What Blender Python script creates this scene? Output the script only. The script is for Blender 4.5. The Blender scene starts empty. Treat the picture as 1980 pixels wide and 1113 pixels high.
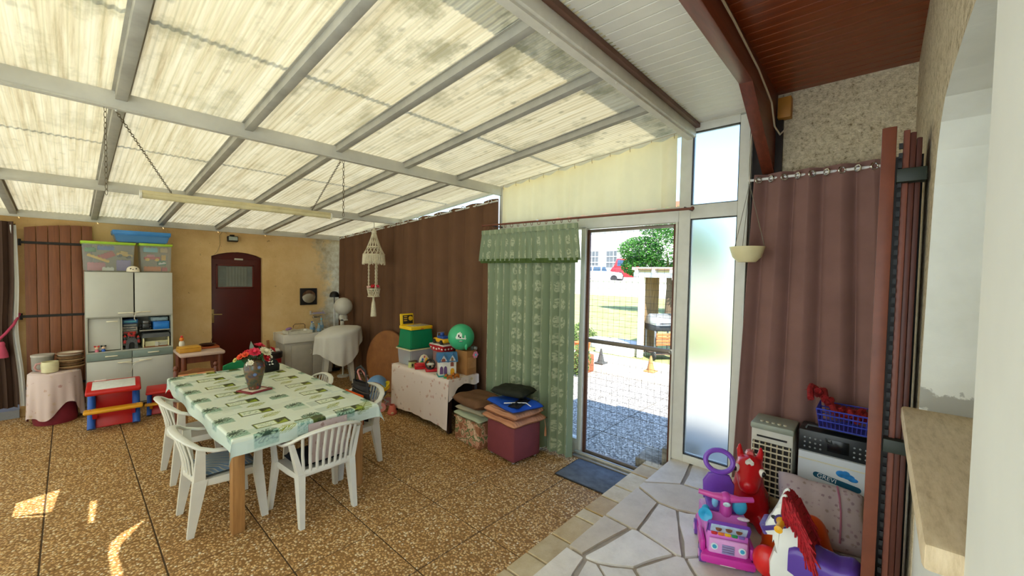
import bpy, bmesh, math, random
import numpy as np
from mathutils import Vector, Matrix, Euler
R = math.radians
PI = math.pi
random.seed(7)
SC = bpy.context.scene
COL = SC.collection

# ---------------------------------------------------------------- camera
CAM_H = 1.9
cam = bpy.data.cameras.new('camera')
cam.sensor_width = 36.0
cam.sensor_fit = 'HORIZONTAL'
cam.lens = 781.5 / 1980.0 * 36.0
cam.clip_start = 0.02
cam.clip_end = 400
co = bpy.data.objects.new('camera', cam)
COL.objects.link(co)
yaw, pit, rol = R(47.62), R(-1.97), R(1.08)
fw = Vector((math.sin(yaw) * math.cos(pit), math.cos(yaw) * math.cos(pit), math.sin(pit)))
r0 = Vector((math.cos(yaw), -math.sin(yaw), 0))
u0 = r0.cross(fw)
rr = r0 * math.cos(rol) + u0 * math.sin(rol)
uu = rr.cross(fw)
mw = Matrix((rr, uu, -fw)).transposed().to_4x4()
mw.translation = Vector((0, 0, CAM_H))
co.matrix_world = mw
SC.camera = co

# ---------------------------------------------------------------- sky, sun, exposure
SUN = Vector((0.48, 0.60, -1.0)).normalized()
wd = bpy.data.worlds.new('sky')
SC.world = wd
wd.use_nodes = True
wn = wd.node_tree
sky = wn.nodes.new('ShaderNodeTexSky')
sky.sky_type = 'NISHITA'
sky.sun_disc = False
sky.sun_elevation = math.asin(-SUN.z)
sky.sun_rotation = math.atan2(-SUN.x, -SUN.y)
sky.air_density = 1.0
sky.dust_density = 0.15
sky.ozone_density = 3.0
bg = wn.nodes['Background']
bg.inputs[1].default_value = 0.22
wn.links.new(sky.outputs[0], bg.inputs[0])
sl = bpy.data.lights.new('sun', 'SUN')
sl.energy = 4.4
sl.angle = R(0.3)
sl.color = (1.0, 0.95, 0.86)
so = bpy.data.objects.new('sun', sl)
so.rotation_euler = SUN.to_track_quat('-Z', 'Y').to_euler()
so.location = (-4, -5, 12)
COL.objects.link(so)
SC.view_settings.view_transform = 'Standard'
SC.view_settings.look = 'None'
SC.view_settings.gamma = 1.0
SC.view_settings.use_curve_mapping = False
SC.view_settings.exposure = 1.7
SC.cycles.max_bounces = 14
SC.cycles.diffuse_bounces = 7
SC.cycles.transparent_max_bounces = 16
SC.cycles.sample_clamp_indirect = 6.0

# ---------------------------------------------------------------- shader helpers
def lin(c):
    if isinstance(c, str):
        c = tuple(int(c[i:i + 2], 16) for i in (0, 2, 4))
    out = []
    for v in c[:3]:
        v = v / 255.0
        out.append(v / 12.92 if v <= 0.04045 else ((v + 0.055) / 1.055) ** 2.4)
    return (*out, 1.0)

class NT:
    """small wrapper round a node tree"""
    def __init__(s, name):
        s.m = bpy.data.materials.new(name)
        s.m.use_nodes = True
        s.t = s.m.node_tree
        s.b = s.t.nodes['Principled BSDF']
        s.out = s.t.nodes['Material Output']
    def n(s, kind, **kw):
        nd = s.t.nodes.new('ShaderNode' + kind)
        for k, v in kw.items():
            if k.startswith('i_'):
                s.put(nd.inputs[k[2:].replace('_', ' ')], v)
            else:
                setattr(nd, k, v)
        return nd
    def put(s, sock, v):
        if hasattr(v, 'is_output'):
            s.t.links.new(v, sock)
        else:
            sock.default_value = v
    def co(s, kind='Object', scale=None, rot=None, loc=None):
        o = s.n('TexCoord').outputs[kind]
        if scale or rot or loc:
            mp = s.n('Mapping')
            s.put(mp.inputs[0], o)
            if scale: mp.inputs['Scale'].default_value = scale
            if rot: mp.inputs['Rotation'].default_value = rot
            if loc: mp.inputs['Location'].default_value = loc
            o = mp.outputs[0]
        return o
    def noise(s, vec, scale, detail=4, rough=0.6):
        nd = s.n('TexNoise')
        s.put(nd.inputs['Vector'], vec)
        nd.inputs['Scale'].default_value = scale
        nd.inputs['Detail'].default_value = detail
        nd.inputs['Roughness'].default_value = rough
        return nd.outputs[0]
    def vor(s, vec, scale, feature='F1', out='Distance', rnd=1.0):
        nd = s.n('TexVoronoi', feature=feature)
        s.put(nd.inputs['Vector'], vec)
        nd.inputs['Scale'].default_value = scale
        nd.inputs['Randomness'].default_value = rnd
        return nd.outputs[out]
    def ramp(s, fac, stops, mode='LINEAR'):
        nd = s.n('ValToRGB')
        nd.color_ramp.interpolation = mode
        el = nd.color_ramp.elements
        while len(el) < len(stops): el.new(0.5)
        for e, (p, c) in zip(el, stops):
            e.position = p
            e.color = c if isinstance(c, tuple) and len(c) == 4 else ((c, c, c, 1) if isinstance(c, (int, float)) else lin(c))
        s.put(nd.inputs[0], fac)
        return nd.outputs[0]
    def mix(s, fac, a, b, mode='MIX'):
        nd = s.n('Mix', data_type='RGBA', blend_type=mode)
        s.put(nd.inputs[0], fac)
        s.put(nd.inputs[6], lin(a) if isinstance(a, str) else a)
        s.put(nd.inputs[7], lin(b) if isinstance(b, str) else b)
        return nd.outputs[2]
    def math(s, op, a, b=0.0, c=0.0):
        nd = s.n('Math', operation=op)
        s.put(nd.inputs[0], a); s.put(nd.inputs[1], b); s.put(nd.inputs[2], c)
        return nd.outputs[0]
    def sep(s, vec):
        nd = s.n('SeparateXYZ')
        s.put(nd.inputs[0], vec)
        return nd.outputs
    def bump(s, h, strength=0.3, dist=0.01):
        nd = s.n('Bump')
        nd.inputs['Strength'].default_value = strength
        nd.inputs['Distance'].default_value = dist
        s.put(nd.inputs['Height'], h)
        s.put(s.b.inputs['Normal'], nd.outputs[0])
        return nd.outputs[0]
    def set(s, col=None, rough=None, metal=None, spec=None, trans=None, ior=None):
        for k, v in (('Base Color', col), ('Roughness', rough), ('Metallic', metal), ('Specular IOR Level', spec), ('Transmission Weight', trans), ('IOR', ior)):
            if v is not None:
                s.put(s.b.inputs[k], lin(v) if isinstance(v, str) else v)
        return s

MATS = {}
def plain(col, rough=0.5, metal=0.0, var=0.12, scale=9.0, bump=0.0, bscale=120.0, spec=0.4, stretch=None):
    """a coloured surface with slight procedural variation"""
    key = (col, rough, metal, var, scale, bump, bscale, spec, stretch)
    if key in MATS: return MATS[key]
    t = NT('paint_' + col)
    v = t.co('Object', scale=stretch)
    c = lin(col)
    f = t.noise(v, scale, 3)
    lo = tuple(x * (1 - var) for x in c[:3]) + (1,)
    hi = tuple(min(1, x * (1 + var)) for x in c[:3]) + (1,)
    t.set(t.ramp(f, [(0.3, lo), (0.7, hi)]), rough, metal, spec)
    if bump: t.bump(t.noise(v, bscale, 2), bump, 0.004)
    MATS[key] = t.m
    return t.m

# ---------------------------------------------------------------- mesh helpers
def xf(bm, verts, c=(0, 0, 0), s=(1, 1, 1), rot=(0, 0, 0)):
    m = Matrix.Translation(Vector(c)) @ Euler(rot).to_matrix().to_4x4() @ Matrix.Diagonal((*s, 1))
    bmesh.ops.transform(bm, matrix=m, verts=verts)

def box(bm, c, s, rot=(0, 0, 0), bev=0.0, seg=2):
    g = bmesh.ops.create_cube(bm, size=1)
    vs = g['verts']
    xf(bm, vs, (0, 0, 0), s)
    if bev > 0:
        es = list({e for v in vs for e in v.link_edges})
        gb = bmesh.ops.bevel(bm, geom=es, offset=bev, segments=seg, affect='EDGES', profile=0.5)
        vs = list({v for f in gb['faces'] for v in f.verts} | {v for v in vs if v.is_valid})
        seen = set(vs); st = list(vs)
        while st:
            v = st.pop()
            for e in v.link_edges:
                o = e.other_vert(v)
                if o not in seen:
                    seen.add(o); st.append(o)
        vs = list(seen)
    xf(bm, vs, c, (1, 1, 1), rot)
    return vs

def bx(bm, x0, x1, y0, y1, z0, z1, bev=0.0):
    return box(bm, ((x0 + x1) / 2, (y0 + y1) / 2, (z0 + z1) / 2), (abs(x1 - x0), abs(y1 - y0), abs(z1 - z0)), bev=bev)

def cyl(bm, p0, p1, r0, r1=None, seg=16, caps=True):
    p0, p1 = Vector(p0), Vector(p1)
    r1 = r0 if r1 is None else r1
    d = p1 - p0
    g = bmesh.ops.create_cone(bm, cap_ends=caps, segments=seg, radius1=max(r0, 1e-5), radius2=max(r1, 1e-5), depth=d.length)
    m = Matrix.Translation((p0 + p1) / 2) @ d.to_track_quat('Z', 'Y').to_matrix().to_4x4()
    bmesh.ops.transform(bm, matrix=m, verts=g['verts'])
    return g['verts']

def sph(bm, c, r, seg=16, rot=(0, 0, 0)):
    s = (r, r, r) if isinstance(r, (int, float)) else r
    g = bmesh.ops.create_uvsphere(bm, u_segments=seg, v_segments=max(6, seg // 2), radius=1)
    xf(bm, g['verts'], c, s, rot)
    return g['verts']

def tube(bm, pts, r, seg=8, closed=False, up=None, flat=None):
    """swept tube; r a number or a list; flat=(a,b) gives an elliptic section with a across, b along up"""
    P = [Vector(p) for p in pts]
    n = len(P)
    rs = r if isinstance(r, (list, tuple)) else [r] * n
    rings = []
    prev = None
    for i in range(n):
        if closed:
            t = P[(i + 1) % n] - P[i - 1]
        else:
            t = P[min(i + 1, n - 1)] - P[max(i - 1, 0)]
        if t.length < 1e-9: t = Vector((0, 0, 1))
        t.normalize()
        if up is not None:
            a = Vector(up)
        elif prev is None:
            a = Vector((0, 0, 1)) if abs(t.z) < 0.9 else Vector((1, 0, 0))
        else:
            a = prev
        nb = (a - t * a.dot(t))
        if nb.length < 1e-6: nb = t.orthogonal()
        nb.normalize()
        prev = nb
        bb = t.cross(nb)
        fa, fb = flat if flat else (1, 1)
        ring = []
        for k in range(seg):
            an = 2 * PI * k / seg
            ring.append(bm.verts.new(P[i] + (bb * (math.cos(an) * fa) + nb * (math.sin(an) * fb)) * rs[i]))
        rings.append(ring)
    m = n if closed else n - 1
    for i in range(m):
        A, Bq = rings[i], rings[(i + 1) % n]
        for k in range(seg):
            bm.faces.new((A[k], A[(k + 1) % seg], Bq[(k + 1) % seg], Bq[k]))
    if not closed:
        bm.faces.new(rings[0][::-1]); bm.faces.new(rings[-1])
    return [v for rg in rings for v in rg]

def lathe(bm, prof, c=(0, 0, 0), seg=24, sx=1.0, sy=1.0, rot=(0, 0, 0)):
    rings = []
    e = Euler(rot).to_matrix()
    c = Vector(c)
    for r, z in prof:
        rings.append([bm.verts.new(c + e @ Vector((r * sx * math.cos(2 * PI * k / seg), r * sy * math.sin(2 * PI * k / seg), z))) for k in range(seg)])
    for A, Bq in zip(rings, rings[1:]):
        for k in range(seg):
            bm.faces.new((A[k], A[(k + 1) % seg], Bq[(k + 1) % seg], Bq[k]))
    if prof[0][0] > 1e-4: bm.faces.new(rings[0][::-1])
    if prof[-1][0] > 1e-4: bm.faces.new(rings[-1])
    return [v for rg in rings for v in rg]

def prism(bm, pts, h, o=(0, 0, 0), rot=(0, 0, 0), bev=0.0):
    """polygon in local XY extruded by h along local Z"""
    e = Euler(rot).to_matrix(); o = Vector(o)
    lo = [bm.verts.new(Vector((x, y, 0))) for x, y in pts]
    hi = [bm.verts.new(Vector((x, y, h))) for x, y in pts]
    n = len(pts)
    fs = [bm.faces.new(lo[::-1]), bm.faces.new(hi)]
    for k in range(n):
        fs.append(bm.faces.new((lo[k], lo[(k + 1) % n], hi[(k + 1) % n], hi[k])))
    vs = lo + hi
    if bev:
        es = list(set(fs[0].edges) | set(fs[1].edges))
        gb = bmesh.ops.bevel(bm, geom=es, offset=bev, segments=2, affect='EDGES', profile=0.5)
        seen = set(v for v in vs if v.is_valid) | {v for f in gb['faces'] for v in f.verts}
        vs = list(seen)
    bmesh.ops.transform(bm, matrix=Matrix.Translation(o) @ e.to_4x4(), verts=vs)
    return vs

def taper(bm, p0, s0, p1, s1):
    """four-sided bar from rectangle s0 at p0 to rectangle s1 at p1 (both level)"""
    ring = []
    for p, s in ((p0, s0), (p1, s1)):
        ring.append([bm.verts.new((p[0] + a * s[0] / 2, p[1] + b * s[1] / 2, p[2])) for a, b in ((-1, -1), (1, -1), (1, 1), (-1, 1))])
    A, Bq = ring
    bm.faces.new(A[::-1]); bm.faces.new(Bq)
    for k in range(4):
        bm.faces.new((A[k], A[(k + 1) % 4], Bq[(k + 1) % 4], Bq[k]))

def grid(bm, nu, nv, fn, closed_u=False):
    """sheet of (nu+1)x(nv+1) points with uv"""
    uvl = bm.loops.layers.uv.verify()
    V = [[bm.verts.new(fn(i / nu, j / nv)) for j in range(nv + 1)] for i in range(nu + 1)]
    for i in range(nu):
        for j in range(nv):
            f = bm.faces.new((V[i][j], V[i + 1][j], V[i + 1][j + 1], V[i][j + 1]))
            for lp, (a, b) in zip(f.loops, ((i, j), (i + 1, j), (i + 1, j + 1), (i, j + 1))):
                lp[uvl].uv = (a / nu, b / nv)
    return V

def nm():
    return bmesh.new()

def mesh_of(name, bm, m, smooth=35):
    me = bpy.data.meshes.new(name)
    bmesh.ops.recalc_face_normals(bm, faces=bm.faces[:])
    bm.to_mesh(me)
    bm.free()
    if m: me.materials.append(m)
    if smooth:
        me.polygons.foreach_set('use_smooth', [True] * len(me.polygons))
        me.set_sharp_from_angle(angle=R(smooth))
    return me

def obj(name, bm, m, parent=None, loc=None, rz=None, smooth=35):
    me = bm if isinstance(bm, bpy.types.Mesh) else mesh_of(name, bm, m, smooth)
    o = bpy.data.objects.new(name, me)
    COL.objects.link(o)
    if parent is not None: o.parent = parent
    if loc is not None: o.location = loc
    if rz is not None: o.rotation_euler = (0, 0, rz) if isinstance(rz, (int, float)) else rz
    return o

def tag(o, label, cat, group=None):
    o['label'] = label
    o['category'] = cat
    if group: o['group'] = group
    return o

def thing(name, label, cat, loc=(0, 0, 0), rz=0, group=None):
    o = bpy.data.objects.new(name, None)
    o.empty_display_size = 0.1
    COL.objects.link(o)
    o.location = loc
    o.rotation_euler = (0, 0, rz) if isinstance(rz, (int, float)) else rz
    return tag(o, label, cat, group)

def struct(name, bm=None, m=None, label=None, smooth=35):
    if bm is None:
        o = bpy.data.objects.new(name, None); COL.objects.link(o)
    else:
        o = obj(name, bm, m, smooth=smooth)
    o['kind'] = 'structure'
    if label: o['label'] = label
    return o

def one(name, label, cat, bm, m, loc=None, rz=None, group=None, smooth=35):
    return tag(obj(name, bm, m, None, loc, rz, smooth), label, cat, group)

def dup(root, loc, rz, label, group=None):
    r = root.copy(); COL.objects.link(r)
    r.location = loc
    r.rotation_euler = (0, 0, rz) if isinstance(rz, (int, float)) else rz
    r['label'] = label
    if group: r['group'] = group
    for ch in list(root.children):
        c = ch.copy(); COL.objects.link(c); c.parent = r
        for g in ch.children:
            d = g.copy(); COL.objects.link(d); d.parent = c
    return r

def text_mesh(name, s, size, m, parent, loc, rot, extrude=0.001, align='CENTER'):
    cu = bpy.data.curves.new(name, 'FONT')
    cu.body = s; cu.size = size; cu.extrude = extrude; cu.align_x = align; cu.align_y = 'CENTER'
    tmp = bpy.data.objects.new(name, cu)
    COL.objects.link(tmp)
    dg = bpy.context.evaluated_depsgraph_get()
    me = bpy.data.meshes.new_from_object(tmp.evaluated_get(dg))
    bpy.data.objects.remove(tmp)
    me.materials.clear(); me.materials.append(m)
    o = obj(name, me, None, parent, loc, rot)
    return o

# ---------------------------------------------------------------- shared materials
WHITE_PL = plain('d3d2c8', 0.35, var=0.05, scale=5)          # white resin
FRAME_W = plain('cfcec4', 0.45, var=0.05)                     # white aluminium and pvc
ALU = plain('b4b5ae', 0.4, var=0.10, scale=20, stretch=(1, 1, 1))
CHROME = plain('c8c8c8', 0.2, 1.0, 0.03)
BLACK = plain('121212', 0.5, var=0.2)
DARK = plain('262423', 0.6)
BROWN_PAINT = plain('6e3a26', 0.45, var=0.15)

def wood(name, c1, c2, scale=6.0, stretch=(14, 1, 14), rough=0.45, bump=0.15):
    t = NT(name)
    v = t.co('Object', scale=stretch)
    f = t.noise(v, scale, 6, 0.65)
    t.set(t.ramp(f, [(0.25, c1), (0.75, c2)]), rough)
    t.bump(f, bump, 0.003)
    return t.m

W_PINE = wood('pine', '8d6236', 'b98a54', 3, (14, 14, 1))
W_DARK = wood('dark_stained_wood', '4a2212', '7a3c1f', 4, (12, 12, 1))
W_CEIL = wood('varnished_ceiling_board', '5c1f08', '8e4012', 4, (10, 0.6, 10), 0.3)
W_BEAM = wood('varnished_beam', '5c2a17', '83402a', 4, (0.7, 10, 10), 0.4)
W_SHUT = wood('shutter_board', '67371c', '8a5230', 4, (14, 14, 0.7), 0.5)
W_MID = wood('brown_board', '7c4a24', '9a6233', 5, (2, 2, 2), 0.6)

def cloth(col, var=0.1, rough=0.9, weave=420, trans=0.0, stain=None, scale=3):
    key = ('cloth', col, var, rough, weave, trans, stain, scale)
    if key in MATS: return MATS[key]
    t = NT('cloth_' + col)
    v = t.co('Object')
    f = t.noise(v, scale, 4)
    c = lin(col)
    base = t.ramp(f, [(0.3, tuple(x * (1 - var) for x in c[:3]) + (1,)), (0.7, tuple(min(1, x * (1 + var)) for x in c[:3]) + (1,))])
    t.set(base, rough, spec=0.15)
    t.bump(t.noise(v, weave, 1), 0.25, 0.002)
    if trans:
        tr = t.n('BsdfTranslucent')
        t.put(tr.inputs[0], base)
        mx = t.n('MixShader')
        mx.inputs[0].default_value = trans
        t.put(mx.inputs[1], t.b.outputs[0]); t.put(mx.inputs[2], tr.outputs[0])
        t.put(t.out.inputs[0], mx.outputs[0])
    MATS[key] = t.m
    return t.m

def motif_cloth(name, base, spots, cell=0.12, size=0.28, jitter=0.35, rough=0.85, soft=0.06, trans=0.0, coord='Object', scale=(1, 1, 1)):
    """cloth with small scattered printed motifs; spots = list of colours picked per cell"""
    t = NT(name)
    v = t.co(coord, scale=scale)
    nd = t.n('TexVoronoi', feature='F1')
    t.put(nd.inputs['Vector'], v)
    nd.inputs['Scale'].default_value = 1.0 / cell
    nd.inputs['Randomness'].default_value = jitter
    wob = t.noise(v, 9.0 / cell, 2)
    d = t.math('ADD', nd.outputs['Distance'], t.math('MULTIPLY', t.math('SUBTRACT', wob, 0.5), 0.55))
    mask = t.ramp(d, [(size, 1.0), (size + soft, 0.0)])
    hue = t.sep(nd.outputs['Color'])[0]
    col = t.ramp(hue, [(i / len(spots), c) for i, c in enumerate(spots)], 'CONSTANT')
    c = t.mix(mask, base, col)
    t.set(c, rough, spec=0.2)
    t.bump(t.noise(v, 300, 1), 0.15, 0.002)
    if trans:
        tr = t.n('BsdfTranslucent'); t.put(tr.inputs[0], c)
        mx = t.n('MixShader'); mx.inputs[0].default_value = trans
        t.put(mx.inputs[1], t.b.outputs[0]); t.put(mx.inputs[2], tr.outputs[0]); t.put(t.out.inputs[0], mx.outputs[0])
    return t.m

def clear_plastic(name, tint, clear=0.72, rough=0.15):
    t = NT(name)
    t.set(tint, rough)
    tr = t.n('BsdfTransparent'); tr.inputs[0].default_value = lin('f4f6f4')
    mx = t.n('MixShader'); mx.inputs[0].default_value = clear
    t.put(mx.inputs[1], t.b.outputs[0]); t.put(mx.inputs[2], tr.outputs[0]); t.put(t.out.inputs[0], mx.outputs[0])
    return t.m

BIN_CLEAR = clear_plastic('clear_bin', 'cfd6d6', 0.70)
PANE = clear_plastic('window_pane', 'dfe8ee', 0.92, 0.03)
# ================================================================ THE SETTING
XL, XR, YB = -0.95, 3.65, 7.9        # left screen, glazed wall, back wall
ZP, ZS = 0.28, 0.14                  # platform and step height
def zroof(y): return 3.20 - 0.097 * (y - 1.26)

# ---- exposed-aggregate floor of square slabs
t = NT('pebble_slab')
v = t.co('Object')
g = t.n('NewGeometry')
vc = t.vor(g.outputs['Position'], 62, out='Color')
vd = t.vor(g.outputs['Position'], 62, out='Distance')
peb = t.ramp(t.sep(vc)[0], [(0.0, 'b98c56'), (0.22, 'd2a76c'), (0.42, 'e0ba80'), (0.6, 'c69b62'), (0.78, 'e8cb9a'), (0.93, 'efddbb')], 'CONSTANT')
big = t.ramp(t.noise(g.outputs['Position'], 0.9, 4), [(0.3, 0.86), (0.7, 1.0)])
c = t.mix(t.ramp(vd, [(0.35, 0.0), (0.62, 1.0)]), peb, '8c6638')
c = t.mix(1.0, c, big, 'MULTIPLY')
t.set(c, 0.62, spec=0.3)
t.bump(t.ramp(vd, [(0.1, 1.0), (0.65, 0.0)]), 0.6, 0.012)
PEBBLE = t.m
JOINT = plain('4b3a26', 0.9, bump=0.3)
bm = nm(); bx(bm, XL, 3.72, 1.30, 8.05, -0.16, -0.006)
floor = struct('floor', bm, JOINT, 'brown exposed-aggregate floor laid in square slabs')
xs = [2.02 + 0.543 * k for k in range(-6, 4)]
ys = [2.12 + 0.543 * k for k in range(-1, 12)]
xs = [XL] + [x for x in xs if XL + 0.05 < x < 3.6] + [3.62]
ys = [1.60] + [y for y in ys if 1.65 < y < 7.8] + [7.9]
cache = {}
for x0, x1 in zip(xs, xs[1:]):
    for y0, y1 in zip(ys, ys[1:]):
        k = (round(x1 - x0, 3), round(y1 - y0, 3))
        if k not in cache:
            b = nm(); box(b, (0, 0, -0.03), (k[0] - 0.009, k[1] - 0.009, 0.06), bev=0.003, seg=1)
            cache[k] = mesh_of('slab', b, PEBBLE)
        obj('slab', cache[k], None, floor, ((x0 + x1) / 2, (y0 + y1) / 2, 0))

# ---- raised platform of crazy paving with a step
t = NT('flagstone')
v = t.co('Object')
g = t.n('NewGeometry')
oi = t.n('ObjectInfo')
f = t.noise(g.outputs['Position'], 5, 6, 0.7)
c1 = t.ramp(f, [(0.25, 'cdc6be'), (0.5, 'e2ddd6'), (0.75, 'eeeae4')])
tint = t.ramp(oi.outputs['Random'], [(0.0, 'd8cdbb'), (0.5, 'ffffff'), (1.0, 'e4e0da')])
t.set(t.mix(1.0, c1, tint, 'MULTIPLY'), 0.5, spec=0.4)
t.bump(t.noise(g.outputs['Position'], 22, 6, 0.7), 0.35, 0.01)
FLAG = t.m
MORTAR = plain('a0968a', 0.95, bump=0.5, bscale=90)
t = NT('step_stone')
g = t.n('NewGeometry'); oi = t.n('ObjectInfo')
c1 = t.ramp(t.noise(g.outputs['Position'], 8, 6, 0.7), [(0.25, 'b59f76'), (0.75, 'd9cbab')])
tint = t.ramp(oi.outputs['Random'], [(0.0, 'dcc79a'), (0.5, 'ffffff'), (1.0, 'e9e4dc')])
t.set(t.mix(1.0, c1, tint, 'MULTIPLY'), 0.55); t.bump(t.noise(g.outputs['Position'], 25, 6, 0.7), 0.35, 0.008)
STEPST = t.m
bm = nm()
bx(bm, XL, 3.74, -0.13, 1.30, -0.16, ZP - 0.014)
bx(bm, XL, 3.74, 1.28, 1.585, -0.16, ZS - 0.014)
plat = struct('floor', bm, MORTAR, 'raised platform paved with irregular pale stones')

def clip(poly, nx, ny, d):
    """keep the side where nx*x+ny*y <= d"""
    out = []
    for i in range(len(poly)):
        a, b = poly[i], poly[(i + 1) % len(poly)]
        da, db = nx * a[0] + ny * a[1] - d, nx * b[0] + ny * b[1] - d
        if da <= 0: out.append(a)
        if da * db < 0:
            s = da / (da - db)
            out.append((a[0] + (b[0] - a[0]) * s, a[1] + (b[1] - a[1]) * s))
    return out

rs = random.Random(23)
pts = []
tries = 0
while len(pts) < 60 and tries < 9000:
    tries += 1
    p = (rs.uniform(XL, 3.72), rs.uniform(-0.12, 1.30))
    if all((p[0] - q[0]) ** 2 * 0.6 + (p[1] - q[1]) ** 2 > (0.25 if rs.random() < 0.8 else 0.12) ** 2 for q in pts):
        pts.append(p)
for i, p in enumerate(pts):
    poly = [(XL, -0.13), (3.735, -0.13), (3.735, 1.325), (XL, 1.325)]
    for j, q in enumerate(pts):
        if i == j: continue
        nx, ny = q[0] - p[0], q[1] - p[1]
        L = math.hypot(nx, ny)
        if L > 1.2: continue
        nx /= L; ny /= L
        gap = 0.009 + 0.006 * ((i * 7 + j * 7) % 5) / 4
        poly = clip(poly, nx, ny, nx * (p[0] + q[0]) / 2 + ny * (p[1] + q[1]) / 2 - gap)
        if len(poly) < 3: break
    if len(poly) < 3: continue
    # roughen the outline a little
    pl = []
    for a, b in zip(poly, poly[1:] + poly[:1]):
        pl.append(a)
        L = math.hypot(b[0] - a[0], b[1] - a[1])
        if L > 0.12 and 1.30 > a[1] and 1.30 > b[1]:
            for s in (0.33, 0.66):
                w = rs.uniform(-0.010, 0.006)
                nx, ny = (b[1] - a[1]) / L, -(b[0] - a[0]) / L
                pl.append((a[0] + (b[0] - a[0]) * s + nx * w, a[1] + (b[1] - a[1]) * s + ny * w))
    cx = sum(a[0] for a in pl) / len(pl); cy = sum(a[1] for a in pl) / len(pl)
    b = nm(); prism(b, [(x - cx, y - cy) for x, y in pl], 0.03)
    obj('flagstone', b, FLAG, plat, (cx, cy, ZP - 0.03), smooth=0)
x = XL
while x < 3.70:
    w = min(rs.uniform(0.13, 0.34), 3.73 - x)
    b = nm(); box(b, (0, 0, 0), (w - 0.014, 0.30, 0.034), bev=0.004, seg=1)
    obj('step_stone', b, STEPST, plat, (x + w / 2, 1.45, ZS - 0.017))
    b = nm(); box(b, (0, 0, 0), (w - 0.02, 0.02, ZS - 0.04), bev=0.004, seg=1)
    obj('riser_stone', b, STEPST, plat, (x + w / 2, 1.588, (ZS - 0.04) / 2))
    x += w
x = XL
while x < 3.70:
    w = min(rs.uniform(0.18, 0.4), 3.73 - x)
    b = nm(); box(b, (0, 0, 0), (w - 0.018, 0.02, ZP - ZS - 0.034), bev=0.004, seg=1)
    obj('riser_stone', b, FLAG, plat, (x + w / 2, 1.308, (ZP + ZS - 0.034) / 2))
    x += w

# ---- back wall of ochre plaster with an arched door opening
t = NT('ochre_plaster')
g = t.n('NewGeometry')
pos = g.outputs['Position']
f = t.noise(pos, 2.2, 6, 0.65)
c1 = t.ramp(f, [(0.2, 'c9a46a'), (0.5, 'dcba84'), (0.8, 'e6ca98')])
sx = t.sep(pos)[0]
edge = t.math('ADD', sx, t.math('MULTIPLY', t.math('SUBTRACT', t.noise(pos, 2.5, 5, 0.7), 0.5), 1.3))
pk = t.ramp(t.math('SUBTRACT', edge, 3.0), [(0.15, 0.0), (0.38, 1.0)])
bare = t.ramp(t.noise(pos, 9, 6, 0.7), [(0.3, '9a8767'), (0.7, 'c9bda0')])
c1 = t.mix(pk, c1, bare)
dots = t.ramp(t.noise(pos, 16, 2), [(0.24, 1.0), (0.28, 0.0)])
c1 = t.mix(t.math('MULTIPLY', dots, 0.6), c1, '7a6240')
t.set(c1, 0.9, spec=0.15)
t.bump(t.noise(pos, 9, 8, 0.7), 0.45, 0.03)
OCHRE = t.m
bm = nm()
bx(bm, -0.44, 1.53, YB, YB + 0.3, -0.1, 2.64)
bx(bm, 2.25, 3.72, YB, YB + 0.3, -0.1, 2.64)
bx(bm, XL - 0.1, -0.44, YB, YB + 0.3, 2.42, 2.64)
arch = [(1.53, 2.64), (1.53, 2.10), (1.62, 2.135), (1.75, 2.165), (1.89, 2.178), (2.03, 2.165), (2.16, 2.13), (2.25, 2.09), (2.25, 2.64)]
prism(bm, [(x, z) for x, z in arch], -0.3, (0, YB, 0), (R(90), 0, 0))
wall_back = struct('wall_back', bm, OCHRE, 'ochre plastered back wall with worn corner', smooth=0)

# ---- the maroon door in the back wall
MAROON = plain('4d130c', 0.35, var=0.12, scale=4)
door2 = struct('door_2', None, None, 'maroon door with small frosted window')
b = nm(); bx(b, 1.535, 2.245, YB + 0.06, YB + 0.10, 0.0, 2.07, 0.004)
prism(b, [(1.54, 2.06), (2.24, 2.06), (2.24, 2.085), (2.16, 2.125), (2.03, 2.16), (1.89, 2.172), (1.75, 2.16), (1.62, 2.13), (1.54, 2.095)], -0.05, (0, YB + 0.05, 0), (R(90), 0, 0))
obj('door_leaf', b, MAROON, door2)
b = nm()
for a in ((1.60, 2.135, 1.575, 1.60), (1.60, 2.135, 1.945, 1.97), (1.60, 1.625, 1.575, 1.97), (2.11, 2.135, 1.575, 1.97)):
    bx(b, a[0], a[1], YB + 0.045, YB + 0.065, a[2], a[3], 0.004)
obj('glazing_bead', b, plain('5a1c12', 0.4), door2)
b = nm(); bx(b, 1.625, 2.11, YB + 0.052, YB + 0.058, 1.60, 1.945)
obj('door_pane', b, plain('6a706a', 0.25, var=0.25, scale=5), door2)
b = nm(); grid(b, 30, 4, lambda u, v_: (1.74 + 0.3 * u, YB + 0.050 - 0.006 * abs(math.sin(u * 22)), 1.61 + 0.32 * v_))
obj('door_net_curtain', b, cloth('8b8f86', trans=0.3), door2)
b = nm(); box(b, (1.915, YB + 0.053, 2.06), (0.125, 0.012, 0.03), (0, R(2), 0), 0.003)
obj('name_plate', b, plain('b9b4a6', 0.4), door2)
b = nm(); box(b, (1.552, YB + 0.055, 1.13), (0.04, 0.012, 0.22), bev=0.003); cyl(b, (1.552, YB + 0.05, 1.16), (1.552, YB + 0.0, 1.16), 0.009); cyl(b, (1.552, YB + 0.005, 1.16), (1.67, YB + 0.005, 1.155), 0.009)
obj('door_handle', b, plain('b8a070', 0.3, 0.8), door2)

b = nm(); bx(b, 1.45, 2.33, YB + 0.27, YB + 0.31, 0, 2.4); obj('door_light_block', b, DARK, door2)  # dark board added behind the door to stop light through the arch
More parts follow.
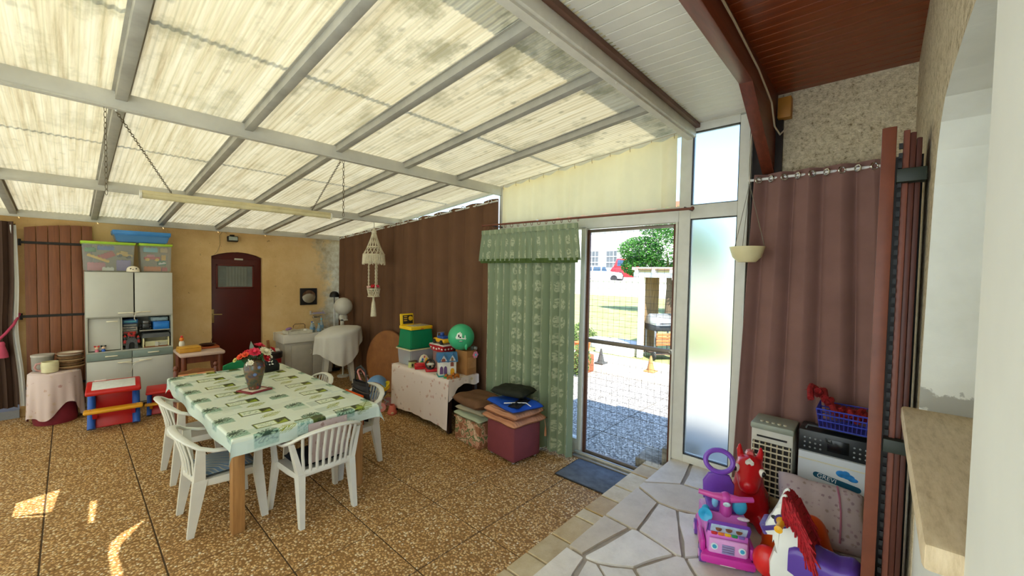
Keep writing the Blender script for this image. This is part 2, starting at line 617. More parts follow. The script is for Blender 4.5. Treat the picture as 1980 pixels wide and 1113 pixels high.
# ---- open wooden shutter folded back against the back wall
sh = thing('board_shutter', 'brown board shutter with black strap hinges, open against the ochre wall', 'shutter', (-0.375, YB - 0.05, 0.06))
n = 6; W = 0.59
for i in range(n):
    x0, x1 = i * W / n, (i + 1) * W / n
    def zt(x): return 2.295 + 0.075 * math.sin(PI * min(1, x / W + 0.1) * 0.5) ** 1.0
    b = nm()
    prism(b, [(x0 + 0.003, 0.0), (x1 - 0.003, 0.0), (x1 - 0.003, zt(x1)), (x0 + 0.003, zt(x0))], 0.032, (0, 0.016, 0), (R(90), 0, 0), 0.003)
    obj('plank', b, W_SHUT, sh)
for z in (2.12, 1.20, 0.30):
    b = nm(); bx(b, -0.03, 0.52, -0.024, -0.016, z - 0.016, z + 0.016); cyl(b, (-0.035, -0.005, z - 0.04), (-0.035, -0.005, z + 0.04), 0.014)
    obj('strap_hinge', b, plain('1b1512', 0.6), sh)

# ---- left side: unseen screen added, slits shaped to throw sun patches on the floor
def floor_to_screen(p):
    k = (p[0] - XL) / 0.48
    return (p[1] - 0.6 * k, k)
holes = [[(-0.31, 5.03), (-0.075, 5.09), (-0.115, 4.66), (-0.315, 4.78)],
         [(-0.305, 4.74), (-0.14, 4.60), (-0.14, 4.62), (-0.305, 4.765)],
         [(0.09, 4.66), (0.13, 4.64), (0.10, 4.25), (0.07, 4.27)],
         [(0.36, 4.03), (0.22, 3.93), (0.165, 3.84), (0.15, 3.72), (0.155, 3.40), (0.20, 3.38), (0.19, 3.66), (0.215, 3.78), (0.27, 3.87)]]
b = nm()
def loop(pp):
    vs = [b.verts.new((0, y, z)) for y, z in pp]
    return [b.edges.new((vs[i], vs[(i + 1) % len(vs)])) for i in range(len(vs))]
es = loop([(1.86, 0.0), (7.9, 0.0), (7.9, 2.66), (1.86, 3.24)])
for h in holes: es += loop([floor_to_screen(p) for p in h])
bmesh.ops.triangle_fill(b, use_beauty=True, use_dissolve=False, edges=es)
wl = struct('wall_left', b, cloth('e2dccb', 0.03, trans=0.5), 'unseen pale screen added on the left, slit to throw sun patches', smooth=0)
b = nm(); grid(b, 1, 1, lambda u, v_: (0, -0.13 + 1.99 * u, 3.35 * v_))
obj('fill_light_sheet', b, cloth('fafbfc', 0.02, trans=0.95), wl, smooth=0)  # unseen sheet added to pass soft fill light near the house
wl.location = (XL, 0, 0)

# ---- glazed right wall: white posts, rails, panes
wr = struct('wall_right', None, None, 'glazed side wall with white frame')
def post(y0, y1, z0, z1, x0=3.62, x1=3.70, name='post', m=FRAME_W):
    b = nm(); bx(b, x0, x1, y0, y1, z0, z1, 0.004); return obj(name, b, m, wr)
post(1.236, 1.335, ZP, 3.20); post(0.80, 0.873, ZP, 3.20); post(3.46, 3.54, 0.0, 2.97)
post(2.275, 2.335, 0.0, 2.40); post(5.70, 5.76, 0.0, 2.74); post(7.84, 7.90, 0.0, 2.53)
post(0.873, 1.236, 2.405, 2.52, name='rail'); post(1.335, 3.46, 2.385, 2.52, name='rail')
post(2.335, 3.46, 0.0, 0.16, name='rail'); post(0.873, 1.236, ZP, 0.345, name='rail'); post(0.873, 1.236, 3.145, 3.21, name='rail')
post(3.54, 7.84, 0.0, 0.95, name='dwarf_wall', m=plain('d8cfb8', 0.9))
b = nm()
prism(b, [(1.335, zroof(1.335) - 0.05), (7.84, zroof(7.84) - 0.05), (7.84, zroof(7.84) - 0.005), (1.335, zroof(1.335) - 0.005)], 0.06, (3.62, 0, 0), (R(90), 0, R(90)))
obj('sloping_rail', b, FRAME_W, wr)
# steel-grey trim between frosted pane and frame
b = nm()
for y0, y1, z0, z1 in ((0.873, 1.236, 0.345, 0.353), (0.873, 1.236, 2.397, 2.405), (0.873, 0.880, 0.345, 2.405), (1.229, 1.236, 0.345, 2.405),
                       (0.873, 1.236, 2.52, 2.527), (0.873, 1.236, 3.138, 3.145), (0.873, 0.880, 2.52, 3.145), (1.229, 1.236, 2.52, 3.145)):
    bx(b, 3.63, 3.655, y0, y1, z0, z1)
obj('glazing_gasket', b, DARK, wr)
b = nm(); bx(b, 3.64, 3.646, 1.335, 3.46, 2.52, 3.0); prism(b, [(1.335, 3.0), (3.46, 3.0), (3.46, zroof(3.46) - 0.05), (1.335, zroof(1.335) - 0.05)], 0.006, (3.64, 0, 0), (R(90), 0, R(90)))
obj('clear_pane', b, PANE, wr)
b = nm(); prism(b, [(3.54, 0.95), (7.84, 0.95), (7.84, zroof(7.84) - 0.05), (3.54, zroof(3.54) - 0.05)], 0.006, (3.64, 0, 0), (R(90), 0, R(90)))
obj('clear_pane', b, PANE, wr)
# frosted fixed light
t = NT('frosted_glass')
t.n('BsdfRefraction')
rf = t.t.nodes[-1]
rf.inputs['Color'].default_value = lin('f4f8fa')
rf.inputs['Roughness'].default_value = 0.6
rf.inputs['IOR'].default_value = 1.12
gl = t.n('BsdfGlossy'); gl.inputs['Roughness'].default_value = 0.35
mx = t.n('MixShader'); mx.inputs[0].default_value = 0.05
t.put(mx.inputs[1], rf.outputs[0]); t.put(mx.inputs[2], gl.outputs[0]); t.put(t.out.inputs[0], mx.outputs[0])
vv = t.co('Object')
bp = t.n('Bump'); bp.inputs['Strength'].default_value = 0.25; t.put(bp.inputs['Height'], t.noise(vv, 220, 2)); t.put(rf.inputs['Normal'], bp.outputs[0])
FROST = t.m
w1 = struct('window_1', None, None, 'frosted fixed light with smaller pane above')
b = nm(); bx(b, 3.640, 3.646, 0.873, 1.236, 0.345, 2.405); obj('frosted_pane', b, FROST, w1)
b = nm(); bx(b, 3.640, 3.646, 0.873, 1.236, 2.52, 3.145); obj('frosted_pane', b, FROST, w1)

# ---- wire screen door
door1 = struct('door_1', None, None, 'wire-mesh screen door in brown metal frame')
MET = plain('6f655a', 0.4, 0.4)
for nmn, y0, y1, z0, z1 in (('door_stile', 1.355, 1.385, 0.02, 2.375), ('door_stile', 2.245, 2.275, 0.02, 2.375), ('door_rail', 1.385, 2.245, 2.345, 2.375), ('door_rail', 1.385, 2.245, 1.205, 1.245), ('door_rail', 1.385, 2.245, 0.02, 0.07)):
    b = nm(); bx(b, 3.645, 3.675, y0, y1, z0, z1, 0.003); obj(nmn, b, MET if 'rail' in nmn else plain('5b3a2c', 0.45, 0.2), door1)
b = nm(); bx(b, 3.55, 3.70, 1.335, 2.335, 0.0, 0.02, 0.003); cyl(b, (3.60, 1.335, 0.035), (3.60, 2.335, 0.035), 0.02)
obj('door_track', b, plain('a9a79e', 0.35, 0.6), door1)
b = nm()
for y0, y1, z0, z1 in ((1.335, 1.355, 0.02, 2.385), (2.275, 2.30, 0.02, 2.385)): bx(b, 3.61, 3.69, y0, y1, z0, z1, 0.003)
obj('door_jamb', b, FRAME_W, door1)
b = nm()
k = 0
y = 1.40
while y < 2.245:
    cyl(b, (3.66, y, 0.05), (3.66, y, 2.36), 0.0012, seg=4, caps=False); y += 0.062
z = 0.1
while z < 2.34:
    cyl(b, (3.6624, 1.385, z), (3.6624, 2.245, z), 0.0012, seg=4, caps=False); z += 0.062
o = obj('wire_mesh', b, plain('5a5550', 0.5, 0.5), door1)
b = nm(); box(b, (3.635, 1.37, 1.23), (0.02, 0.025, 0.05), bev=0.004); cyl(b, (3.63, 1.37, 1.23), (3.60, 1.37, 1.23), 0.008)
obj('door_latch', b, plain('8d8a84', 0.3, 0.8), door1)

# ---- roof: corrugated translucent sheets on grey rafters and purlins
t = NT('weathered_polycarbonate')
g = t.n('NewGeometry'); pos = g.outputs['Position']
def mp(scale):
    m_ = t.n('Mapping'); t.put(m_.inputs[0], pos); m_.inputs['Scale'].default_value = scale; return m_.outputs[0]
st = t.noise(mp((16, 0.55, 1)), 1.6, 6, 0.7)
base = t.ramp(st, [(0.25, 'b09c72'), (0.42, 'd8caa0'), (0.6, 'ebe0ba'), (0.8, 'f4ebcb')])
blot = t.noise(mp((1.0, 0.8, 1)), 3.6, 5, 0.65)
y_ = t.sep(pos)[1]
edge = t.ramp(t.math('MULTIPLY', y_, 0.125), [(0.2, 1.0), (0.48, 0.32), (1.0, 0.5)])
dirt = t.math('MULTIPLY', t.ramp(blot, [(0.52, 0.0), (0.66, 0.7)]), edge)
base = t.mix(dirt, base, '85805c')
fleck = t.ramp(t.vor(mp((2.4, 2.0, 1)), 3.0), [(0.10, 0.45), (0.20, 0.0)])
base = t.mix(t.math('MULTIPLY', fleck, edge), base, '5f5d43')
rib = t.math('SINE', t.math('MULTIPLY', t.sep(pos)[0], 2 * PI / 0.038))
base = t.mix(t.ramp(rib, [(0.75, 0.0), (1.0, 0.25)]), base, '8d855f')
t.set(base, 0.35, spec=0.25)
tr = t.n('BsdfTranslucent'); t.put(tr.inputs[0], base)
mx = t.n('MixShader'); mx.inputs[0].default_value = 0.165
t.put(mx.inputs[1], t.b.outputs[0]); t.put(mx.inputs[2], tr.outputs[0]); t.put(t.out.inputs[0], mx.outputs[0])
POLY = t.m
RAFT = plain('a39f93', 0.5, var=0.15, scale=6)
PURL = plain('c0bdb2', 0.45, var=0.10, scale=5)
roof = struct('ceiling', None, None, 'sloping translucent corrugated roof on grey rafters')
raf = [-1.13, -0.45, 0.23, 0.91, 1.585, 2.26, 2.935, 3.64]
for x0, x1 in zip(raf, raf[1:]):
    b = nm()
    a0, a1 = max(x0, XL) + 0.004, x1 - 0.004
    nr = max(4, int((a1 - a0) / 0.0095))
    def sheet(u, v_):
        yy = 1.16 + v_ * (8.1 - 1.16)
        xx = a0 + u * (a1 - a0)
        return (xx, yy, zroof(yy) + 0.002 + 0.004 * math.cos(2 * PI * xx / 0.038))
    grid(b, nr, 6, sheet)
    obj('roof_sheet', b, POLY, roof, smooth=60)
ang = math.atan(-0.097)
for x in raf[1:-1]:
    b = nm()
    yc = (1.22 + 7.85) / 2
    box(b, (x, yc, zroof(yc) - 0.032), (0.055, (7.85 - 1.22) / math.cos(ang), 0.056), (ang, 0, 0), 0.003)
    box(b, (x, yc, zroof(yc) - 0.008), (0.085, (7.85 - 1.22) / math.cos(ang), 0.006), (ang, 0, 0))
    obj('rafter', b, RAFT, roof)
for y, z0, z1 in ((3.50, 2.868, 2.992), (5.75, 2.656, 2.772), (7.75, 2.486, 2.612)):
    b = nm(); bx(b, XL, 3.62, y, y + 0.05, z0, z1 - 0.02, 0.003); bx(b, XL, 3.62, y - 0.004, y + 0.0, z0, z0 + 0.012)
    obj('purlin', b, PURL, roof)
for y in (2.55, 4.55):
    b = nm(); cyl(b, (XL, y, zroof(y) + 0.10), (3.6, y, zroof(y) + 0.10), 0.016, seg=8); obj('shadow_rod', b, DARK, roof)  # rods added above the sheets to cast dark lines through them
b = nm(); bx(b, XL, 3.64, 1.215, 1.30, 3.10, 3.205, 0.004); bx(b, XL, 3.64, 1.235, 1.285, 3.085, 3.10)
for x in (1.60, 2.28, 2.95, 3.55, 0.9, 0.25):
    sph(b, (x, 1.245, 3.085), 0.006, 6)
obj('ridge_beam', b, plain('d2cdbf', 0.5, var=0.08), roof)
b = nm(); bx(b, XL, 3.66, 1.180, 1.215, 3.172, 3.206, 0.004); obj('ridge_batten', b, plain('6b4a3a', 0.6), roof)

# ---- flat ceiling of white strips, then the dark boarded eaves ceiling
wc = struct('ceiling', None, None, 'flat strip ceiling of white panelling')
WSTRIP = plain('dcd9cc', 0.4, var=0.06, scale=4)
b = nm(); box(b, (0, 0, 0), (0.084, 0.49, 0.012), bev=0.003, seg=1); me = mesh_of('ceiling_strip', b, WSTRIP)
x = XL
while x < 3.66:
    obj('ceiling_strip', me, None, wc, (x + 0.045, 0.97, 3.215)); x += 0.089
b = nm(); bx(b, XL, 3.68, 0.73, 1.22, 3.225, 3.24); obj('ceiling_backing', b, plain('6d6c66', 0.9), wc)
ec = struct('ceiling', None, None, 'varnished brown board ceiling under the eaves')
b = nm(); box(b, (0, 0, 0), (0.083, 0.85, 0.014), bev=0.003, seg=1); me = mesh_of('ceiling_board', b, W_CEIL)
x = XL
while x < 3.74:
    obj('ceiling_board', me, None, ec, (x + 0.044, 0.29, 3.337)); x += 0.087
b = nm(); bx(b, -1.0, 3.70, -6, 1.24, 3.36, 3.72); obj('eaves_roof', b, plain('7d4a36', 0.8), ec)
# brown beam with a raking brace down to the wall
b = nm(); bx(b, XL, 3.74, 0.645, 0.725, 3.15, 3.335, 0.004)
beam = struct('trim_1', b, W_BEAM, 'brown varnished eaves beam')
b = nm()
prism(b, [(2.80, 3.16), (2.92, 3.155), (3.70, 2.72), (3.73, 2.72), (3.73, 3.16)], 0.078, (0, 0.724, 0), (R(90), 0, 0), 0.004)
obj('raking_brace', b, W_BEAM, beam)
b = nm(); bx(b, 3.705, 3.74, 0.60, 0.80, ZP, 3.15); obj('dark_gap_strip', b, plain('241a16', 0.7), beam)  # dark strip put in for the shaded gap beside the mullion
b = nm(); tube(b, [(0.3, 0.63, 3.30), (1.6, 0.632, 3.28), (2.4, 0.63, 3.27), (3.0, 0.63, 3.24), (3.4, 0.625, 3.16), (3.5, 0.62, 3.02), (3.6, 0.60, 2.98), (3.66, 0.56, 3.05)], 0.006, 6)
obj('beam_cable', b, plain('c6b79a', 0.6), beam)
b = nm(); box(b, (3.70, 0.59, 3.20), (0.075, 0.085, 0.155), bev=0.004)
one('junction_box', 'ochre box with rounded edges high on the rough stucco wall', 'junction box', b, plain('b0782c', 0.5))

# ---- rough stucco end wall and house wall
t = NT('rough_stucco')
g = t.n('NewGeometry'); pos = g.outputs['Position']
n1 = t.noise(pos, 42, 5, 0.65); n2 = t.noise(pos, 90, 3)
c1 = t.ramp(n1, [(0.30, '806e52'), (0.40, 'c8b898'), (0.6, 'e4d5b6'), (0.8, 'f0e4c8')])
t.set(c1, 0.95, spec=0.1)
t.bump(t.math('ADD', n1, t.math('MULTIPLY', n2, 0.3)), 0.9, 0.03)
STUCCO = t.m
t = NT('white_render')
g = t.n('NewGeometry'); pos = g.outputs['Position']
c1 = t.ramp(t.noise(pos, 4, 4), [(0.3, 'cfcfc4'), (0.7, 'dedfd6')])
z_ = t.math('ADD', t.sep(pos)[2], t.math('MULTIPLY', t.math('SUBTRACT', t.noise(pos, 14, 5), 0.5), 0.14))
cem = t.math('MULTIPLY', t.ramp(t.math('SUBTRACT', z_, 1.0), [(0.40, 0.0), (0.405, 1.0)]), t.ramp(t.math('SUBTRACT', z_, 1.0), [(0.475, 1.0), (0.48, 0.0)]))
c1 = t.mix(cem, c1, 'a3a197')
t.set(c1, 0.85, spec=0.2); t.bump(t.noise(pos, 40, 5, 0.7), 0.12, 0.01)
RENDER_W = t.m
b = nm(); bx(b, 3.75, 3.95, -0.45, 0.82, ZP - 0.3, 3.36)
we = struct('wall_end', b, STUCCO, 'rough beige stucco end wall', smooth=0)
b = nm()
op = [(1.1, 2.50), (1.45, 2.515), (1.72, 2.51), (1.88, 2.49), (1.98, 2.44), (2.05, 2.36), (2.10, 2.25), (2.17, 1.95), (2.23, 1.62), (2.25, 1.40)]
prism(b, [(2.25, ZP - 0.3), (3.78, ZP - 0.3), (3.78, 3.36), (1.1, 3.36)] + op, -0.33, (0, -0.46, 0), (R(-90), PI, PI))
wf = struct('wall_front', b, STUCCO, 'rough stucco house wall with arched window opening', smooth=0)
b = nm(); bx(b, XL, 1.1, -0.46, -0.132, ZP - 0.3, 3.36); bx(b, 1.1, 2.25, -0.46, -0.132, ZP - 0.3, 1.345)
obj('smooth_render', b, plain('dcdbd0', 0.85, var=0.04, scale=3, bump=0.1, bscale=40), wf, smooth=0)
b = nm()
P_ = [(x - 0.004 if x > 1.7 else x, z - (0.004 if z > 2.2 else 0)) for x, z in op]
for (xa, za), (xb, zb) in zip(P_, P_[1:]):
    q = [b.verts.new(c_) for c_ in ((xa, -0.128, za), (xb, -0.128, zb), (xb, -0.6, zb), (xa, -0.6, za))]
    b.faces.new(q)
obj('window_reveal', b, RENDER_W, wf, smooth=60)
b = nm(); box(b, (2.10, -0.19, 2.62), (0.05, 0.02, 0.02)); tube(b, [(1.42, -0.20, 2.505), (1.42, -0.20, 2.485), (1.43, -0.21, 2.478), (1.44, -0.20, 2.482)], 0.004, 6)
obj('soffit_hook', b, plain('cfcfc6', 0.4), wf)
t = NT('stone_sill')
v = t.co('Object', scale=(3, 16, 3))
c1 = t.ramp(t.noise(v, 4, 6, 0.7), [(0.25, 'a5906f'), (0.5, 'c6b18e'), (0.8, 'd6c3a2')])
t.set(c1, 0.7); t.bump(t.noise(v, 10, 6, 0.7), 0.25, 0.008)
b = nm(); bx(b, 1.10, 2.262, -0.62, -0.078, 1.345, 1.40, 0.010)
obj('window_sill', b, t.m, wf)
w3 = struct('window_3', None, None, 'white window inside the house opening')
b = nm(); bx(b, 1.1, 2.3, -0.66, -0.62, 1.36, 1.46); bx(b, 1.1, 2.3, -0.66, -0.62, 2.42, 2.55); bx(b, 1.1, 1.17, -0.66, -0.62, 1.46, 2.42); bx(b, 2.2, 2.3, -0.66, -0.62, 1.46, 2.42); bx(b, 1.66, 1.74, -0.66, -0.62, 1.46, 2.42)
obj('window_frame', b, FRAME_W, w3)
b = nm(); bx(b, 1.1, 2.3, -0.65, -0.645, 1.46, 2.42); obj('window_net', b, cloth('cfcfc8'), w3)
b = nm(); bx(b, 1.0, 1.1, -0.66, -0.46, ZP - .3, 3.36); bx(b, 2.3, 2.4, -0.66, -0.46, ZP - .3, 3.36); bx(b, 1.1, 2.3, -0.66, -0.46, 2.55, 3.36); obj('inner_wall', b, RENDER_W, wf, smooth=0)

# ---- folded metal shutters standing by the opening
fs = thing('folding_shutter', 'tall brown metal shutter folded flat beside the stone sill', 'shutter', (2.335, 0.0, ZP))
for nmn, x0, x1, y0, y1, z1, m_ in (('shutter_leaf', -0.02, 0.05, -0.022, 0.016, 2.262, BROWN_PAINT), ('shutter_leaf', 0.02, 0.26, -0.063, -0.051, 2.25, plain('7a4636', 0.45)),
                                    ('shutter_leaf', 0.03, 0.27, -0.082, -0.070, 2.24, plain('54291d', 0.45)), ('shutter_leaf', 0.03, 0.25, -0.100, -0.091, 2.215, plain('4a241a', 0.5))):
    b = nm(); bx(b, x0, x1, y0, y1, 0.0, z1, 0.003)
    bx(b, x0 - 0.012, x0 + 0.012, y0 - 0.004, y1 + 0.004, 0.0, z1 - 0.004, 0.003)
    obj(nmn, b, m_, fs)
for z in (2.055, 0.93, 0.2):
    b = nm(); box(b, (0.0, -0.075, z), (0.06, 0.09, 0.055), bev=0.004); box(b, (0.0, -0.112, z - 0.01), (0.03, 0.02, 0.02))
    obj('hinge_clamp', b, plain('20281f', 0.5), fs)
b = nm()
z = 0.3
while z < 2.2:
    box(b, (-0.0, -0.040, z), (0.012, 0.012, 0.022)); z += 0.04
obj('shutter_chain', b, BLACK, fs)
b = nm(); bx(b, 0.28, 0.29, -0.122, -0.02, 0.0, 2.2); obj('shutter_back', b, BLACK, fs)

# ---- curtains
def fold_sheet(bm, p0, p1, ztop, zbot, waves, amp, seed=0, nv=22, top_amp=0.6, per=9, flare=0.0, pinch=None, crease=0.0):
    p0, p1 = Vector(p0), Vector(p1)
    d = p1 - p0; L = d.length; d.normalize()
    nrm = Vector((-d.y, d.x))
    rg = random.Random(seed)
    ph = [rg.uniform(-0.8, 0.8) for _ in range(int(waves) + 3)]
    am = [rg.uniform(0.65, 1.25) for _ in range(int(waves) + 3)]
    def fn(u, v_):
        w = u * waves
        i = int(w); fr = w - i
        a = am[i] * (1 - fr) + am[i + 1] * fr
        p = ph[i] * (1 - fr) + ph[i + 1] * fr
        k = 1 - v_                         # 0 top .. 1 bottom as v goes 1 -> 0
        amp_ = amp * a * (top_amp + (1 - top_amp) * min(1, k * 2.0))
        th = 2 * PI * w + p * (1 + 1.6 * k)
        off = amp_ * ((1 - crease) * (math.sin(th) + 0.25 * math.sin(2.1 * th + seed) * k) - 2.2 * crease * (0.5 + 0.5 * math.cos(th + 0.9)) ** 5)
        al = u * L + 0.25 * amp_ * math.sin(2 * th) + flare * k * (u - 0.5)
        zt = ztop(u) if callable(ztop) else ztop
        zb = zbot(u) if callable(zbot) else zbot
        z = zb + (zt - zb) * v_
        if pinch:
            al, off, z = pinch(u, v_, al, off, z)
        q = p0 + d * al + nrm * off
        return (q.x, q.y, z)
    grid(bm, int(waves * per), nv, fn)

def eyelet_mesh():
    b = nm(); tube(b, [(0, 0.021 * math.cos(a), 0.021 * math.sin(a)) for a in [2 * PI * i / 14 for i in range(14)]], 0.006, 6, closed=True)
    return mesh_of('eyelet', b, CHROME)
EYE = eyelet_mesh()
BROWNC = cloth('674a36', 0.10, 0.85)
cu = thing('eyelet_curtain', 'long dark brown eyelet curtain behind the toy table', 'curtain', (3.5, 0, 0))
zt = lambda u: 2.82 - 0.275 * u
b = nm(); fold_sheet(b, (0.025, 3.50), (0.025, 7.72), zt, 0.06, 12, 0.05, 3, 26, 0.8, 16, 0.0, None, 0.55)
obj('curtain_fabric', b, BROWNC, cu)
for i in range(17):
    u = (i + 0.25) / 17
    obj('eyelet', EYE, None, cu, (-0.02, 3.50 + 4.30 * u, zt(u) - 0.035), (0, 0, R(35 * (-1) ** i)))
b = nm(); cyl(b, (0.02, 3.48, 2.785), (0.02, 7.82, 2.51), 0.010, seg=10); obj('curtain_rod', b, FRAME_W, cu)

# green damask curtain with frilled heading
t = NT('green_damask')
uv = t.n('TexCoord').outputs['UV']
m_ = t.n('Mapping'); t.put(m_.inputs[0], uv); m_.inputs['Scale'].default_value = (15, 13, 1)
fr = t.n('VectorMath', operation='FRACTION'); t.put(fr.inputs[0], m_.outputs[0])
sp = t.sep(fr.outputs[0])
dx = t.math('MULTIPLY', t.math('SUBTRACT', sp[0], 0.5), 1.7); dy = t.math('SUBTRACT', sp[1], 0.5)
dd = t.math('SQRT', t.math('ADD', t.math('MULTIPLY', dx, dx), t.math('MULTIPLY', dy, dy)))
lace = t.noise(m_.outputs[0], 7.0, 3)
mk = t.math('MULTIPLY', t.ramp(dd, [(0.30, 1.0), (0.37, 0.0)]), t.ramp(lace, [(0.43, 0.0), (0.52, 0.8)]))
c1 = t.mix(mk, '7c8a6c', 'b8bc9c')
t.set(c1, 0.6, spec=0.35)
t.put(t.b.inputs['Sheen Weight'], 0.2)
t.bump(t.noise(t.co('Object'), 350, 1), 0.15, 0.002)
GREEN = t.m
gc = thing('green_curtain', 'green damask curtain with gathered heading beside the wire-mesh door', 'curtain', (3.435, 0, 0))
b = nm(); fold_sheet(b, (0.0, 2.29), (0.0, 3.57), 2.42, 0.03, 11, 0.045, 11, 24, 0.5, 16, 0.0, None, 0.45)
obj('curtain_fabric', b, GREEN, gc)
b = nm(); fold_sheet(b, (-0.055, 2.22), (-0.055, 3.58), 2.415, 2.05, 19, 0.014, 5, 10, 0.6, 8, 0.10)
t2 = GREEN.copy(); t2.name = 'green_damask_frill'
for nd in t2.node_tree.nodes:
    if nd.type == 'MAPPING': nd.inputs['Scale'].default_value = (15, 2.6, 1)
vl = obj('valance', b, t2, gc)
b = nm(); fold_sheet(b, (-0.06, 2.20), (-0.06, 3.59), 2.075, 2.025, 19, 0.015, 5, 2, 1.0, 8, 0.0)
obj('fringe', b, cloth('4d5f33', 0.2), vl)
b = nm(); grid(b, 60, 3, lambda u, v_: (-0.072 - 0.006 * math.sin(u * 170), 2.22 + 1.36 * u, 2.365 + 0.05 * v_))
obj('heading_tape', b, GREEN, vl)
rod = thing('curtain_rod', 'brown wooden curtain pole with rings over the wire-mesh door', 'curtain rod', (3.435, 0, 0))
b = nm(); cyl(b, (0, 1.17, 2.463), (0, 3.63, 2.486), 0.011, seg=10); sph(b, (0, 1.16, 2.463), 0.018, 10); sph(b, (0, 3.64, 2.486), 0.018, 10)
obj('pole', b, plain('6d3b28', 0.4), rod)
for y in (1.22, 3.48):
    b = nm(); cyl(b, (0, y, 2.475), (0.18, y, 2.475), 0.008, seg=8); obj('pole_bracket', b, DARK, rod)
b = nm(); tube(b, [(0.02 * math.cos(a), 0, 0.02 * math.sin(a)) for a in [2 * PI * i / 12 for i in range(12)]], 0.003, 6, closed=True)
ring = mesh_of('curtain_ring', b, plain('7a4a34', 0.4))
for i in range(14):
    obj('curtain_ring', ring, None, rod, (0, 2.26 + i * 0.10, 2.460), (0, 0, R(12 * (-1) ** i)))

# cream sloping curtain over the door
cc = thing('cream_curtain', 'cream pinch-pleated curtain hung under the sloping roof edge', 'curtain', (3.53, 0, 0))
ztc = lambda u: 3.118 - 0.178 * u - 0.018 * abs(math.sin(u * 10 * PI))
b = nm(); fold_sheet(b, (0.0, 1.34), (0.0, 3.40), ztc, 2.505, 10, 0.016, 8, 10, 1.0, 10)
obj('curtain_fabric', b, cloth('eee0b6', 0.05, 0.9, trans=0.4), cc)
b = nm(); tube(b, [(0.0, 1.33, 3.135), (0, 2.4, 3.045), (0, 3.44, 2.955)], 0.005, 6); obj('curtain_wire', b, plain('b8b09a', 0.4), cc)
for i in range(11):
    b = nm(); y = 1.36 + i * 0.203
    tube(b, [(0, y, 3.13 - 0.087 * (y - 1.39)), (-0.008, y, 3.11 - 0.087 * (y - 1.39)), (0, y, 3.085 - 0.087 * (y - 1.39))], 0.003, 5)
    obj('curtain_hook', b, plain('a89468', 0.5), cc)

# right brown curtain in front of the stucco wall
rc = thing('eyelet_curtain', 'mauve brown eyelet curtain on white rod against the stucco wall', 'curtain', (3.60, 0, 0))
b = nm(); fold_sheet(b, (0.0, 0.03), (0.0, 0.76), 2.70, lambda u: 0.30, 4.3, 0.042, 19, 26, 0.8, 22, 0.16, None, 0.35)
obj('curtain_fabric', b, cloth('806059', 0.10, 0.85), rc)
for i in range(9):
    obj('eyelet', EYE, None, rc, (-0.02, 0.06 + i * 0.083, 2.655), (0, 0, R(40 * (-1) ** i)))
b = nm(); cyl(b, (0.0, 0.0, 2.655), (0.0, 0.80, 2.665), 0.010, seg=10); sph(b, (0, -0.01, 2.655), 0.014, 8); obj('curtain_rod', b, plain('e0e0de', 0.3), rc)

# left brown curtain with red tie-back
lc = thing('tied_curtain', 'dark brown curtain with white lining held by a red tie-back', 'curtain', (0, YB - 0.14, 0))
def pin(u, v_, al, off, z):
    s = math.exp(-((z - 1.1) / 0.42) ** 2)
    return (al * (1 - 0.06 * s), off * (1 - 0.2 * s), z)
b = nm(); fold_sheet(b, (-0.93, 0.0), (-0.44, 0.0), 2.42, 0.16, 6, 0.035, 31, 26, 0.8, 10, 0.0, pin)
obj('curtain_fabric', b, cloth('4f3c33', 0.1, 0.85), lc)
b = nm(); grid(b, 6, 22, lambda u, v_: (-0.447 + 0.05 * u - 0.03 * math.exp(-(((0.16 + 2.22 * v_) - 1.1) / 0.42) ** 2) + 0.05 * (1 - v_) - 0.03, 0.012 * math.sin(u * 7 + v_ * 3), 0.16 + 2.22 * v_))
obj('curtain_lining', b, cloth('d8d8d6', 0.05, 0.8), lc)
b = nm(); tube(b, [(-0.42, 0.06, 1.30), (-0.46, -0.045, 1.18), (-0.52, -0.07, 1.08), (-0.58, -0.06, 1.00), (-0.62, -0.05, 0.99)], 0.014, 8)
sph(b, (-0.585, -0.065, 0.99), 0.025, 10)
tb = obj('tie_back', b, cloth('a8405a', 0.15), lc)
b = nm(); lathe(b, [(0.02, 0.98), (0.03, 0.955), (0.028, 0.93), (0.05, 0.84), (0.055, 0.79), (0.0, 0.79)], (-0.555, -0.065, 0), 16); obj('tassel', b, cloth('b04a62', 0.25), tb)
b = nm(); bx(b, XL - 0.1, -0.40, YB + 0.26, YB + 0.30, 0, 2.5); obj('opening_light_block', b, plain('5a4232', 0.7), wall_back)  # unseen board added to keep the opening behind the curtain dark
b = nm(); bx(b, XL, -0.44, YB - 0.05, YB + 0.3, -0.05, 0.10); struct('trim_2', b, plain('8d9096', 0.8), 'grey doorsill under the tied curtain')
# ================================================================ BACK WALL AND LEFT SIDE
# ---- tall formica kitchen cabinet
FORM = plain('c2c3bb', 0.35, var=0.04, scale=3)
FORM_E = plain('aeaea2', 0.5, var=0.05)
GREYG = plain('7c8c86', 0.35, var=0.06)
CREAMH = plain('e6e0c8', 0.3, var=0.05)
kc = thing('kitchen_cabinet', 'tall white formica kitchen cabinet with grey drawers and open niche', 'cabinet', (0.13, 7.35, 0))
WC, DC, HC = 0.845, 0.45, 1.83
b = nm()
bx(b, 0, 0.018, 0, DC, 0.06, HC); bx(b, WC - 0.018, WC, 0, DC, 0.06, HC); bx(b, 0, WC, DC - 0.012, DC, 0.06, HC)
for z in (0.06, 0.685, 0.785, 1.235, HC - 0.018): bx(b, 0.018, WC - 0.018, 0.004, DC - 0.012, z, z + 0.018)
bx(b, 0.318, 0.332, 0.02, DC - 0.012, 0.803, 1.235)
obj('body', b, FORM_E, kc, smooth=0)
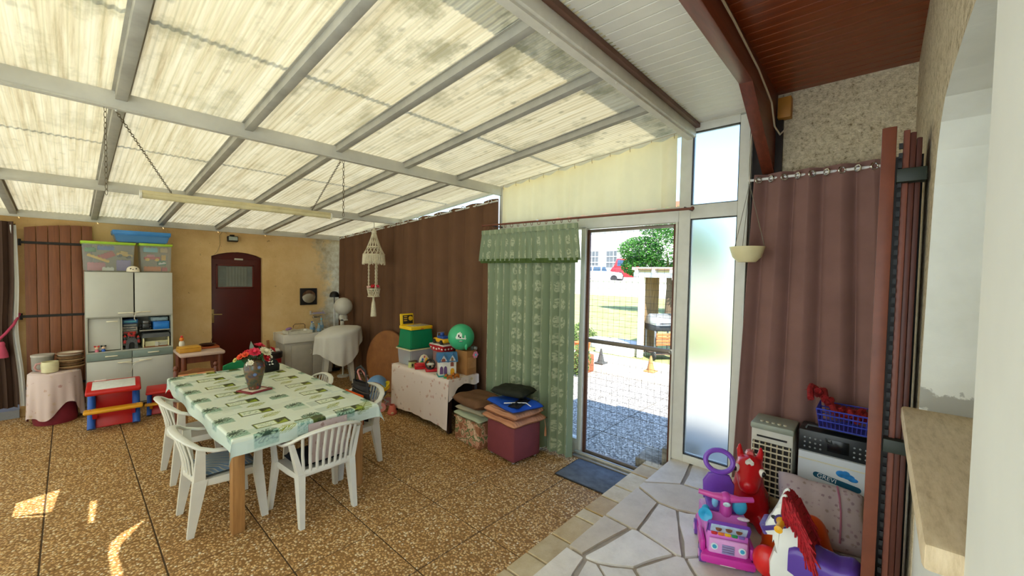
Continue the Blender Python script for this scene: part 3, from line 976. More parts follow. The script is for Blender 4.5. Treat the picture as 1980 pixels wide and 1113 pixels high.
def handle(parent, x, z, w=0.12, rope=False):
    b = nm(); tube(b, [(x - w / 2, -0.028, z), (x - w / 2 + 0.02, -0.042, z + 0.002), (x + w / 2 - 0.02, -0.042, z + 0.002), (x + w / 2, -0.028, z)], 0.0075, 8)
    for s in (-1, 1): cyl(b, (x + s * w * 0.36, -0.016, z), (x + s * w * 0.36, -0.042, z), 0.006, seg=8)
    return obj('handle', b, CREAMH, parent)
def panel(nmn, x0, x1, z0, z1, m, y=0.0):
    b = nm(); bx(b, x0 + 0.003, x1 - 0.003, y - 0.018, y, z0 + 0.003, z1 - 0.003, 0.003); return obj(nmn, b, m, kc)
d = panel('door', 0, 0.445, 1.25, HC, FORM); handle(d, 0.365, 1.295, 0.14)
d = panel('door', 0.452, WC, 1.25, HC, FORM); handle(d, 0.54, 1.30, 0.14)
d = panel('sliding_door', 0.02, 0.318, 0.81, 1.232, FORM, 0.062); handle(d, 0.235, 1.19, 0.10)
d = panel('drawer', 0, 0.422, 0.69, 0.79, GREYG); handle(d, 0.225, 0.74, 0.11)
d = panel('drawer', 0.422, WC, 0.69, 0.79, GREYG); handle(d, 0.635, 0.745, 0.11)
d = panel('door', 0, 0.422, 0.085, 0.687, FORM); handle(d, 0.345, 0.645, 0.12)
d = panel('door', 0.422, WC, 0.085, 0.687, FORM); handle(d, 0.55, 0.65, 0.12)
b = nm(); bx(b, 0.505, 0.82, 0.05, DC - 0.02, 1.03, 1.04); obj('shelf', b, FORM_E, kc)
for x in (0.04, WC - 0.04):
    for y in (0.05, DC - 0.05):
        b = nm(); cyl(b, (x, y, 0), (x, y, 0.06), 0.015, 0.02, 10); obj('leg', b, FORM_E, kc)
ROPE = plain('dcd7c6', 0.8)
b = nm(); tube(b, [(0.37, -0.050, 1.298), (0.44, -0.052, 1.29), (0.53, -0.052, 1.31), (0.45, -0.055, 1.28), (0.445, -0.05, 1.21), (0.46, -0.045, 1.19)], 0.004, 6)
obj('tie_string', b, ROPE, kc)
b = nm(); tube(b, [(0.33, -0.052, 0.648), (0.42, -0.056, 0.63), (0.55, -0.054, 0.655), (0.45, -0.058, 0.625), (0.425, -0.05, 0.60), (0.41, -0.045, 0.52), (0.38, -0.03, 0.50)], 0.004, 6)
obj('tie_string', b, ROPE, kc)

# ---- storage bins on top of the cabinet, with toys in them
LIME = plain('a8cf3a', 0.4)
def bin_box(name, label, x0, x1, y0, y1, z0, z1, wall_m, lid_m, lidh=0.022, tape=0.94):
    t_ = thing(name, label, 'bin', ((x0 + x1) / 2, (y0 + y1) / 2, z0))
    w, dpt, h = x1 - x0, y1 - y0, z1 - z0
    b = nm()
    lo = [(-w / 2 * tape, -dpt / 2 * tape), (w / 2 * tape, -dpt / 2 * tape), (w / 2 * tape, dpt / 2 * tape), (-w / 2 * tape, dpt / 2 * tape)]
    hi = [(-w / 2, -dpt / 2), (w / 2, -dpt / 2), (w / 2, dpt / 2), (-w / 2, dpt / 2)]
    V0 = [b.verts.new((x, y, 0.001)) for x, y in lo]; V1 = [b.verts.new((x, y, h - lidh)) for x, y in hi]
    b.faces.new(V0[::-1])
    for k in range(4): b.faces.new((V0[k], V0[(k + 1) % 4], V1[(k + 1) % 4], V1[k]))
    bmesh.ops.bevel(b, geom=[e for e in b.edges if len(e.link_faces) == 2], offset=0.012, segments=2, affect='EDGES')
    obj('tub', b, wall_m, t_)
    b = nm(); box(b, (0, 0, h - lidh / 2), (w + 0.025, dpt + 0.025, lidh), bev=0.006); box(b, (0, 0, h - lidh - 0.004), (w + 0.012, dpt + 0.012, 0.012), bev=0.003)
    obj('lid', b, lid_m, t_)
    return t_
bin_box('storage_bin', 'clear storage bin with lime lid at the shutter end of the cabinet top', 0.11, 0.60, 7.465, 7.79, HC + 0.001, 2.222, BIN_CLEAR, LIME)
bin_box('storage_bin', 'clear storage bin with lime lid at the door end of the cabinet top', 0.655, 0.985, 7.465, 7.78, HC + 0.001, 2.226, BIN_CLEAR, LIME)
TB = plain('3f83c4', 0.35)
bin_box('storage_bin', 'flat blue storage tray with blue lid lying across two lime-lidded bins', 0.40, 0.965, 7.45, 7.78, 2.2295, 2.385, clear_plastic('blue_tub', '4f8fcc', 0.25), TB, 0.05, 0.90)

TOYC = {'red': plain('c8322f', 0.35), 'yellow': plain('e4b324', 0.35), 'blue': plain('2f62b8', 0.35), 'green': plain('2e9152', 0.35), 'pink': plain('d77a8c', 0.4), 'purple': plain('7b62a8', 0.4), 'orange': plain('e07a28', 0.35), 'cyan': plain('62b8cf', 0.35), 'white': plain('e4e2da', 0.35), 'tan': plain('c9a66a', 0.5)}
def toy_car(label, loc, rz, body, cabin, s=1.0, tilt=(0, 0), name='toy_car', group=None):
    t_ = thing(name, label, 'toy car', loc, (tilt[0], tilt[1], rz), group)
    b = nm(); box(b, (0, 0, 0.035 * s), (0.14 * s, 0.062 * s, 0.032 * s), bev=0.008 * s); obj('car_body', b, TOYC[body], t_)
    b = nm(); box(b, (-0.012 * s, 0, 0.062 * s), (0.07 * s, 0.054 * s, 0.032 * s), bev=0.010 * s); obj('cabin', b, TOYC[cabin], t_)
    for x in (-0.042, 0.042):
        for y in (-0.031, 0.031):
            b = nm(); cyl(b, (x * s, (y - 0.007) * s, 0.018 * s), (x * s, (y + 0.007) * s, 0.018 * s), 0.018 * s, seg=14); obj('wheel', b, TOYC['yellow'] if body == 'red' else DARK, t_)
    return t_
def toy_brick(label, loc, rz, c, s=(0.1, 0.06, 0.05), tilt=(0, 0), group=None):
    b = nm(); box(b, (0, 0, s[2] / 2), s, bev=0.004)
    nx, ny = max(2, int(s[0] / 0.032)), max(1, int(s[1] / 0.032))
    for i in range(nx):
        for j in range(ny):
            cyl(b, (-s[0] / 2 + (i + .5) * s[0] / nx, -s[1] / 2 + (j + .5) * s[1] / ny, s[2] - 0.002), (-s[0] / 2 + (i + .5) * s[0] / nx, -s[1] / 2 + (j + .5) * s[1] / ny, s[2] + 0.008), 0.010, seg=10)
    return one('toy_brick', label, 'toy', b, TOYC[c], loc, (tilt[0], tilt[1], rz), group)
gA = 'toys in the bin at the shutter end'
toy_brick('pink toy building brick lying low in the clear bin at the shutter end', (0.24, 7.60, 1.845), 0.1, 'pink', (0.16, 0.08, 0.10), group=gA)
toy_brick('purple toy building brick behind the white cap, in the clear bin', (0.50, 7.57, 1.845), -0.15, 'purple', (0.14, 0.08, 0.14), group=gA)
toy_brick('red toy building brick tilted on the pink brick', (0.355, 7.63, 2.01), 0.0, 'red', (0.16, 0.07, 0.07), (0, R(-28)), gA)
toy_brick('yellow toy plank slanting in the bin at the shutter end', (0.25, 7.515, 1.99), 0.0, 'yellow', (0.22, 0.04, 0.03), (0, R(24)), gA)
toy_car('yellow toy lorry with round wheels in the bin at the shutter end', (0.50, 7.57, 2.02), 0.15, 'yellow', 'yellow', 1.1, (0, R(10)), group=gA)
toy_brick('dark blue toy brick under the lime lid of the bin at the shutter end', (0.33, 7.56, 2.115), 0.0, 'blue', (0.16, 0.05, 0.05), group=gA)
toy_brick('green toy brick behind the slanting yellow plank', (0.19, 7.70, 2.09), 0.1, 'green', (0.10, 0.07, 0.05), group=gA)
toy_brick('pale toy brick on the bottom of the bin at the shutter end', (0.345, 7.515, 1.845), 0.0, 'white', (0.11, 0.05, 0.04), group=gA)
gB = 'toys in the bin at the door end'
toy_brick('cyan toy brick on top of the heap in the bin at the door end', (0.77, 7.57, 2.11), 0.0, 'cyan', (0.15, 0.09, 0.06), group=gB)
toy_brick('tan toy brick beside the cyan one, in the bin at the door end', (0.91, 7.57, 2.11), 0.0, 'tan', (0.08, 0.08, 0.06), group=gB)
toy_car('red toy lorry with yellow wheels in the bin at the door end', (0.785, 7.56, 1.985), 0.0, 'red', 'pink', 1.2, group=gB)
toy_brick('green toy brick at the side of the bin at the door end', (0.90, 7.66, 1.93), 0.0, 'green', (0.09, 0.06, 0.06), (0, 0), gB)
toy_brick('orange toy brick at the bottom of the bin at the door end', (0.785, 7.56, 1.845), 0.0, 'orange', (0.18, 0.08, 0.06), group=gB)
toy_brick('red toy brick at the bottom corner of the bin at the door end', (0.915, 7.56, 1.845), 0.0, 'red', (0.06, 0.08, 0.05), group=gB)
toy_brick('white toy brick in the middle of the bin at the door end', (0.89, 7.525, 1.945), 0.0, 'white', (0.08, 0.03, 0.02), (0, R(-12)), gB)
toy_brick('yellow toy brick in the middle of the bin at the door end', (0.91, 7.59, 2.0), 0.0, 'yellow', (0.05, 0.05, 0.07), group=gB)
# cap in front of the bins
t_ = thing('baseball_cap', 'cream child cap with an animal face lying in front of clear bins', 'cap', (0.575, 7.385, HC + 0.001))
b = nm(); lathe(b, [(0.066, 0.004), (0.066, 0.03), (0.058, 0.055), (0.04, 0.072), (0.015, 0.080), (0.0, 0.081)], (0, 0, 0), 20); obj('crown', b, cloth('e6dcc6'), t_)
b = nm(); sph(b, (0, -0.03, 0.008), (0.066, 0.055, 0.008), 18); obj('peak', b, cloth('e9e2d2'), t_)
b = nm()
for s in (-1, 1): sph(b, (s * 0.027, -0.055, 0.046), (0.008, 0.006, 0.01), 8)
sph(b, (-0.004, -0.060, 0.034), (0.012, 0.006, 0.007), 8)
obj('face_print', b, DARK, t_)

# ---- small toys in the niche of the cabinet
def figurine(label, x, suit, group='small figures on the cabinet ledge'):
    t_ = thing('toy_figurine', label, 'figurine', (x, 7.368, 0.8045), 0, group)
    b = nm(); lathe(b, [(0.018, 0), (0.02, 0.012), (0.014, 0.03), (0.008, 0.034)], (0, 0, 0), 12); obj('figure_body', b, TOYC[suit], t_)
    b = nm(); sph(b, (0, 0, 0.049), (0.019, 0.017, 0.018), 12); obj('figure_head', b, plain('e5c4a4', 0.4), t_)
    b = nm(); sph(b, (0, 0.006, 0.056), (0.02, 0.016, 0.015), 12)
    for s in (-1, 1): sph(b, (s * 0.018, 0.004, 0.071), (0.010, 0.005, 0.010), 10)
    obj('figure_hair', b, BLACK if suit == 'blue' else TOYC['red'], t_)
figurine('tiny round-headed figure in pink with red hair bobbles on the cabinet ledge', 0.225, 'pink')
figurine('tiny round-headed figure in blue with black hair bobbles on the cabinet ledge', 0.285, 'blue')
Y0 = 7.475
def crate(label, x0, x1, z0, z1, m, y0=Y0, y1=7.72, cat='box', name='toy_box', lid=None):
    t_ = thing(name, label, cat, ((x0 + x1) / 2, (y0 + y1) / 2, z0))
    b = nm(); box(b, (0, 0, (z1 - z0) / 2), (x1 - x0, y1 - y0, z1 - z0), bev=0.006); obj('carton', b, m, t_)
    b = nm(); box(b, (0, -(y1 - y0) / 2 - 0.001, (z1 - z0) / 2), ((x1 - x0) * 0.8, 0.004, (z1 - z0) * 0.45), bev=0.001); obj('front_label', b, lid or FORM, t_)
    return t_
gb = plain('4a5560', 0.5, var=0.5, scale=40)
crate('blue-and-grey board game box topmost of the pile in the niche', 0.47, 0.625, 1.135, 1.19, plain('3a6aa0', 0.4, var=0.3, scale=30), lid=TOYC['cyan'])
crate('dark board game box second from the top of the niche pile', 0.465, 0.625, 1.09, 1.134, gb, lid=plain('9a9f98', 0.5))
crate('pale patterned game box in the middle of the niche pile', 0.465, 0.62, 1.04, 1.089, plain('b8b3a8', 0.5, var=0.5, scale=45), lid=plain('6a6f70', 0.5))
crate('grey game box at the bottom of the niche pile', 0.465, 0.62, 0.99, 1.039, plain('7c7f7a', 0.5, var=0.5, scale=45), lid=plain('c04038', 0.4))
crate('long flat carton under the game box pile', 0.465, 0.60, 0.9, 0.989, plain('565b62', 0.5, var=0.4, scale=40), y0=7.55)
crate('carton standing on the niche floor behind the toy castle', 0.465, 0.60, 0.804, 0.899, plain('42474d', 0.5, var=0.4, scale=40), y0=7.56)
crate('bright blue box on the niche shelf', 0.775, 0.945, 1.041, 1.15, plain('1f6fc4', 0.35), lid=plain('2a7ed0', 0.35), y0=7.40)
crate('marbled blue-grey flat box lying on the bright blue box', 0.755, 0.94, 1.151, 1.205, plain('8fa6ac', 0.4, var=0.5, scale=35), lid=plain('a8bcc0', 0.4))
# robot-like black toy
t_ = thing('toy_robot', 'black and grey toy robot with round arms standing on the niche shelf', 'toy', (0.70, 7.46, 1.041))
b = nm(); box(b, (0, 0, 0.055), (0.07, 0.05, 0.06), bev=0.01); obj('robot_body', b, plain('4d5052', 0.3, 0.4), t_)
b = nm(); box(b, (0.0, -0.01, 0.105), (0.06, 0.045, 0.035), bev=0.01); obj('robot_head', b, plain('7d8082', 0.3, 0.5), t_)
for s in (-1, 1):
    b = nm(); sph(b, (s * 0.047, -0.01, 0.06), (0.018, 0.022, 0.028), 10); sph(b, (s * 0.05, -0.02, 0.02), (0.016, 0.02, 0.02), 10); obj('robot_arm', b, BLACK, t_)
# toy castle
t_ = thing('toy_castle', 'dark grey toy castle gate with red towers in the niche', 'toy', (0.553, 7.385, 0.8045))
t_.scale = (0.85, 0.85, 0.85)
GST = plain('4a4b4e', 0.6, var=0.4, scale=50)
b = nm()
prism(b, [(-0.075, 0), (-0.035, 0), (-0.033, 0.075), (-0.018, 0.10), (0.0, 0.108), (0.018, 0.10), (0.033, 0.075), (0.035, 0), (0.075, 0), (0.062, 0.14), (0.03, 0.175), (-0.03, 0.175), (-0.062, 0.14)], 0.03, (0, 0.015, 0), (R(90), 0, 0)); obj('castle_gate', b, GST, t_)
b = nm(); bx(b, -0.034, 0.034, 0.012, 0.02, 0, 0.10); obj('castle_doorway', b, BLACK, t_)
for x, h in ((-0.075, 0.19), (0.078, 0.17), (-0.03, 0.22), (0.03, 0.225)):
    b = nm(); cyl(b, (x, 0.03, 0.08), (x, 0.03, h), 0.018, seg=10); tw = obj('castle_tower', b, GST, t_)
    b = nm(); cyl(b, (x, 0.03, h), (x, 0.03, h + 0.035), 0.022, 0.002, 10); obj('tower_roof', b, TOYC['red'], tw)
b = nm(); box(b, (0, 0.0, 0.205), (0.085, 0.01, 0.022), (0, R(8), 0), 0.004); sph(b, (-0.02, -0.004, 0.225), (0.02, 0.01, 0.012), 8); sph(b, (0.025, -0.004, 0.225), (0.02, 0.01, 0.012), 8)
for s in (-1, 1): box(b, (s * 0.078, -0.005, 0.115), (0.035, 0.01, 0.05), (0, 0, 0), 0.004)
obj('castle_banner', b, plain('a82c2a', 0.45, var=0.3, scale=40), t_)
# toy stable
t_ = thing('toy_stable', 'cream toy stable with grey roof and crossed gate in the niche', 'toy', (0.80, 7.40, 0.8045))
t_.scale = (0.86, 0.9, 0.88)
CR = plain('e0d8ac', 0.45)
b = nm(); bx(b, -0.155, 0.155, -0.03, 0.2, 0.0, 0.012); obj('stable_floor', b, plain('8a4f2c', 0.5), t_)
b = nm(); bx(b, -0.16, -0.145, -0.03, 0.2, 0.0, 0.155); bx(b, 0.145, 0.16, -0.03, 0.2, 0.0, 0.155); bx(b, -0.145, 0.145, 0.19, 0.2, 0.0, 0.155); obj('stable_wall', b, CR, t_)
b = nm(); prism(b, [(-0.175, 0.15), (0.175, 0.15), (0.155, 0.215), (-0.155, 0.215)], 0.24, (0, 0.2, 0), (R(90), 0, 0)); obj('stable_roof', b, plain('54585a', 0.5), t_)
b = nm(); bx(b, -0.13, 0.15, -0.0, 0.008, 0.012, 0.09); obj('stable_stall', b, plain('c8c49c', 0.5), t_)
gt = nm()
for a in ((0.0, 0.10, 0.02, 0.026), (0.0, 0.10, 0.064, 0.07), (0.0, 0.006, 0.02, 0.07), (0.094, 0.10, 0.02, 0.07)): bx(gt, a[0] + .03, a[1] + .03, -0.03, -0.024, a[2], a[3])
box(gt, (0.08, -0.027, 0.045), (0.105, 0.006, 0.008), (0, R(25), 0)); box(gt, (0.08, -0.027, 0.045), (0.105, 0.006, 0.008), (0, R(-25), 0))
obj('stable_gate', gt, FORM, t_)
b = nm(); bx(b, -0.012, 0.024, -0.03, 0.0, 0.012, 0.075); obj('stable_post', b, FORM, t_)

# ---- draped side table beside the cabinet, with pots and baskets
FLORAL = motif_cloth('pink_floral_cloth', 'cdb9b6', ['bb9a8c', 'bfa890', 'b08c86', 'c8b0a0'], 0.075, 0.20, 1.0)
tb_ = thing('side_table', 'small round red side table hidden under a pink cloth by the shutter', 'table', (-0.135, 7.40, 0))
b = nm(); lathe(b, [(0.18, 0.0), (0.19, 0.05), (0.17, 0.35), (0.18, 0.60), (0.0, 0.60)], (0, 0, 0), 24); obj('drum', b, plain('7e2434', 0.5), tb_)
b = nm(); lathe(b, [(0.0, 0.60), (0.18, 0.60), (0.185, 0.62), (0.0, 0.62)], (0, 0, 0), 24); obj('table_top', b, plain('7e2434', 0.5), tb_)
def drape_round(b, rt, zt, drop, rb, folds, amp, seed, nr=10, na=96, squish=1.0, side=None):
    rg = random.Random(seed)
    ph = [rg.uniform(0, 6.28) for _ in range(3)]
    def fn(u, v_):
        a = 2 * PI * u
        if v_ < 0.35:
            r = rt * v_ / 0.35; z = zt
            return (r * math.cos(a), r * math.sin(a) * squish, z + 0.004 * math.sin(5 * a + ph[0]) * v_)
        k = (v_ - 0.35) / 0.65
        dp = drop * (1 + 0.16 * math.sin(2 * a + ph[1]) + 0.12 * math.sin(4 * a + ph[2]))
        r = rt + (rb - rt) * (k ** 0.6) + amp * k * math.sin(folds * a + ph[0]) + 0.5 * amp * k * math.sin((folds * 2 + 1) * a + ph[2])
        if side: r += side(a, k)
        return (r * math.cos(a), r * math.sin(a) * squish, zt - dp * k)
    grid(b, na, nr, fn)
b = nm(); drape_round(b, 0.215, 0.626, 0.50, 0.235, 7, 0.016, 4, 16)
one('draped_cloth', 'pale pink floral cloth draped over the small table by the shutter', 'cloth', b, FLORAL, (-0.135, 7.40, 0))
# jug, bucket and baskets on it
t_ = thing('jug', 'cream enamel jug with pink handle on the draped table', 'jug', (-0.17, 7.27, 0.632))
b = nm(); lathe(b, [(0.0, 0.002), (0.065, 0.0), (0.072, 0.01), (0.075, 0.10), (0.07, 0.125), (0.062, 0.125), (0.066, 0.10), (0.06, 0.012)], (0, 0, 0), 24); obj('jug_body', b, plain('d6cfa8', 0.35), t_)
b = nm(); tube(b, [(-0.068, -0.01, 0.115), (-0.105, -0.015, 0.11), (-0.118, -0.015, 0.07), (-0.10, -0.012, 0.035), (-0.07, -0.01, 0.025)], 0.011, 8); obj('jug_handle', b, plain('b98a88', 0.4), t_)
t_ = thing('lidded_pot', 'grey pot with pale lid on the draped table behind the jug', 'pot', (-0.23, 7.46, 0.632))
b = nm(); lathe(b, [(0.0, 0.0), (0.08, 0.0), (0.09, 0.02), (0.095, 0.17), (0.0, 0.17)], (0, 0, 0), 24); obj('pot_body', b, plain('8d8880', 0.6), t_)
b = nm(); lathe(b, [(0.0, 0.17), (0.099, 0.17), (0.099, 0.19), (0.02, 0.198), (0.0, 0.198)], (0, 0, 0), 24); obj('pot_lid', b, plain('b3aaa0', 0.5), t_)
BASK = plain('8a6a48', 0.9, var=0.35, scale=40, bump=0.6, bscale=80)
for k, (z, r_, lab, h_) in enumerate(((0.632, 0.125, 'lowest', 0.035), (0.668, 0.12, 'second from the bottom', 0.035), (0.704, 0.12, 'third from the bottom', 0.045), (0.750, 0.115, 'second from the top', 0.045), (0.796, 0.118, 'topmost, cream,', 0.035))):
    t_ = thing('wicker_basket', 'shallow round wicker basket, %s of the stack beside the jug' % lab, 'basket', (-0.008, 7.42, z), k * 0.6, 'stacked wicker baskets')
    b = nm(); lathe(b, [(0.0, 0.001), (r_ * 0.85, 0.0), (r_, h_ * 0.8), (r_ * 0.95, h_ * 0.8), (r_ * 0.8, 0.006), (0.0, 0.006)], (0, 0, 0), 24); obj('basket_body', b, BASK if k < 4 else plain('c7b7a4', 0.7), t_)
    b = nm(); tube(b, [(r_ * math.cos(a), r_ * math.sin(a), h_ * 0.82) for a in [2 * PI * i / 24 for i in range(24)]], 0.007, 6, True); obj('basket_rim', b, plain('6b4f34' if k % 2 else 'a98b66', 0.8) if k < 4 else plain('7c5b45', 0.8), t_)

# ---- child's red, blue and yellow picnic desk, and a second one behind
RED = plain('c0211f', 0.35, var=0.06); BLUE = plain('1f56b0', 0.35, var=0.06); YEL = plain('d99a1e', 0.4, var=0.06)
def kid_desk(label, loc, rz, board, top=RED):
    t_ = thing('child_desk', label, 'desk', loc, rz)
    b = nm(); box(b, (0, 0, 0.475), (0.47, 0.36, 0.05), (R(10), 0, 0), 0.02, 3); obj('desk_top', b, top, t_)
    if board:
        b = nm(); box(b, (0.0, 0.0, 0.5015), (0.37, 0.25, 0.006), (R(10), 0, 0), 0.002); obj('drawing_board', b, plain('d8dad8', 0.25, var=0.08, scale=18), t_)
        b = nm(); box(b, (-0.12, 0.145, 0.533), (0.10, 0.02, 0.012), (R(10), 0, 0), 0.004); obj('pen_rest', b, plain('e3c9c4', 0.4), t_)
    b = nm(); box(b, (0, 0.10, 0.30), (0.34, 0.03, 0.30), bev=0.01); box(b, (0, -0.05, 0.10), (0.34, 0.03, 0.16), (R(-20), 0, 0), 0.01); obj('desk_panel', b, RED, t_)
    for s in (-1, 1):
        b = nm()
        tube(b, [(s * 0.19, 0.09, 0.46), (s * 0.19, 0.03, 0.30), (s * 0.19, -0.12, 0.03)], [0.034, 0.036, 0.036], 12, flat=(1, 1)); obj('leg', b, BLUE, t_)
        b = nm(); tube(b, [(s * 0.19, 0.07, 0.40), (s * 0.19, 0.14, 0.2), (s * 0.19, 0.20, 0.03)], [0.03, 0.03, 0.034], 12); obj('leg', b, BLUE, t_)
    b = nm(); box(b, (0, -0.17, 0.245), (0.50, 0.13, 0.04), (0, 0, 0), 0.018, 3); sph(b, (-0.2, -0.17, 0.266), 0.008, 8); sph(b, (0.2, -0.17, 0.266), 0.008, 8); obj('bench', b, YEL, t_)
    for s in (-1, 1):
        b = nm(); taper(b, (s * 0.16, -0.05, 0.14), (0.04, 0.1), (s * 0.16, -0.16, 0.228), (0.04, 0.06)); obj('bench_arm', b, YEL if not board else RED, t_)
    return t_
kid_desk('red child desk with white drawing board, blue legs and yellow bench', (0.345, 6.72, 0.0), R(-4), True)
kid_desk('smaller red child desk with plain top between cabinet and dining table', (0.80, 6.86, 0.0), R(-8), False).scale = (0.68, 0.68, 0.68)

# ---- pale pink table left of the maroon door
pt = thing('rustic_table', 'pale pink wooden table with thick top beside the maroon door', 'table', (1.215, 7.03, 0))
PINKW = wood('pale_pink_top', 'b79a8c', 'd4bcae', 4, (1, 8, 8), 0.5)
b = nm(); box(b, (0.0, 0, 0.735), (0.50, 0.56, 0.05), bev=0.02, seg=2); obj('table_top', b, PINKW, pt)
b = nm(); bx(b, -0.2, 0.2, -0.22, -0.195, 0.62, 0.71); bx(b, -0.2, 0.2, 0.195, 0.22, 0.62, 0.71); obj('apron', b, W_DARK, pt)
for x in (-0.2, 0.2):
    for y in (-0.21, 0.21):
        b = nm(); lathe(b, [(0.022, 0), (0.026, 0.1), (0.018, 0.2), (0.03, 0.34), (0.02, 0.42), (0.032, 0.5), (0.032, 0.712)], (x, y, 0), 14); obj('leg', b, W_DARK, pt)
b = nm(); bx(b, -0.2, 0.2, -0.2, 0.2, 0.24, 0.26); obj('lower_shelf', b, W_MID, pt)
t_ = thing('shoe', 'pale canvas shoe on the lower shelf of the pink table', 'shoe', (1.20, 6.98, 0.264))
b = nm(); sph(b, (0.05, 0, 0.03), (0.075, 0.04, 0.03), 14); sph(b, (-0.03, 0, 0.055), (0.06, 0.038, 0.055), 14); obj('upper', b, cloth('8f8a80'), t_)
b = nm(); sph(b, (0.02, 0, 0.008), (0.115, 0.042, 0.010), 14); obj('sole', b, plain('c7c2b6'), t_)
b = nm(); tube(b, [(0.0, -0.02, 0.085), (0.03, 0.02, 0.075), (0.04, -0.02, 0.068), (0.065, 0.018, 0.062)], 0.004, 6); obj('laces', b, DARK, t_)
t_ = thing('wooden_box', 'yellow wooden box lying on the pink table', 'box', (1.085, 6.93, 0.761), R(3))
b = nm(); box(b, (0, 0, 0.03), (0.24, 0.20, 0.06), bev=0.012); obj('box_body', b, plain('c08a2c', 0.5), t_)
b = nm(); box(b, (0, 0, 0.066), (0.232, 0.19, 0.012), bev=0.005); obj('box_lid', b, plain('d09c38', 0.45), t_)
t_ = thing('serving_tray', 'red-brown tray with dark dish and incense stick on the pink table', 'tray', (1.33, 7.13, 0.761))
b = nm(); box(b, (0, 0, 0.012), (0.25, 0.22, 0.024), bev=0.008); obj('tray_base', b, plain('a8552c', 0.4), t_)
b = nm(); lathe(b, [(0.0, 0.026), (0.06, 0.024), (0.10, 0.055), (0.095, 0.055), (0.055, 0.032), (0.0, 0.032)], (0, 0, 0), 20); obj('dish', b, plain('2e1512', 0.4), t_)
b = nm(); cyl(b, (0.03, 0.0, 0.05), (0.07, 0.02, 0.17), 0.003, seg=6); obj('stick', b, plain('4a2c20'), t_)
t_ = thing('toy_bottle', 'white bottle with orange bird-shaped top on the pink table by the cabinet', 'bottle', (1.035, 7.10, 0.761))
b = nm(); lathe(b, [(0.0, 0.0), (0.03, 0.0), (0.032, 0.10), (0.022, 0.13), (0.0, 0.13)], (0, 0, 0), 14); obj('bottle_body', b, plain('d8d2c0'), t_)
b = nm(); sph(b, (0, 0, 0.155), (0.026, 0.024, 0.03), 12); obj('bottle_top', b, TOYC['orange'], t_)
b = nm(); sph(b, (0, -0.005, 0.19), 0.016, 10); obj('bottle_cap', b, TOYC['red'], t_)

# ---- sink unit
sk = thing('sink_unit', 'grey two-door sink cupboard with white ceramic sink in the corner', 'sink', (2.45, 7.42, 0))
SG = plain('b8b3a6', 0.5, var=0.08)
b = nm(); bx(b, 0.0, 0.80, 0.0, 0.46, 0.04, 0.645, 0.004); obj('cupboard_body', b, SG, sk)
for x0, x1, hx in ((0.10, 0.445, 0.40), (0.45, 0.79, 0.495)):
    b = nm(); bx(b, x0, x1, -0.018, 0.0, 0.06, 0.60, 0.003); dd_ = obj('cupboard_door', b, plain('b3aea1', 0.5, var=0.06), sk)
    b = nm(); tube(b, [(hx, -0.02, 0.505), (hx + (0.012 if hx < .45 else -0.012), -0.045, 0.50), (hx + (0.018 if hx < .45 else -0.018), -0.048, 0.47), (hx + (0.012 if hx < .45 else -0.012), -0.045, 0.44), (hx, -0.02, 0.435)], 0.006, 8); obj('door_pull', b, plain('c9c6bc', 0.3), dd_)
CER = plain('dcd9ce', 0.2, var=0.04)
b = nm(); bx(b, -0.04, 0.84, -0.04, -0.01, 0.65, 0.80, 0.008); bx(b, -0.04, 0.84, 0.44, 0.47, 0.65, 0.80, 0.008); bx(b, -0.04, -0.01, -0.01, 0.44, 0.65, 0.80, 0.008); bx(b, 0.81, 0.84, -0.01, 0.44, 0.65, 0.80, 0.008); bx(b, -0.01, 0.81, -0.01, 0.44, 0.65, 0.67); bx(b, -0.01, 0.36, -0.01, 0.44, 0.75, 0.79)
obj('basin', b, CER, sk)
b = nm(); cyl(b, (0.70, 0.468, 1.02), (0.70, 0.30, 1.04), 0.012, seg=10); tube(b, [(0.70, 0.30, 1.04), (0.70, 0.25, 1.03), (0.70, 0.235, 0.985)], 0.011, 8); cyl(b, (0.62, 0.44, 1.02), (0.78, 0.44, 1.02), 0.014, seg=10)
for s in (0.63, 0.77): sph(b, (s, 0.42, 1.03), 0.018, 10)
obj('tap', b, CHROME, sk)
t_ = thing('wire_shelf', 'small soap shelf with lilac cloth above the tap', 'shelf', (3.15, 7.79, 1.09))
b = nm(); box(b, (0, 0, 0), (0.24, 0.10, 0.012), bev=0.004); bx(b, -0.12, -0.11, 0.04, 0.10, -0.02, 0.05); bx(b, 0.11, 0.12, 0.04, 0.10, -0.02, 0.05); obj('shelf_board', b, plain('b3b0b0', 0.4), t_)
b = nm(); box(b, (0, -0.01, 0.016), (0.2, 0.08, 0.02), bev=0.008); obj('folded_cloth', b, cloth('a79ab4'), t_)
t_ = thing('dish_tray', 'white dish tray holding cups and utensils on the sink', 'tray', (2.68, 7.50, 0.801), R(2))
b = nm(); bx(b, -0.20, 0.20, -0.13, 0.13, 0, 0.008); bx(b, -0.20, 0.20, -0.13, -0.122, 0.008, 0.05); bx(b, -0.20, 0.20, 0.122, 0.13, 0.008, 0.05); bx(b, -0.20, -0.192, -0.13, 0.13, 0.008, 0.05); bx(b, 0.192, 0.20, -0.13, 0.13, 0.008, 0.05); obj('tray_body', b, plain('d9d6c6', 0.35), t_)
t_ = thing('cup', 'round white cup upside down in the dish tray', 'cup', (2.79, 7.45, 0.812))
b = nm(); lathe(b, [(0.04, 0.0), (0.036, 0.04), (0.022, 0.06), (0.0, 0.062)], (0, 0, 0), 16); obj('cup_body', b, CER, t_)
b = nm(); tube(b, [(0.038, 0, 0.04), (0.055, 0, 0.035), (0.055, 0, 0.018), (0.039, 0, 0.012)], 0.004, 6); obj('cup_handle', b, CER, t_)
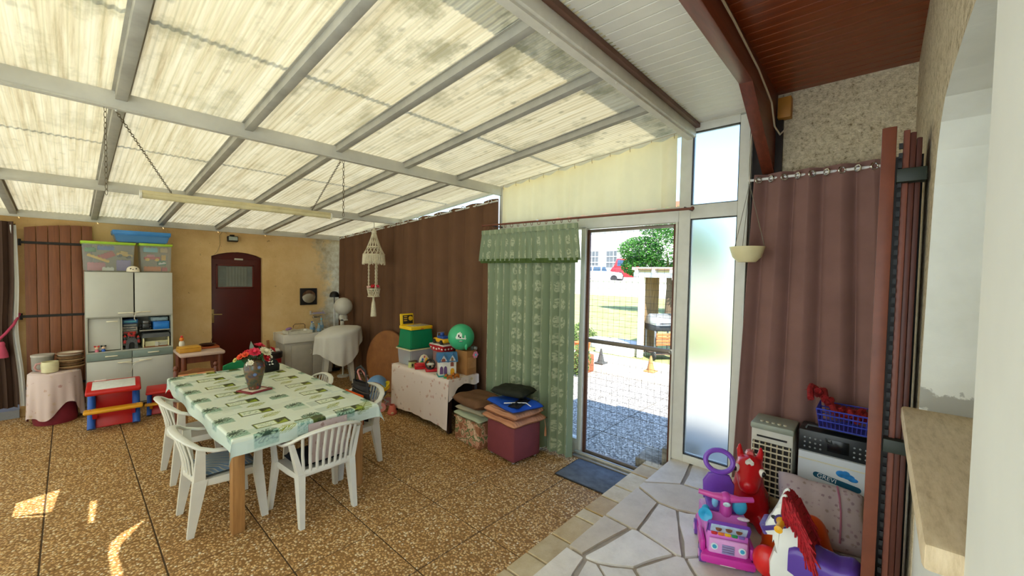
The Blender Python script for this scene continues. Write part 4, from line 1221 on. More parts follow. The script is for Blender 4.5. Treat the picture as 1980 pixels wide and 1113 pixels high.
t_ = thing('kitchen_brush', 'lilac-headed brush leaning across the dish tray', 'brush', (2.58, 7.48, 0.889), (0, R(-8), R(20)))
b = nm(); tube(b, [(-0.02, 0, 0), (0.07, 0, 0.0), (0.12, 0, -0.005)], [0.006, 0.006, 0.009], 8); obj('brush_handle', b, plain('c9b58a'), t_)
b = nm(); sph(b, (-0.06, 0, 0.01), (0.06, 0.035, 0.025), 12); obj('brush_head', b, plain('9a78a8'), t_)
t_ = thing('cutlery_bunch', 'bunch of pale cutlery lying in the dish tray', 'cutlery', (2.62, 7.55, 0.812))
for k in range(5):
    b = nm(); tube(b, [(-0.07 + k * 0.012, -0.06 + k * 0.02, 0.005 + .004 * k), (0.03, -0.04 + k * 0.025, 0.05), (0.11, -0.05 + k * 0.022, 0.03)], [0.004, 0.005, 0.012], 6); obj('spoon', b, plain('bdb8ac', 0.3, 0.3), t_)
t_ = thing('wire_rack', 'curved dark wire rack behind the dish tray', 'rack', (2.80, 7.76, 0.801))
b = nm(); tube(b, [(-0.10, 0, 0), (-0.10, 0, 0.10), (-0.07, 0, 0.125), (0.07, 0, 0.125), (0.10, 0, 0.10), (0.10, 0, 0)], 0.006, 6); obj('hoop', b, plain('5a4030'), t_)
b = nm(); tube(b, [(-0.08, -0.08, 0.004), (-0.10, 0, 0.004), (0.10, 0, 0.004), (0.08, -0.08, 0.004)], 0.005, 6); obj('foot', b, plain('5a4030'), t_)
WATER = clear_plastic('clear_bottle', 'b8cfdc', 0.6, 0.08)
def bottle(label, loc, cap, h=0.24, r_=0.036):
    t_ = thing('plastic_bottle', label, 'bottle', loc, 0, 'plastic bottles in the sink')
    b = nm(); lathe(b, [(0.0, 0.0), (r_ * 0.9, 0.0), (r_, 0.01), (r_, h * 0.4), (r_ * 0.92, h * 0.45), (r_, h * 0.5), (r_, h * 0.68), (r_ * 0.4, h * 0.88), (r_ * 0.36, h * 0.95)], (0, 0, 0), 16); obj('bottle_body', b, WATER, t_)
    b = nm(); cyl(b, (0, 0, h * 0.94), (0, 0, h), r_ * 0.42, seg=12); obj('bottle_cap', b, cap, t_)
    b = nm(); lathe(b, [(r_ * 1.01, h * 0.50), (r_ * 1.01, h * 0.66)], (0, 0, 0), 16); obj('bottle_label', b, plain('7fa4c4', 0.4, var=0.3, scale=30), t_)
bottle('clear plastic bottle with blue cap next to the dish tray', (2.94, 7.55, 0.671), TOYC['blue'], 0.31)
bottle('clear plastic bottle with white cap in the middle of the sink', (2.99, 7.62, 0.671), TOYC['white'], 0.29)
bottle('short clear plastic bottle by the outer rim of the sink', (3.05, 7.52, 0.671), TOYC['cyan'], 0.27)
bottle('tall clear plastic bottle near the end wall of the sink', (3.12, 7.58, 0.671), TOYC['cyan'], 0.35)
# mirror, floodlight, planks, pedal bin
t_ = thing('wall_mirror', 'round mirror set in a black square board on the ochre wall', 'mirror', (3.01, YB - 0.012, 1.41))
b = nm(); bx(b, -0.15, 0.15, -0.012, 0.012, -0.155, 0.155, 0.003); obj('mirror_board', b, plain('17120f', 0.5), t_)
b = nm(); cyl(b, (0, -0.013, 0), (0, -0.017, 0), 0.118, seg=36); t2_ = NT('mirror_glass'); t2_.set('d8d8d8', 0.03, 1.0); obj('mirror_glass', b, t2_.m, t_)
t_ = thing('floodlight', 'small black floodlight with cable above the maroon door', 'light', (1.805, YB - 0.05, 2.385))
b = nm(); box(b, (0, -0.01, 0), (0.145, 0.07, 0.085), (R(-10), 0, 0), 0.008); box(b, (0, 0.03, 0.055), (0.06, 0.05, 0.03), bev=0.004); obj('lamp_housing', b, BLACK, t_)
b = nm(); box(b, (0, -0.048, 0.006), (0.12, 0.006, 0.06), (R(-10), 0, 0)); obj('lamp_glass', b, plain('9aa39a', 0.2), t_)
b = nm(); tube(b, [(-0.06, 0.045, 0.09), (-0.12, 0.045, 0.12), (-0.165, 0.046, 0.05), (-0.16, 0.046, -0.1), (-0.20, 0.046, -0.22), (-0.235, 0.046, -0.26)], 0.005, 6); obj('lamp_cable', b, plain('b59f70'), t_)
for k, (x, h_, a) in enumerate(((2.34, 0.66, -3), (2.405, 0.50, 1))):
    b = nm(); box(b, (0, 0, h_ / 2), (0.04, 0.02, h_), (R(-5), R(a), 0), 0.002)
    one('timber_offcut', ('longer', 'shorter')[k] + ' brown timber strip leaning on the wall beside the sink', 'timber', b, W_MID, (x, 7.84, 0.008), None, 'timber strips beside the sink')
t_ = thing('pedal_bin', 'red bin with black rim and papers on top between door and sink', 'bin', (2.22, 7.30, 0))
b = nm(); lathe(b, [(0.0, 0.0), (0.12, 0.0), (0.135, 0.50), (0.0, 0.50)], (0, 0, 0), 24); obj('bin_body', b, plain('a01a1c', 0.35), t_)
b = nm(); lathe(b, [(0.138, 0.46), (0.148, 0.47), (0.148, 0.55), (0.14, 0.56), (0.0, 0.56)], (0, 0, 0), 24); obj('bin_rim', b, plain('231715', 0.4), t_)
b = nm(); box(b, (-0.01, -0.02, 0.575), (0.2, 0.14, 0.012), (0, R(4), R(15)), 0.002); box(b, (0.01, 0.0, 0.59), (0.18, 0.14, 0.012), (R(4), 0, R(-10)), 0.002); obj('papers', b, plain('d2cec6', 0.7), t_)
# broom / lamp with black dome by the corner
t_ = thing('floor_lamp', 'slim floor lamp with black dome shade by the worn wall corner', 'lamp', (3.40, 7.68, 0))
b = nm(); lathe(b, [(0.0, 0.0), (0.11, 0.0), (0.11, 0.02), (0.0, 0.03)], (0, 0, 0), 20); obj('lamp_base', b, BLACK, t_)
b = nm(); cyl(b, (0, 0, 0.02), (0.0, 0, 0.95), 0.012, seg=10); cyl(b, (0, 0, 1.25), (0, 0, 1.42), 0.008, seg=10); obj('lamp_pole', b, BLACK, t_)
b = nm(); cyl(b, (0, 0, 0.80), (0, 0, 1.26), 0.013, seg=10); obj('pole_sleeve', b, plain('d8d8d4', 0.3), t_)
b = nm(); lathe(b, [(0.085, 1.40), (0.084, 1.44), (0.065, 1.485), (0.035, 1.505), (0.0, 1.51)], (0, 0, 0), 20); obj('lamp_shade', b, BLACK, t_)
# ================================================================ DINING TABLE AND CHAIRS
def resin_chair(name, label, loc, rz, m=WHITE_PL, group='white resin armchairs round the dining table'):
    """monobloc armchair; local +Y is the way it faces"""
    t_ = thing(name, label, 'chair', loc, rz, group)
    # seat: slightly dished, rounded plate
    b = nm()
    def seat(u, v_):
        x = (u - 0.5) * (0.42 + 0.05 * v_)
        y = -0.20 + 0.42 * v_
        z = 0.415 - 0.012 * (1 - (2 * u - 1) ** 2) * math.sin(PI * v_) + 0.006 * v_
        if v_ > 0.9: z -= (v_ - 0.9) * 0.25
        return (x, y, z)
    grid(b, 10, 12, seat)
    geom = bmesh.ops.extrude_face_region(b, geom=b.faces[:])
    bmesh.ops.translate(b, vec=(0, 0, -0.022), verts=[e for e in geom['geom'] if isinstance(e, bmesh.types.BMVert)])
    obj('seat', b, m, t_)
    # rim: armrests running up into the top of the back
    R_ = [(-0.255, 0.20, 0.605), (-0.268, 0.14, 0.632), (-0.276, 0.02, 0.640), (-0.276, -0.10, 0.655), (-0.262, -0.18, 0.690), (-0.22, -0.235, 0.735), (-0.14, -0.272, 0.765), (-0.05, -0.287, 0.778)]
    path = R_ + [(-x, y, z) for x, y, z in R_[::-1]]
    b = nm(); tube(b, path, 0.026, 10, up=(0, 0, 1), flat=(1.0, 0.55)); obj('back_rim', b, m, t_)
    def rim_at(x):
        pr = [p for p in path if p[1] < -0.09]
        for a, c_ in zip(pr, pr[1:]):
            if min(a[0], c_[0]) <= x <= max(a[0], c_[0]):
                s = (x - a[0]) / (c_[0] - a[0] + 1e-9); return (x, a[1] + (c_[1] - a[1]) * s, a[2] + (c_[2] - a[2]) * s)
        return (x, -0.2, 0.69)
    for k in range(9):
        x = -0.205 + k * 0.05125
        tp = rim_at(x * 1.0)
        xb = x * 0.86
        yb = -0.195 - 0.02 * (1 - (x / 0.205) ** 2)
        b = nm(); tube(b, [(xb, yb, 0.405), ((xb + tp[0]) / 2, (yb + tp[1]) / 2 + 0.012, 0.58), (tp[0], tp[1], tp[2])], 0.012, 6, up=(1, 0, 0), flat=(0.55, 1.0)); obj('slat', b, m, t_)
    b = nm(); tube(b, [(-0.20, -0.19, 0.425), (0.0, -0.222, 0.425), (0.20, -0.19, 0.425)], 0.024, 8, up=(0, 0, 1), flat=(0.5, 1.0)); obj('back_rail', b, m, t_)
    for s in (-1, 1):
        b = nm(); taper(b, (s * 0.265, 0.225, 0.0), (0.032, 0.045), (s * 0.232, 0.185, 0.42), (0.04, 0.07)); taper(b, (s * 0.240, 0.185, 0.40), (0.03, 0.06), (s * 0.258, 0.185, 0.625), (0.028, 0.045)); obj('leg', b, m, t_)
        b = nm(); taper(b, (s * 0.205, -0.225, 0.0), (0.034, 0.04), (s * 0.195, -0.165, 0.42), (0.05, 0.085)); taper(b, (s * 0.195, -0.17, 0.40), (0.04, 0.07), (s * 0.258, -0.17, 0.68), (0.028, 0.05)); obj('leg', b, m, t_)
        b = nm(); tube(b, [(s * 0.225, 0.17, 0.39), (s * 0.215, 0.0, 0.385), (s * 0.20, -0.16, 0.39)], 0.03, 6, up=(0, 0, 1), flat=(0.35, 1.0)); obj('side_rail', b, m, t_)
    t_.scale = (1, 1, 0.93)
    return t_

chB = resin_chair('resin_armchair', 'white slatted resin armchair at the near table end, dark cushion on its seat', (1.325, 3.31, 0), R(2))
dup(chB, (0.775, 3.73, 0), R(-90), 'white resin armchair with blue and ochre cushion beside the pine table leg')
dup(chB, (0.805, 4.72, 0), R(-88), 'white resin armchair pushed in under the cloth beside the wooden chair')
dup(chB, (1.85, 3.85, 0), R(93), 'white resin armchair with a black bag hanging on its back')
dup(chB, (1.68, 4.62, 0), R(88), 'white resin armchair across the table from the draped stack, only its back rim showing')

# ---- pine table
TBL = thing('dining_table', 'pine dining table with square legs under the green leaf cloth', 'table', (1.235, 4.31, 0), R(1.2))
b = nm(); box(b, (0, 0, 0.735), (1.02, 2.20, 0.03), bev=0.004); obj('table_top', b, W_PINE, TBL)
b = nm()
for s in (-1, 1):
    bx(b, -0.42, 0.42, s * 0.92 - 0.012, s * 0.92 + 0.012, 0.672, 0.72); bx(b, s * 0.46 - 0.012, s * 0.46 + 0.012, -0.88, 0.88, 0.672, 0.72)
obj('apron', b, W_PINE, TBL)
for x in (-0.455, 0.455):
    for y in (-0.92, 0.92):
        b = nm(); box(b, (x, y, 0.36), (0.078, 0.078, 0.72), bev=0.005); obj('leg', b, W_PINE, TBL)

# ---- printed tablecloth: the print is painted per point on a fine sheet
CWX, CWY, OV = 1.05, 2.24, 0.122
def tablecloth():
    nu, nv = 190, 350
    sx = np.linspace(-(CWX / 2 + OV), CWX / 2 + OV, nu + 1)
    sy = np.linspace(-(CWY / 2 + OV), CWY / 2 + OV, nv + 1)
    S, T = np.meshgrid(sx, sy, indexing='ij')
    ex = np.maximum(np.abs(S) - CWX / 2, 0); ey = np.maximum(np.abs(T) - CWY / 2, 0)
    px = np.sign(S) * np.minimum(np.abs(S), CWX / 2); py = np.sign(T) * np.minimum(np.abs(T), CWY / 2)
    r = np.sqrt(ex ** 2 + ey ** 2)
    corner = np.minimum(ex, ey)
    wob = 0.010 * np.sin(T * 9 + 1.0) * (ex > 0) + 0.010 * np.sin(S * 11) * (ey > 0)
    drop = np.where(r > 0.012, r - 0.006, r * r / 0.024)
    X = px + np.sign(S) * (np.minimum(ex, 0.014) + 0.22 * corner * (ex > 0) + wob * np.minimum(r / 0.1, 1) * (ex > 0))
    Y = py + np.sign(T) * (np.minimum(ey, 0.014) + 0.22 * corner * (ey > 0) + wob * np.minimum(r / 0.1, 1) * (ey > 0))
    Z = 0.7545 - drop * 0.985 + 0.0025 * np.sin(S * 14) * np.sin(T * 9) * (r <= 0)
    # print
    rng = np.random.default_rng(5)
    def h(c): return np.array(lin(c)[:3])
    C = np.zeros(S.shape + (3,)); C[:] = h('d2dccb')
    def blend(mask, c, k=1.0):
        m_ = (mask * k)[..., None]
        C[:] = C * (1 - m_) + h(c) * m_
    def rect(x, y, w, hh): return ((np.abs(S - x) < w / 2) & (np.abs(T - y) < hh / 2)).astype(float)
    n1 = np.sin(S * 310 + 3 * np.sin(T * 190)) * np.sin(T * 290 + 2 * np.sin(S * 230))
    edge = (np.abs(S) > CWX / 2 - 0.08) | (np.abs(T) > CWY / 2 - 0.10)
    # pale blocks
    for k in range(60):
        x, y = rng.uniform(-0.65, 0.65), rng.uniform(-1.2, 1.2)
        blend(rect(x, y, rng.uniform(0.06, 0.22), rng.uniform(0.03, 0.16)), rng.choice(['a9c2ae', 'c6cfbf', 'b0c3c0', 'a6b7ab']), 0.55)
    for k in range(26):
        x, y = rng.uniform(-0.65, 0.65), rng.uniform(-1.2, 1.2)
        blend(rect(x, y, rng.uniform(0.04, 0.3), 0.006), '9fb0a2', 0.5)
    def panel(x, y, w=0.20, hh=0.105):                     # framed picture block with leaf
        blend(rect(x, y, w, hh), '2a3512'); blend(rect(x, y, w - 0.018, hh - 0.02), '8ea028')
        blend(rect(x - w * 0.16, y, w * 0.58, hh - 0.03), 'd3dcc4')
        blend(rect(x - w * 0.16, y, w * 0.46, hh - 0.052) * (n1 > 0.2), '7f9c78', 0.7)
        blend(rect(x + w * 0.31, y, w * 0.32, hh - 0.014) * ((S - x - w * 0.31) * 0.7 - (T - y) < 0.01), '2b3517')
        blend(rect(x + w * 0.36, y + 0.01, w * 0.16, 0.03) * (n1 > 0), '7c9426', 0.8)
    def monstera(x, y, s=1.0, a=0.0):
        u = (S - x) * math.cos(a) + (T - y) * math.sin(a); w = -(S - x) * math.sin(a) + (T - y) * math.cos(a)
        blend(rect(x + 0.0 * s, y - 0.035 * s, 0.17 * s, 0.11 * s), '7fa58e', 0.9)
        blend(rect(x + 0.0 * s, y - 0.035 * s, 0.17 * s, 0.11 * s) * (n1 > 0.35), 'a3c0ac', 0.8)
        d = (u / (0.085 * s)) ** 2 + (w / (0.055 * s)) ** 2
        th = np.arctan2(w, u)
        blend(((d < 1) & ((np.sin(th * 9) > -0.55) | (d < 0.3))).astype(float), '2c4a3a')
        blend(((d < 0.75) & (np.sin(th * 9 + 0.5) > 0.4) & (d > 0.12)).astype(float), 'a8c3a6', 0.8)
        blend(((np.abs(w) < 0.003) & (d < 1)).astype(float), '22382a')
        q = rect(x + 0.03 * s, y - 0.065 * s, 0.10 * s, 0.045 * s)
        blend(q * ((u + w * 1.3) > -0.06 * s), '34543c'); blend(q * (np.abs(u * 0.7 + w + 0.03 * s) < 0.006), '6f9a78')
    def fern(x, y, s=1.0, a=0.4, c='9aa334'):
        u = ((S - x) * math.cos(a) + (T - y) * math.sin(a)) / s; w = (-(S - x) * math.sin(a) + (T - y) * math.cos(a)) / s
        wd_ = 0.05 * np.clip(1 - np.abs(u) / 0.085, 0, 1) ** 0.6
        m_ = (np.abs(u) < 0.085) & (np.abs(w) < wd_) & (np.sin((u - np.abs(w) * 0.8) * 420) > -0.05)
        blend(m_.astype(float), c); blend(((np.abs(w) < 0.0028) & (np.abs(u) < 0.09)).astype(float), '6d7a22')
    # columns of motifs along the table
    for k in range(-4, 5):
        y = k * 0.345
        panel(-0.25, y + 0.06, 0.23, 0.12); fern(-0.19, y - 0.09, 0.95, 0.35)
        panel(0.30, y - 0.05, 0.23, 0.12); fern(0.25, y + 0.13, 0.9, 0.5)
        monstera(0.02, y + 0.03, 0.85, 0.3)
        monstera(-0.50, y + 0.02, 0.95, 0.5)
        monstera(0.545, y + 0.08, 0.8, -0.3)
    for sgn in (-1, 1):
        y = sgn * (CWY / 2 + 0.02)
        blend(rect(-0.02, y, 0.20, 0.19), '4a5a22'); blend(rect(-0.07, y, 0.115, 0.15), 'b7cdc0'); blend(rect(-0.07, y, 0.10, 0.13) * (n1 > 0.1), '6f9c8c', 0.9)
        blend(rect(0.05, y, 0.075, 0.18) * (n1 > -0.2), '2e3d20')
        monstera(-0.33, y, 0.95, 0.4); monstera(0.25, y + sgn * -0.04, 0.9, 0.2); fern(0.43, y - sgn * 0.05, 1.35, 0.9, '8a9a3a')
    # bluish sky light painted on the hanging sides; lacy print at the corners
    bl = ((np.abs(S) > CWX / 2 + 0.02) | (np.abs(T) > CWY / 2 + 0.03)).astype(float)
    blend(bl, 'b4cccc', 0.45)
    for cx in (-1, 1):
        for cy in (-1, 1):
            blend(rect(cx * (CWX / 2 + 0.07), cy * (CWY / 2 + 0.07), 0.075, 0.075) * (n1 > 0.0), '86aabc', 0.9)
    V = np.stack([X, Y, Z], -1).reshape(-1, 3)
    idx = np.arange((nu + 1) * (nv + 1)).reshape(nu + 1, nv + 1)
    F = np.stack([idx[:-1, :-1], idx[1:, :-1], idx[1:, 1:], idx[:-1, 1:]], -1).reshape(-1, 4)
    me = bpy.data.meshes.new('tablecloth')
    me.from_pydata(V.tolist(), [], F.tolist())
    ca = me.color_attributes.new('print', 'FLOAT_COLOR', 'POINT')
    ca.data.foreach_set('color', np.concatenate([C.reshape(-1, 3), np.ones((V.shape[0], 1))], 1).astype(np.float32).ravel())
    me.polygons.foreach_set('use_smooth', [True] * len(me.polygons))
    return me
t = NT('oilcloth_print')
at = t.n('Attribute', attribute_name='print')
t.set(at.outputs['Color'], 0.35, spec=0.4)
me = tablecloth(); me.materials.append(t.m)
o = obj('tablecloth', me, None, None, (1.235, 4.31, 0), R(1.2))
tag(o, 'pale green oilcloth printed with leaves, draped over the pine table', 'tablecloth')

# ---- trivet, vase, flowers
t_ = thing('trivet', 'square maroon-edged tile trivet under the vase', 'trivet', (1.165, 4.33, 0.757), R(20))
b = nm(); bx(b, -0.105, 0.105, -0.105, 0.105, 0.0, 0.012, 0.003); obj('trivet_frame', b, plain('7e2028', 0.4), t_)
b = nm(); bx(b, -0.075, 0.075, -0.075, 0.075, 0.010, 0.0145, 0.002); obj('trivet_tile', b, plain('d8cdb8', 0.3), t_)
t = NT('painted_vase')
v = t.co('Object')
c1 = t.ramp(t.noise(v, 14, 4, 0.6), [(0.30, '2a3338'), (0.42, '4a4a35'), (0.52, '6a4a30'), (0.60, '38424a'), (0.72, '7a3228'), (0.85, '3f5a72')])
fl = t.ramp(t.vor(v, 18), [(0.22, 1.0), (0.30, 0.0)])
fc = t.ramp(t.sep(t.vor(v, 18, out='Color'))[1], [(0.0, 'a83a34'), (0.35, '6a84b8'), (0.6, '4a6a4a'), (0.8, 'c8b8a0')], 'CONSTANT')
t.set(t.mix(t.math('MULTIPLY', fl, 0.7), c1, fc), 0.2)
vz = thing('vase', 'dark hand-painted vase with floral pattern on the trivet', 'vase', (1.165, 4.33, 0.7725))
b = nm(); lathe(b, [(0.0, 0.0), (0.046, 0.0), (0.052, 0.012), (0.056, 0.04), (0.070, 0.10), (0.083, 0.16), (0.088, 0.20), (0.082, 0.24), (0.064, 0.265), (0.058, 0.275), (0.062, 0.288), (0.054, 0.288), (0.05, 0.27)], (0, 0, 0), 32); obj('vase_body', b, t.m, vz)
b = nm(); lathe(b, [(0.060, 0.278), (0.065, 0.285), (0.060, 0.291), (0.053, 0.288)], (0, 0, 0), 32); obj('vase_lip', b, plain('3a2a20', 0.25), vz)
FX, FY, FZ = 1.165, 4.33, 1.04
LEAFM = plain('2f5c34', 0.5, var=0.3, scale=30); STEMM = plain('3c5a2c', 0.6)
def bloom(label, off, col, r_, kind='rose', grp='artificial flowers in the vase'):
    t_ = thing('flower', label, 'flower', (FX, FY, FZ), 0, grp)
    o_ = Vector(off)
    b = nm(); tube(b, [(0, 0, -0.10), (o_.x * 0.35, o_.y * 0.35, 0.02), tuple(o_ * 0.95)], 0.004, 6); obj('stem', b, STEMM, t_)
    d_ = (o_ + Vector((0, -0.05, 0.06))).normalized()
    e = d_.to_track_quat('Z', 'Y')
    b = nm()
    layers = 4 if kind == 'rose' else 3
    for L in range(layers):
        n_ = 5 + L * 2
        for k in range(n_):
            a = 2 * PI * k / n_ + L * 0.7
            rr_ = r_ * (0.25 + 0.75 * L / (layers - 1)); up_ = r_ * (0.55 - 0.45 * L / (layers - 1))
            c_ = Vector((math.cos(a), math.sin(a), 0)); s_ = Vector((-math.sin(a), math.cos(a), 0))
            q = [c_ * rr_ * 0.2 + Vector((0, 0, -0.1 * r_)), c_ * rr_ * 0.75 + s_ * r_ * 0.33 + Vector((0, 0, up_ * 0.7)), c_ * rr_ * 1.08 + Vector((0, 0, up_)), c_ * rr_ * 0.75 - s_ * r_ * 0.33 + Vector((0, 0, up_ * 0.7))]
            b.faces.new([b.verts.new(o_ + e @ p) for p in q])
    obj('petals', b, col, t_, smooth=0)
    b = nm(); sph(b, o_ + d_ * r_ * 0.25, r_ * 0.32, 8); obj('flower_heart', b, col, t_)
PET = {'red': plain('c41c2c', 0.6, var=0.3, scale=40), 'pink': plain('d83a55', 0.6, var=0.3, scale=40), 'white': plain('e4dcc2', 0.6, var=0.12, scale=40), 'orange': plain('d8502a', 0.6, var=0.35, scale=40), 'yellow': plain('c8bc6a', 0.6, var=0.2)}
bloom('large pink-red artificial bloom in the middle of the vase', (-0.01, -0.05, 0.09), PET['pink'], 0.055)
bloom('pink-red artificial bloom at the top of the bouquet', (0.05, 0.02, 0.135), PET['pink'], 0.05)
bloom('red artificial bloom beside the grey-green leaf', (-0.055, 0.0, 0.085), PET['red'], 0.042)
bloom('white artificial peony in the bouquet', (0.075, -0.06, 0.085), PET['white'], 0.055)
bloom('red artificial rose below the white peony', (0.085, -0.065, 0.025), PET['red'], 0.042)
bloom('red artificial carnation at the sink side of the bouquet', (0.15, -0.02, 0.09), PET['red'], 0.036)
bloom('orange artificial flower at the cabinet side of the bouquet', (-0.115, -0.01, 0.055), PET['orange'], 0.036, 'x')
bloom('orange-yellow artificial flower above the drooping bud', (-0.085, -0.05, 0.075), PET['orange'], 0.03, 'x')
bloom('yellow bud drooping from the vase towards the cabinet', (-0.16, -0.02, 0.03), PET['yellow'], 0.022, 'x')
bloom('small white blossom over the vase lip', (-0.05, -0.075, 0.0), PET['white'], 0.026, 'x')
bloom('small pale blossom between the peony and the carnation', (0.125, -0.05, 0.03), PET['white'], 0.022, 'x')
def leaf(b, base, tip, w):
    base, tip = Vector(base), Vector(tip)
    d_ = tip - base; s_ = d_.cross(Vector((0.3, -1, 0.2))).normalized() * w
    n_ = d_.cross(s_).normalized() * w * 0.35
    V_ = [base, base + d_ * 0.35 + s_, base + d_ * 0.75 + s_ * 0.6, tip, base + d_ * 0.75 - s_ * 0.6, base + d_ * 0.35 - s_, base + d_ * 0.4 + n_]
    v_ = [b.verts.new(p) for p in V_]
    for a, c_ in ((0, 1), (1, 2), (2, 3), (3, 4), (4, 5), (5, 0)): b.faces.new((v_[a], v_[c_], v_[6]))
t_ = thing('leaf_spray', 'grey-green and dark leaves standing among the artificial flowers', 'leaves', (FX, FY, FZ))
for k, (tp, w, m_) in enumerate((((-0.02, 0.03, 0.185), 0.035, plain('8fa394', 0.6)), ((-0.06, -0.07, 0.05), 0.03, LEAFM), ((0.02, -0.09, 0.04), 0.032, LEAFM), ((0.13, 0.02, 0.11), 0.028, LEAFM), ((0.10, -0.07, 0.06), 0.026, LEAFM), ((-0.10, 0.03, 0.02), 0.03, LEAFM), ((0.0, -0.08, -0.005), 0.035, plain('1f3a2a', 0.5)))):
    b = nm(); leaf(b, (tp[0] * 0.1, tp[1] * 0.1, -0.03), tp, w); obj('leaf', b, m_, t_, smooth=60)
t_ = thing('berry_spray', 'sprig of tiny white berries hanging over the vase lip', 'flower', (FX, FY, FZ))
for s, x, y in ((0, -0.075, -0.07), (1, 0.125, -0.07)):
    b = nm(); tube(b, [(0, 0, -0.02), (x * 0.7, y * 0.7, 0.03), (x, y, 0.0), (x * 1.05, y, -0.04)], 0.002, 5); obj('sprig', b, STEMM, t_)
    b = nm()
    rg = random.Random(s)
    for k in range(9): sph(b, (x * rg.uniform(0.8, 1.15), y * rg.uniform(0.85, 1.1), rg.uniform(-0.045, 0.03)), 0.006, 6)
    o = obj('berries', b, plain('e2ddd0', 0.4), t_); o['kind'] = 'stuff'

# ---- cushions, bag and other chairs at the table
t = NT('striped_cushion')
v = t.co('Object', rot=(0, 0, R(35)))
wv = t.n('TexWave'); t.put(wv.inputs['Vector'], v); wv.inputs['Scale'].default_value = 7; wv.inputs['Distortion'].default_value = 3
t.set(t.ramp(wv.outputs[1], [(0.2, '5c7288'), (0.45, '8c97a0'), (0.6, 'b0a070'), (0.8, '66788a')]), 0.9)
def cushion(b, w, d, h, puff=0.5, n=14):
    def fn(u, v_):
        a, c_ = 2 * u - 1, 2 * v_ - 1
        k = max(0, (1 - abs(a) ** 3.5) * (1 - abs(c_) ** 3.5)) ** 0.5
        return (a * w / 2, c_ * d / 2, h * (0.18 + 0.82 * k))
    V1 = grid(b, n, n, fn)
    V2 = grid(b, n, n, lambda u, v_: (fn(u, v_)[0], fn(u, v_)[1], -0.0 + 0.10 * h * (1 - fn(u, v_)[2] / h)))
    bmesh.ops.remove_doubles(b, verts=b.verts[:], dist=0.0005)
b = nm(); cushion(b, 0.36, 0.34, 0.055)
one('seat_cushion', 'tufted blue and ochre cushion on the armchair beside the pine leg', 'cushion', b, t.m, (0.80, 3.73, 0.394), R(-90), smooth=70)
b = nm(); cushion(b, 0.34, 0.31, 0.06)
one('seat_cushion', 'black seat cushion on the slatted armchair at the near table end', 'cushion', b, cloth('22242a'), (1.325, 3.36, 0.394), R(2), smooth=70)
b = nm(); cushion(b, 0.30, 0.30, 0.04)
one('back_cushion', 'pale mauve fabric cushion propped against the slatted chair back', 'cushion', b, motif_cloth('mauve_print', 'b8a6a2', ['9a8078', 'cabab0'], 0.05, 0.25, 0.9), (1.34, 3.118, 0.60), (R(-90), 0, R(2)), smooth=70)
# orange board / cushion and black bag on the right chair
b = nm(); cushion(b, 0.34, 0.29, 0.045)
one('back_cushion', 'orange cushion propped on the armchair that carries the black bag', 'cushion', b, cloth('d0561e', 0.1), (1.915, 3.85, 0.545), (R(-90), 0, R(93)), smooth=70)
t_ = thing('shoulder_bag', 'black quilted bag hanging over the armchair back', 'bag', (1.975, 3.85, 0.655), R(93))
t_.scale = (0.95, 0.75, 1.9)
b = nm()
def bagf(u, v_):
    a = 2 * PI * u
    z = -0.13 + 0.20 * v_
    k = 0.6 + 0.4 * math.sin(PI * min(1, v_ * 1.1))
    return (0.17 * math.cos(a) * k ** 0.3, 0.06 * math.sin(a) * k + 0.01 * math.sin(v_ * 40) * abs(math.sin(a)) * 0.4, z)
V_ = grid(b, 32, 22, bagf)
obj('bag_body', b, plain('241f1e', 0.6, var=0.3, bump=0.3), t_)
b = nm()
for z in (-0.07, -0.02, 0.03): tube(b, [(0.17 * math.cos(a), 0.064 * math.sin(a), z + 0.01 * math.cos(a)) for a in [2 * PI * i / 24 for i in range(24)]], 0.004, 5, True)
obj('bag_piping', b, plain('4a423e', 0.6), t_)
b = nm(); tube(b, [(-0.12, 0, 0.06), (-0.09, 0.0, 0.13), (0.0, 0.0, 0.15), (0.09, 0.0, 0.13), (0.12, 0, 0.06)], 0.009, 6); obj('bag_strap', b, BLACK, t_)
# wooden chair with checked cushion at the far end
CHECK = NT('orange_check')
ck = CHECK.n('TexChecker'); CHECK.put(ck.inputs[0], CHECK.co('Object')); ck.inputs['Scale'].default_value = 13; ck.inputs[1].default_value = lin('cf8a62'); ck.inputs[2].default_value = lin('c7a86a')
CHECK.set(ck.outputs[0], 0.9)
wch = thing('wooden_chair', 'dark wooden chair with ball finials at the far table end', 'chair', (0.95, 5.46, 0), R(180), None)
for s in (-1, 1):
    b = nm(); lathe(b, [(0.018, 0), (0.022, 0.2), (0.022, 0.76), (0.014, 0.775), (0.022, 0.79), (0.024, 0.805), (0.014, 0.825), (0.0, 0.828)], (s * 0.18, -0.19, 0), 14); obj('back_post', b, W_DARK, wch)
    b = nm(); lathe(b, [(0.018, 0), (0.024, 0.2), (0.02, 0.42)], (s * 0.19, 0.17, 0), 12); obj('leg', b, W_DARK, wch)
    b = nm(); cyl(b, (s * 0.185, -0.18, 0.2), (s * 0.19, 0.17, 0.2), 0.012, seg=8); obj('stretcher', b, W_DARK, wch)
for z, h_ in ((0.735, 0.05), (0.60, 0.05)):
    b = nm()
    prism(b, [(-0.17, z - h_ / 2), (0.17, z - h_ / 2), (0.17, z + h_ / 2 - 0.01), (0.09, z + h_ / 2), (0.0, z + h_ / 2 + 0.018), (-0.09, z + h_ / 2), (-0.17, z + h_ / 2 - 0.01)], 0.018, (0, -0.181, 0), (R(90), 0, 0)); obj('back_slat', b, W_MID, wch)
b = nm(); box(b, (0, -0.01, 0.43), (0.42, 0.40, 0.025), bev=0.006); obj('seat', b, W_DARK, wch)
b = nm(); cushion(b, 0.33, 0.26, 0.05)
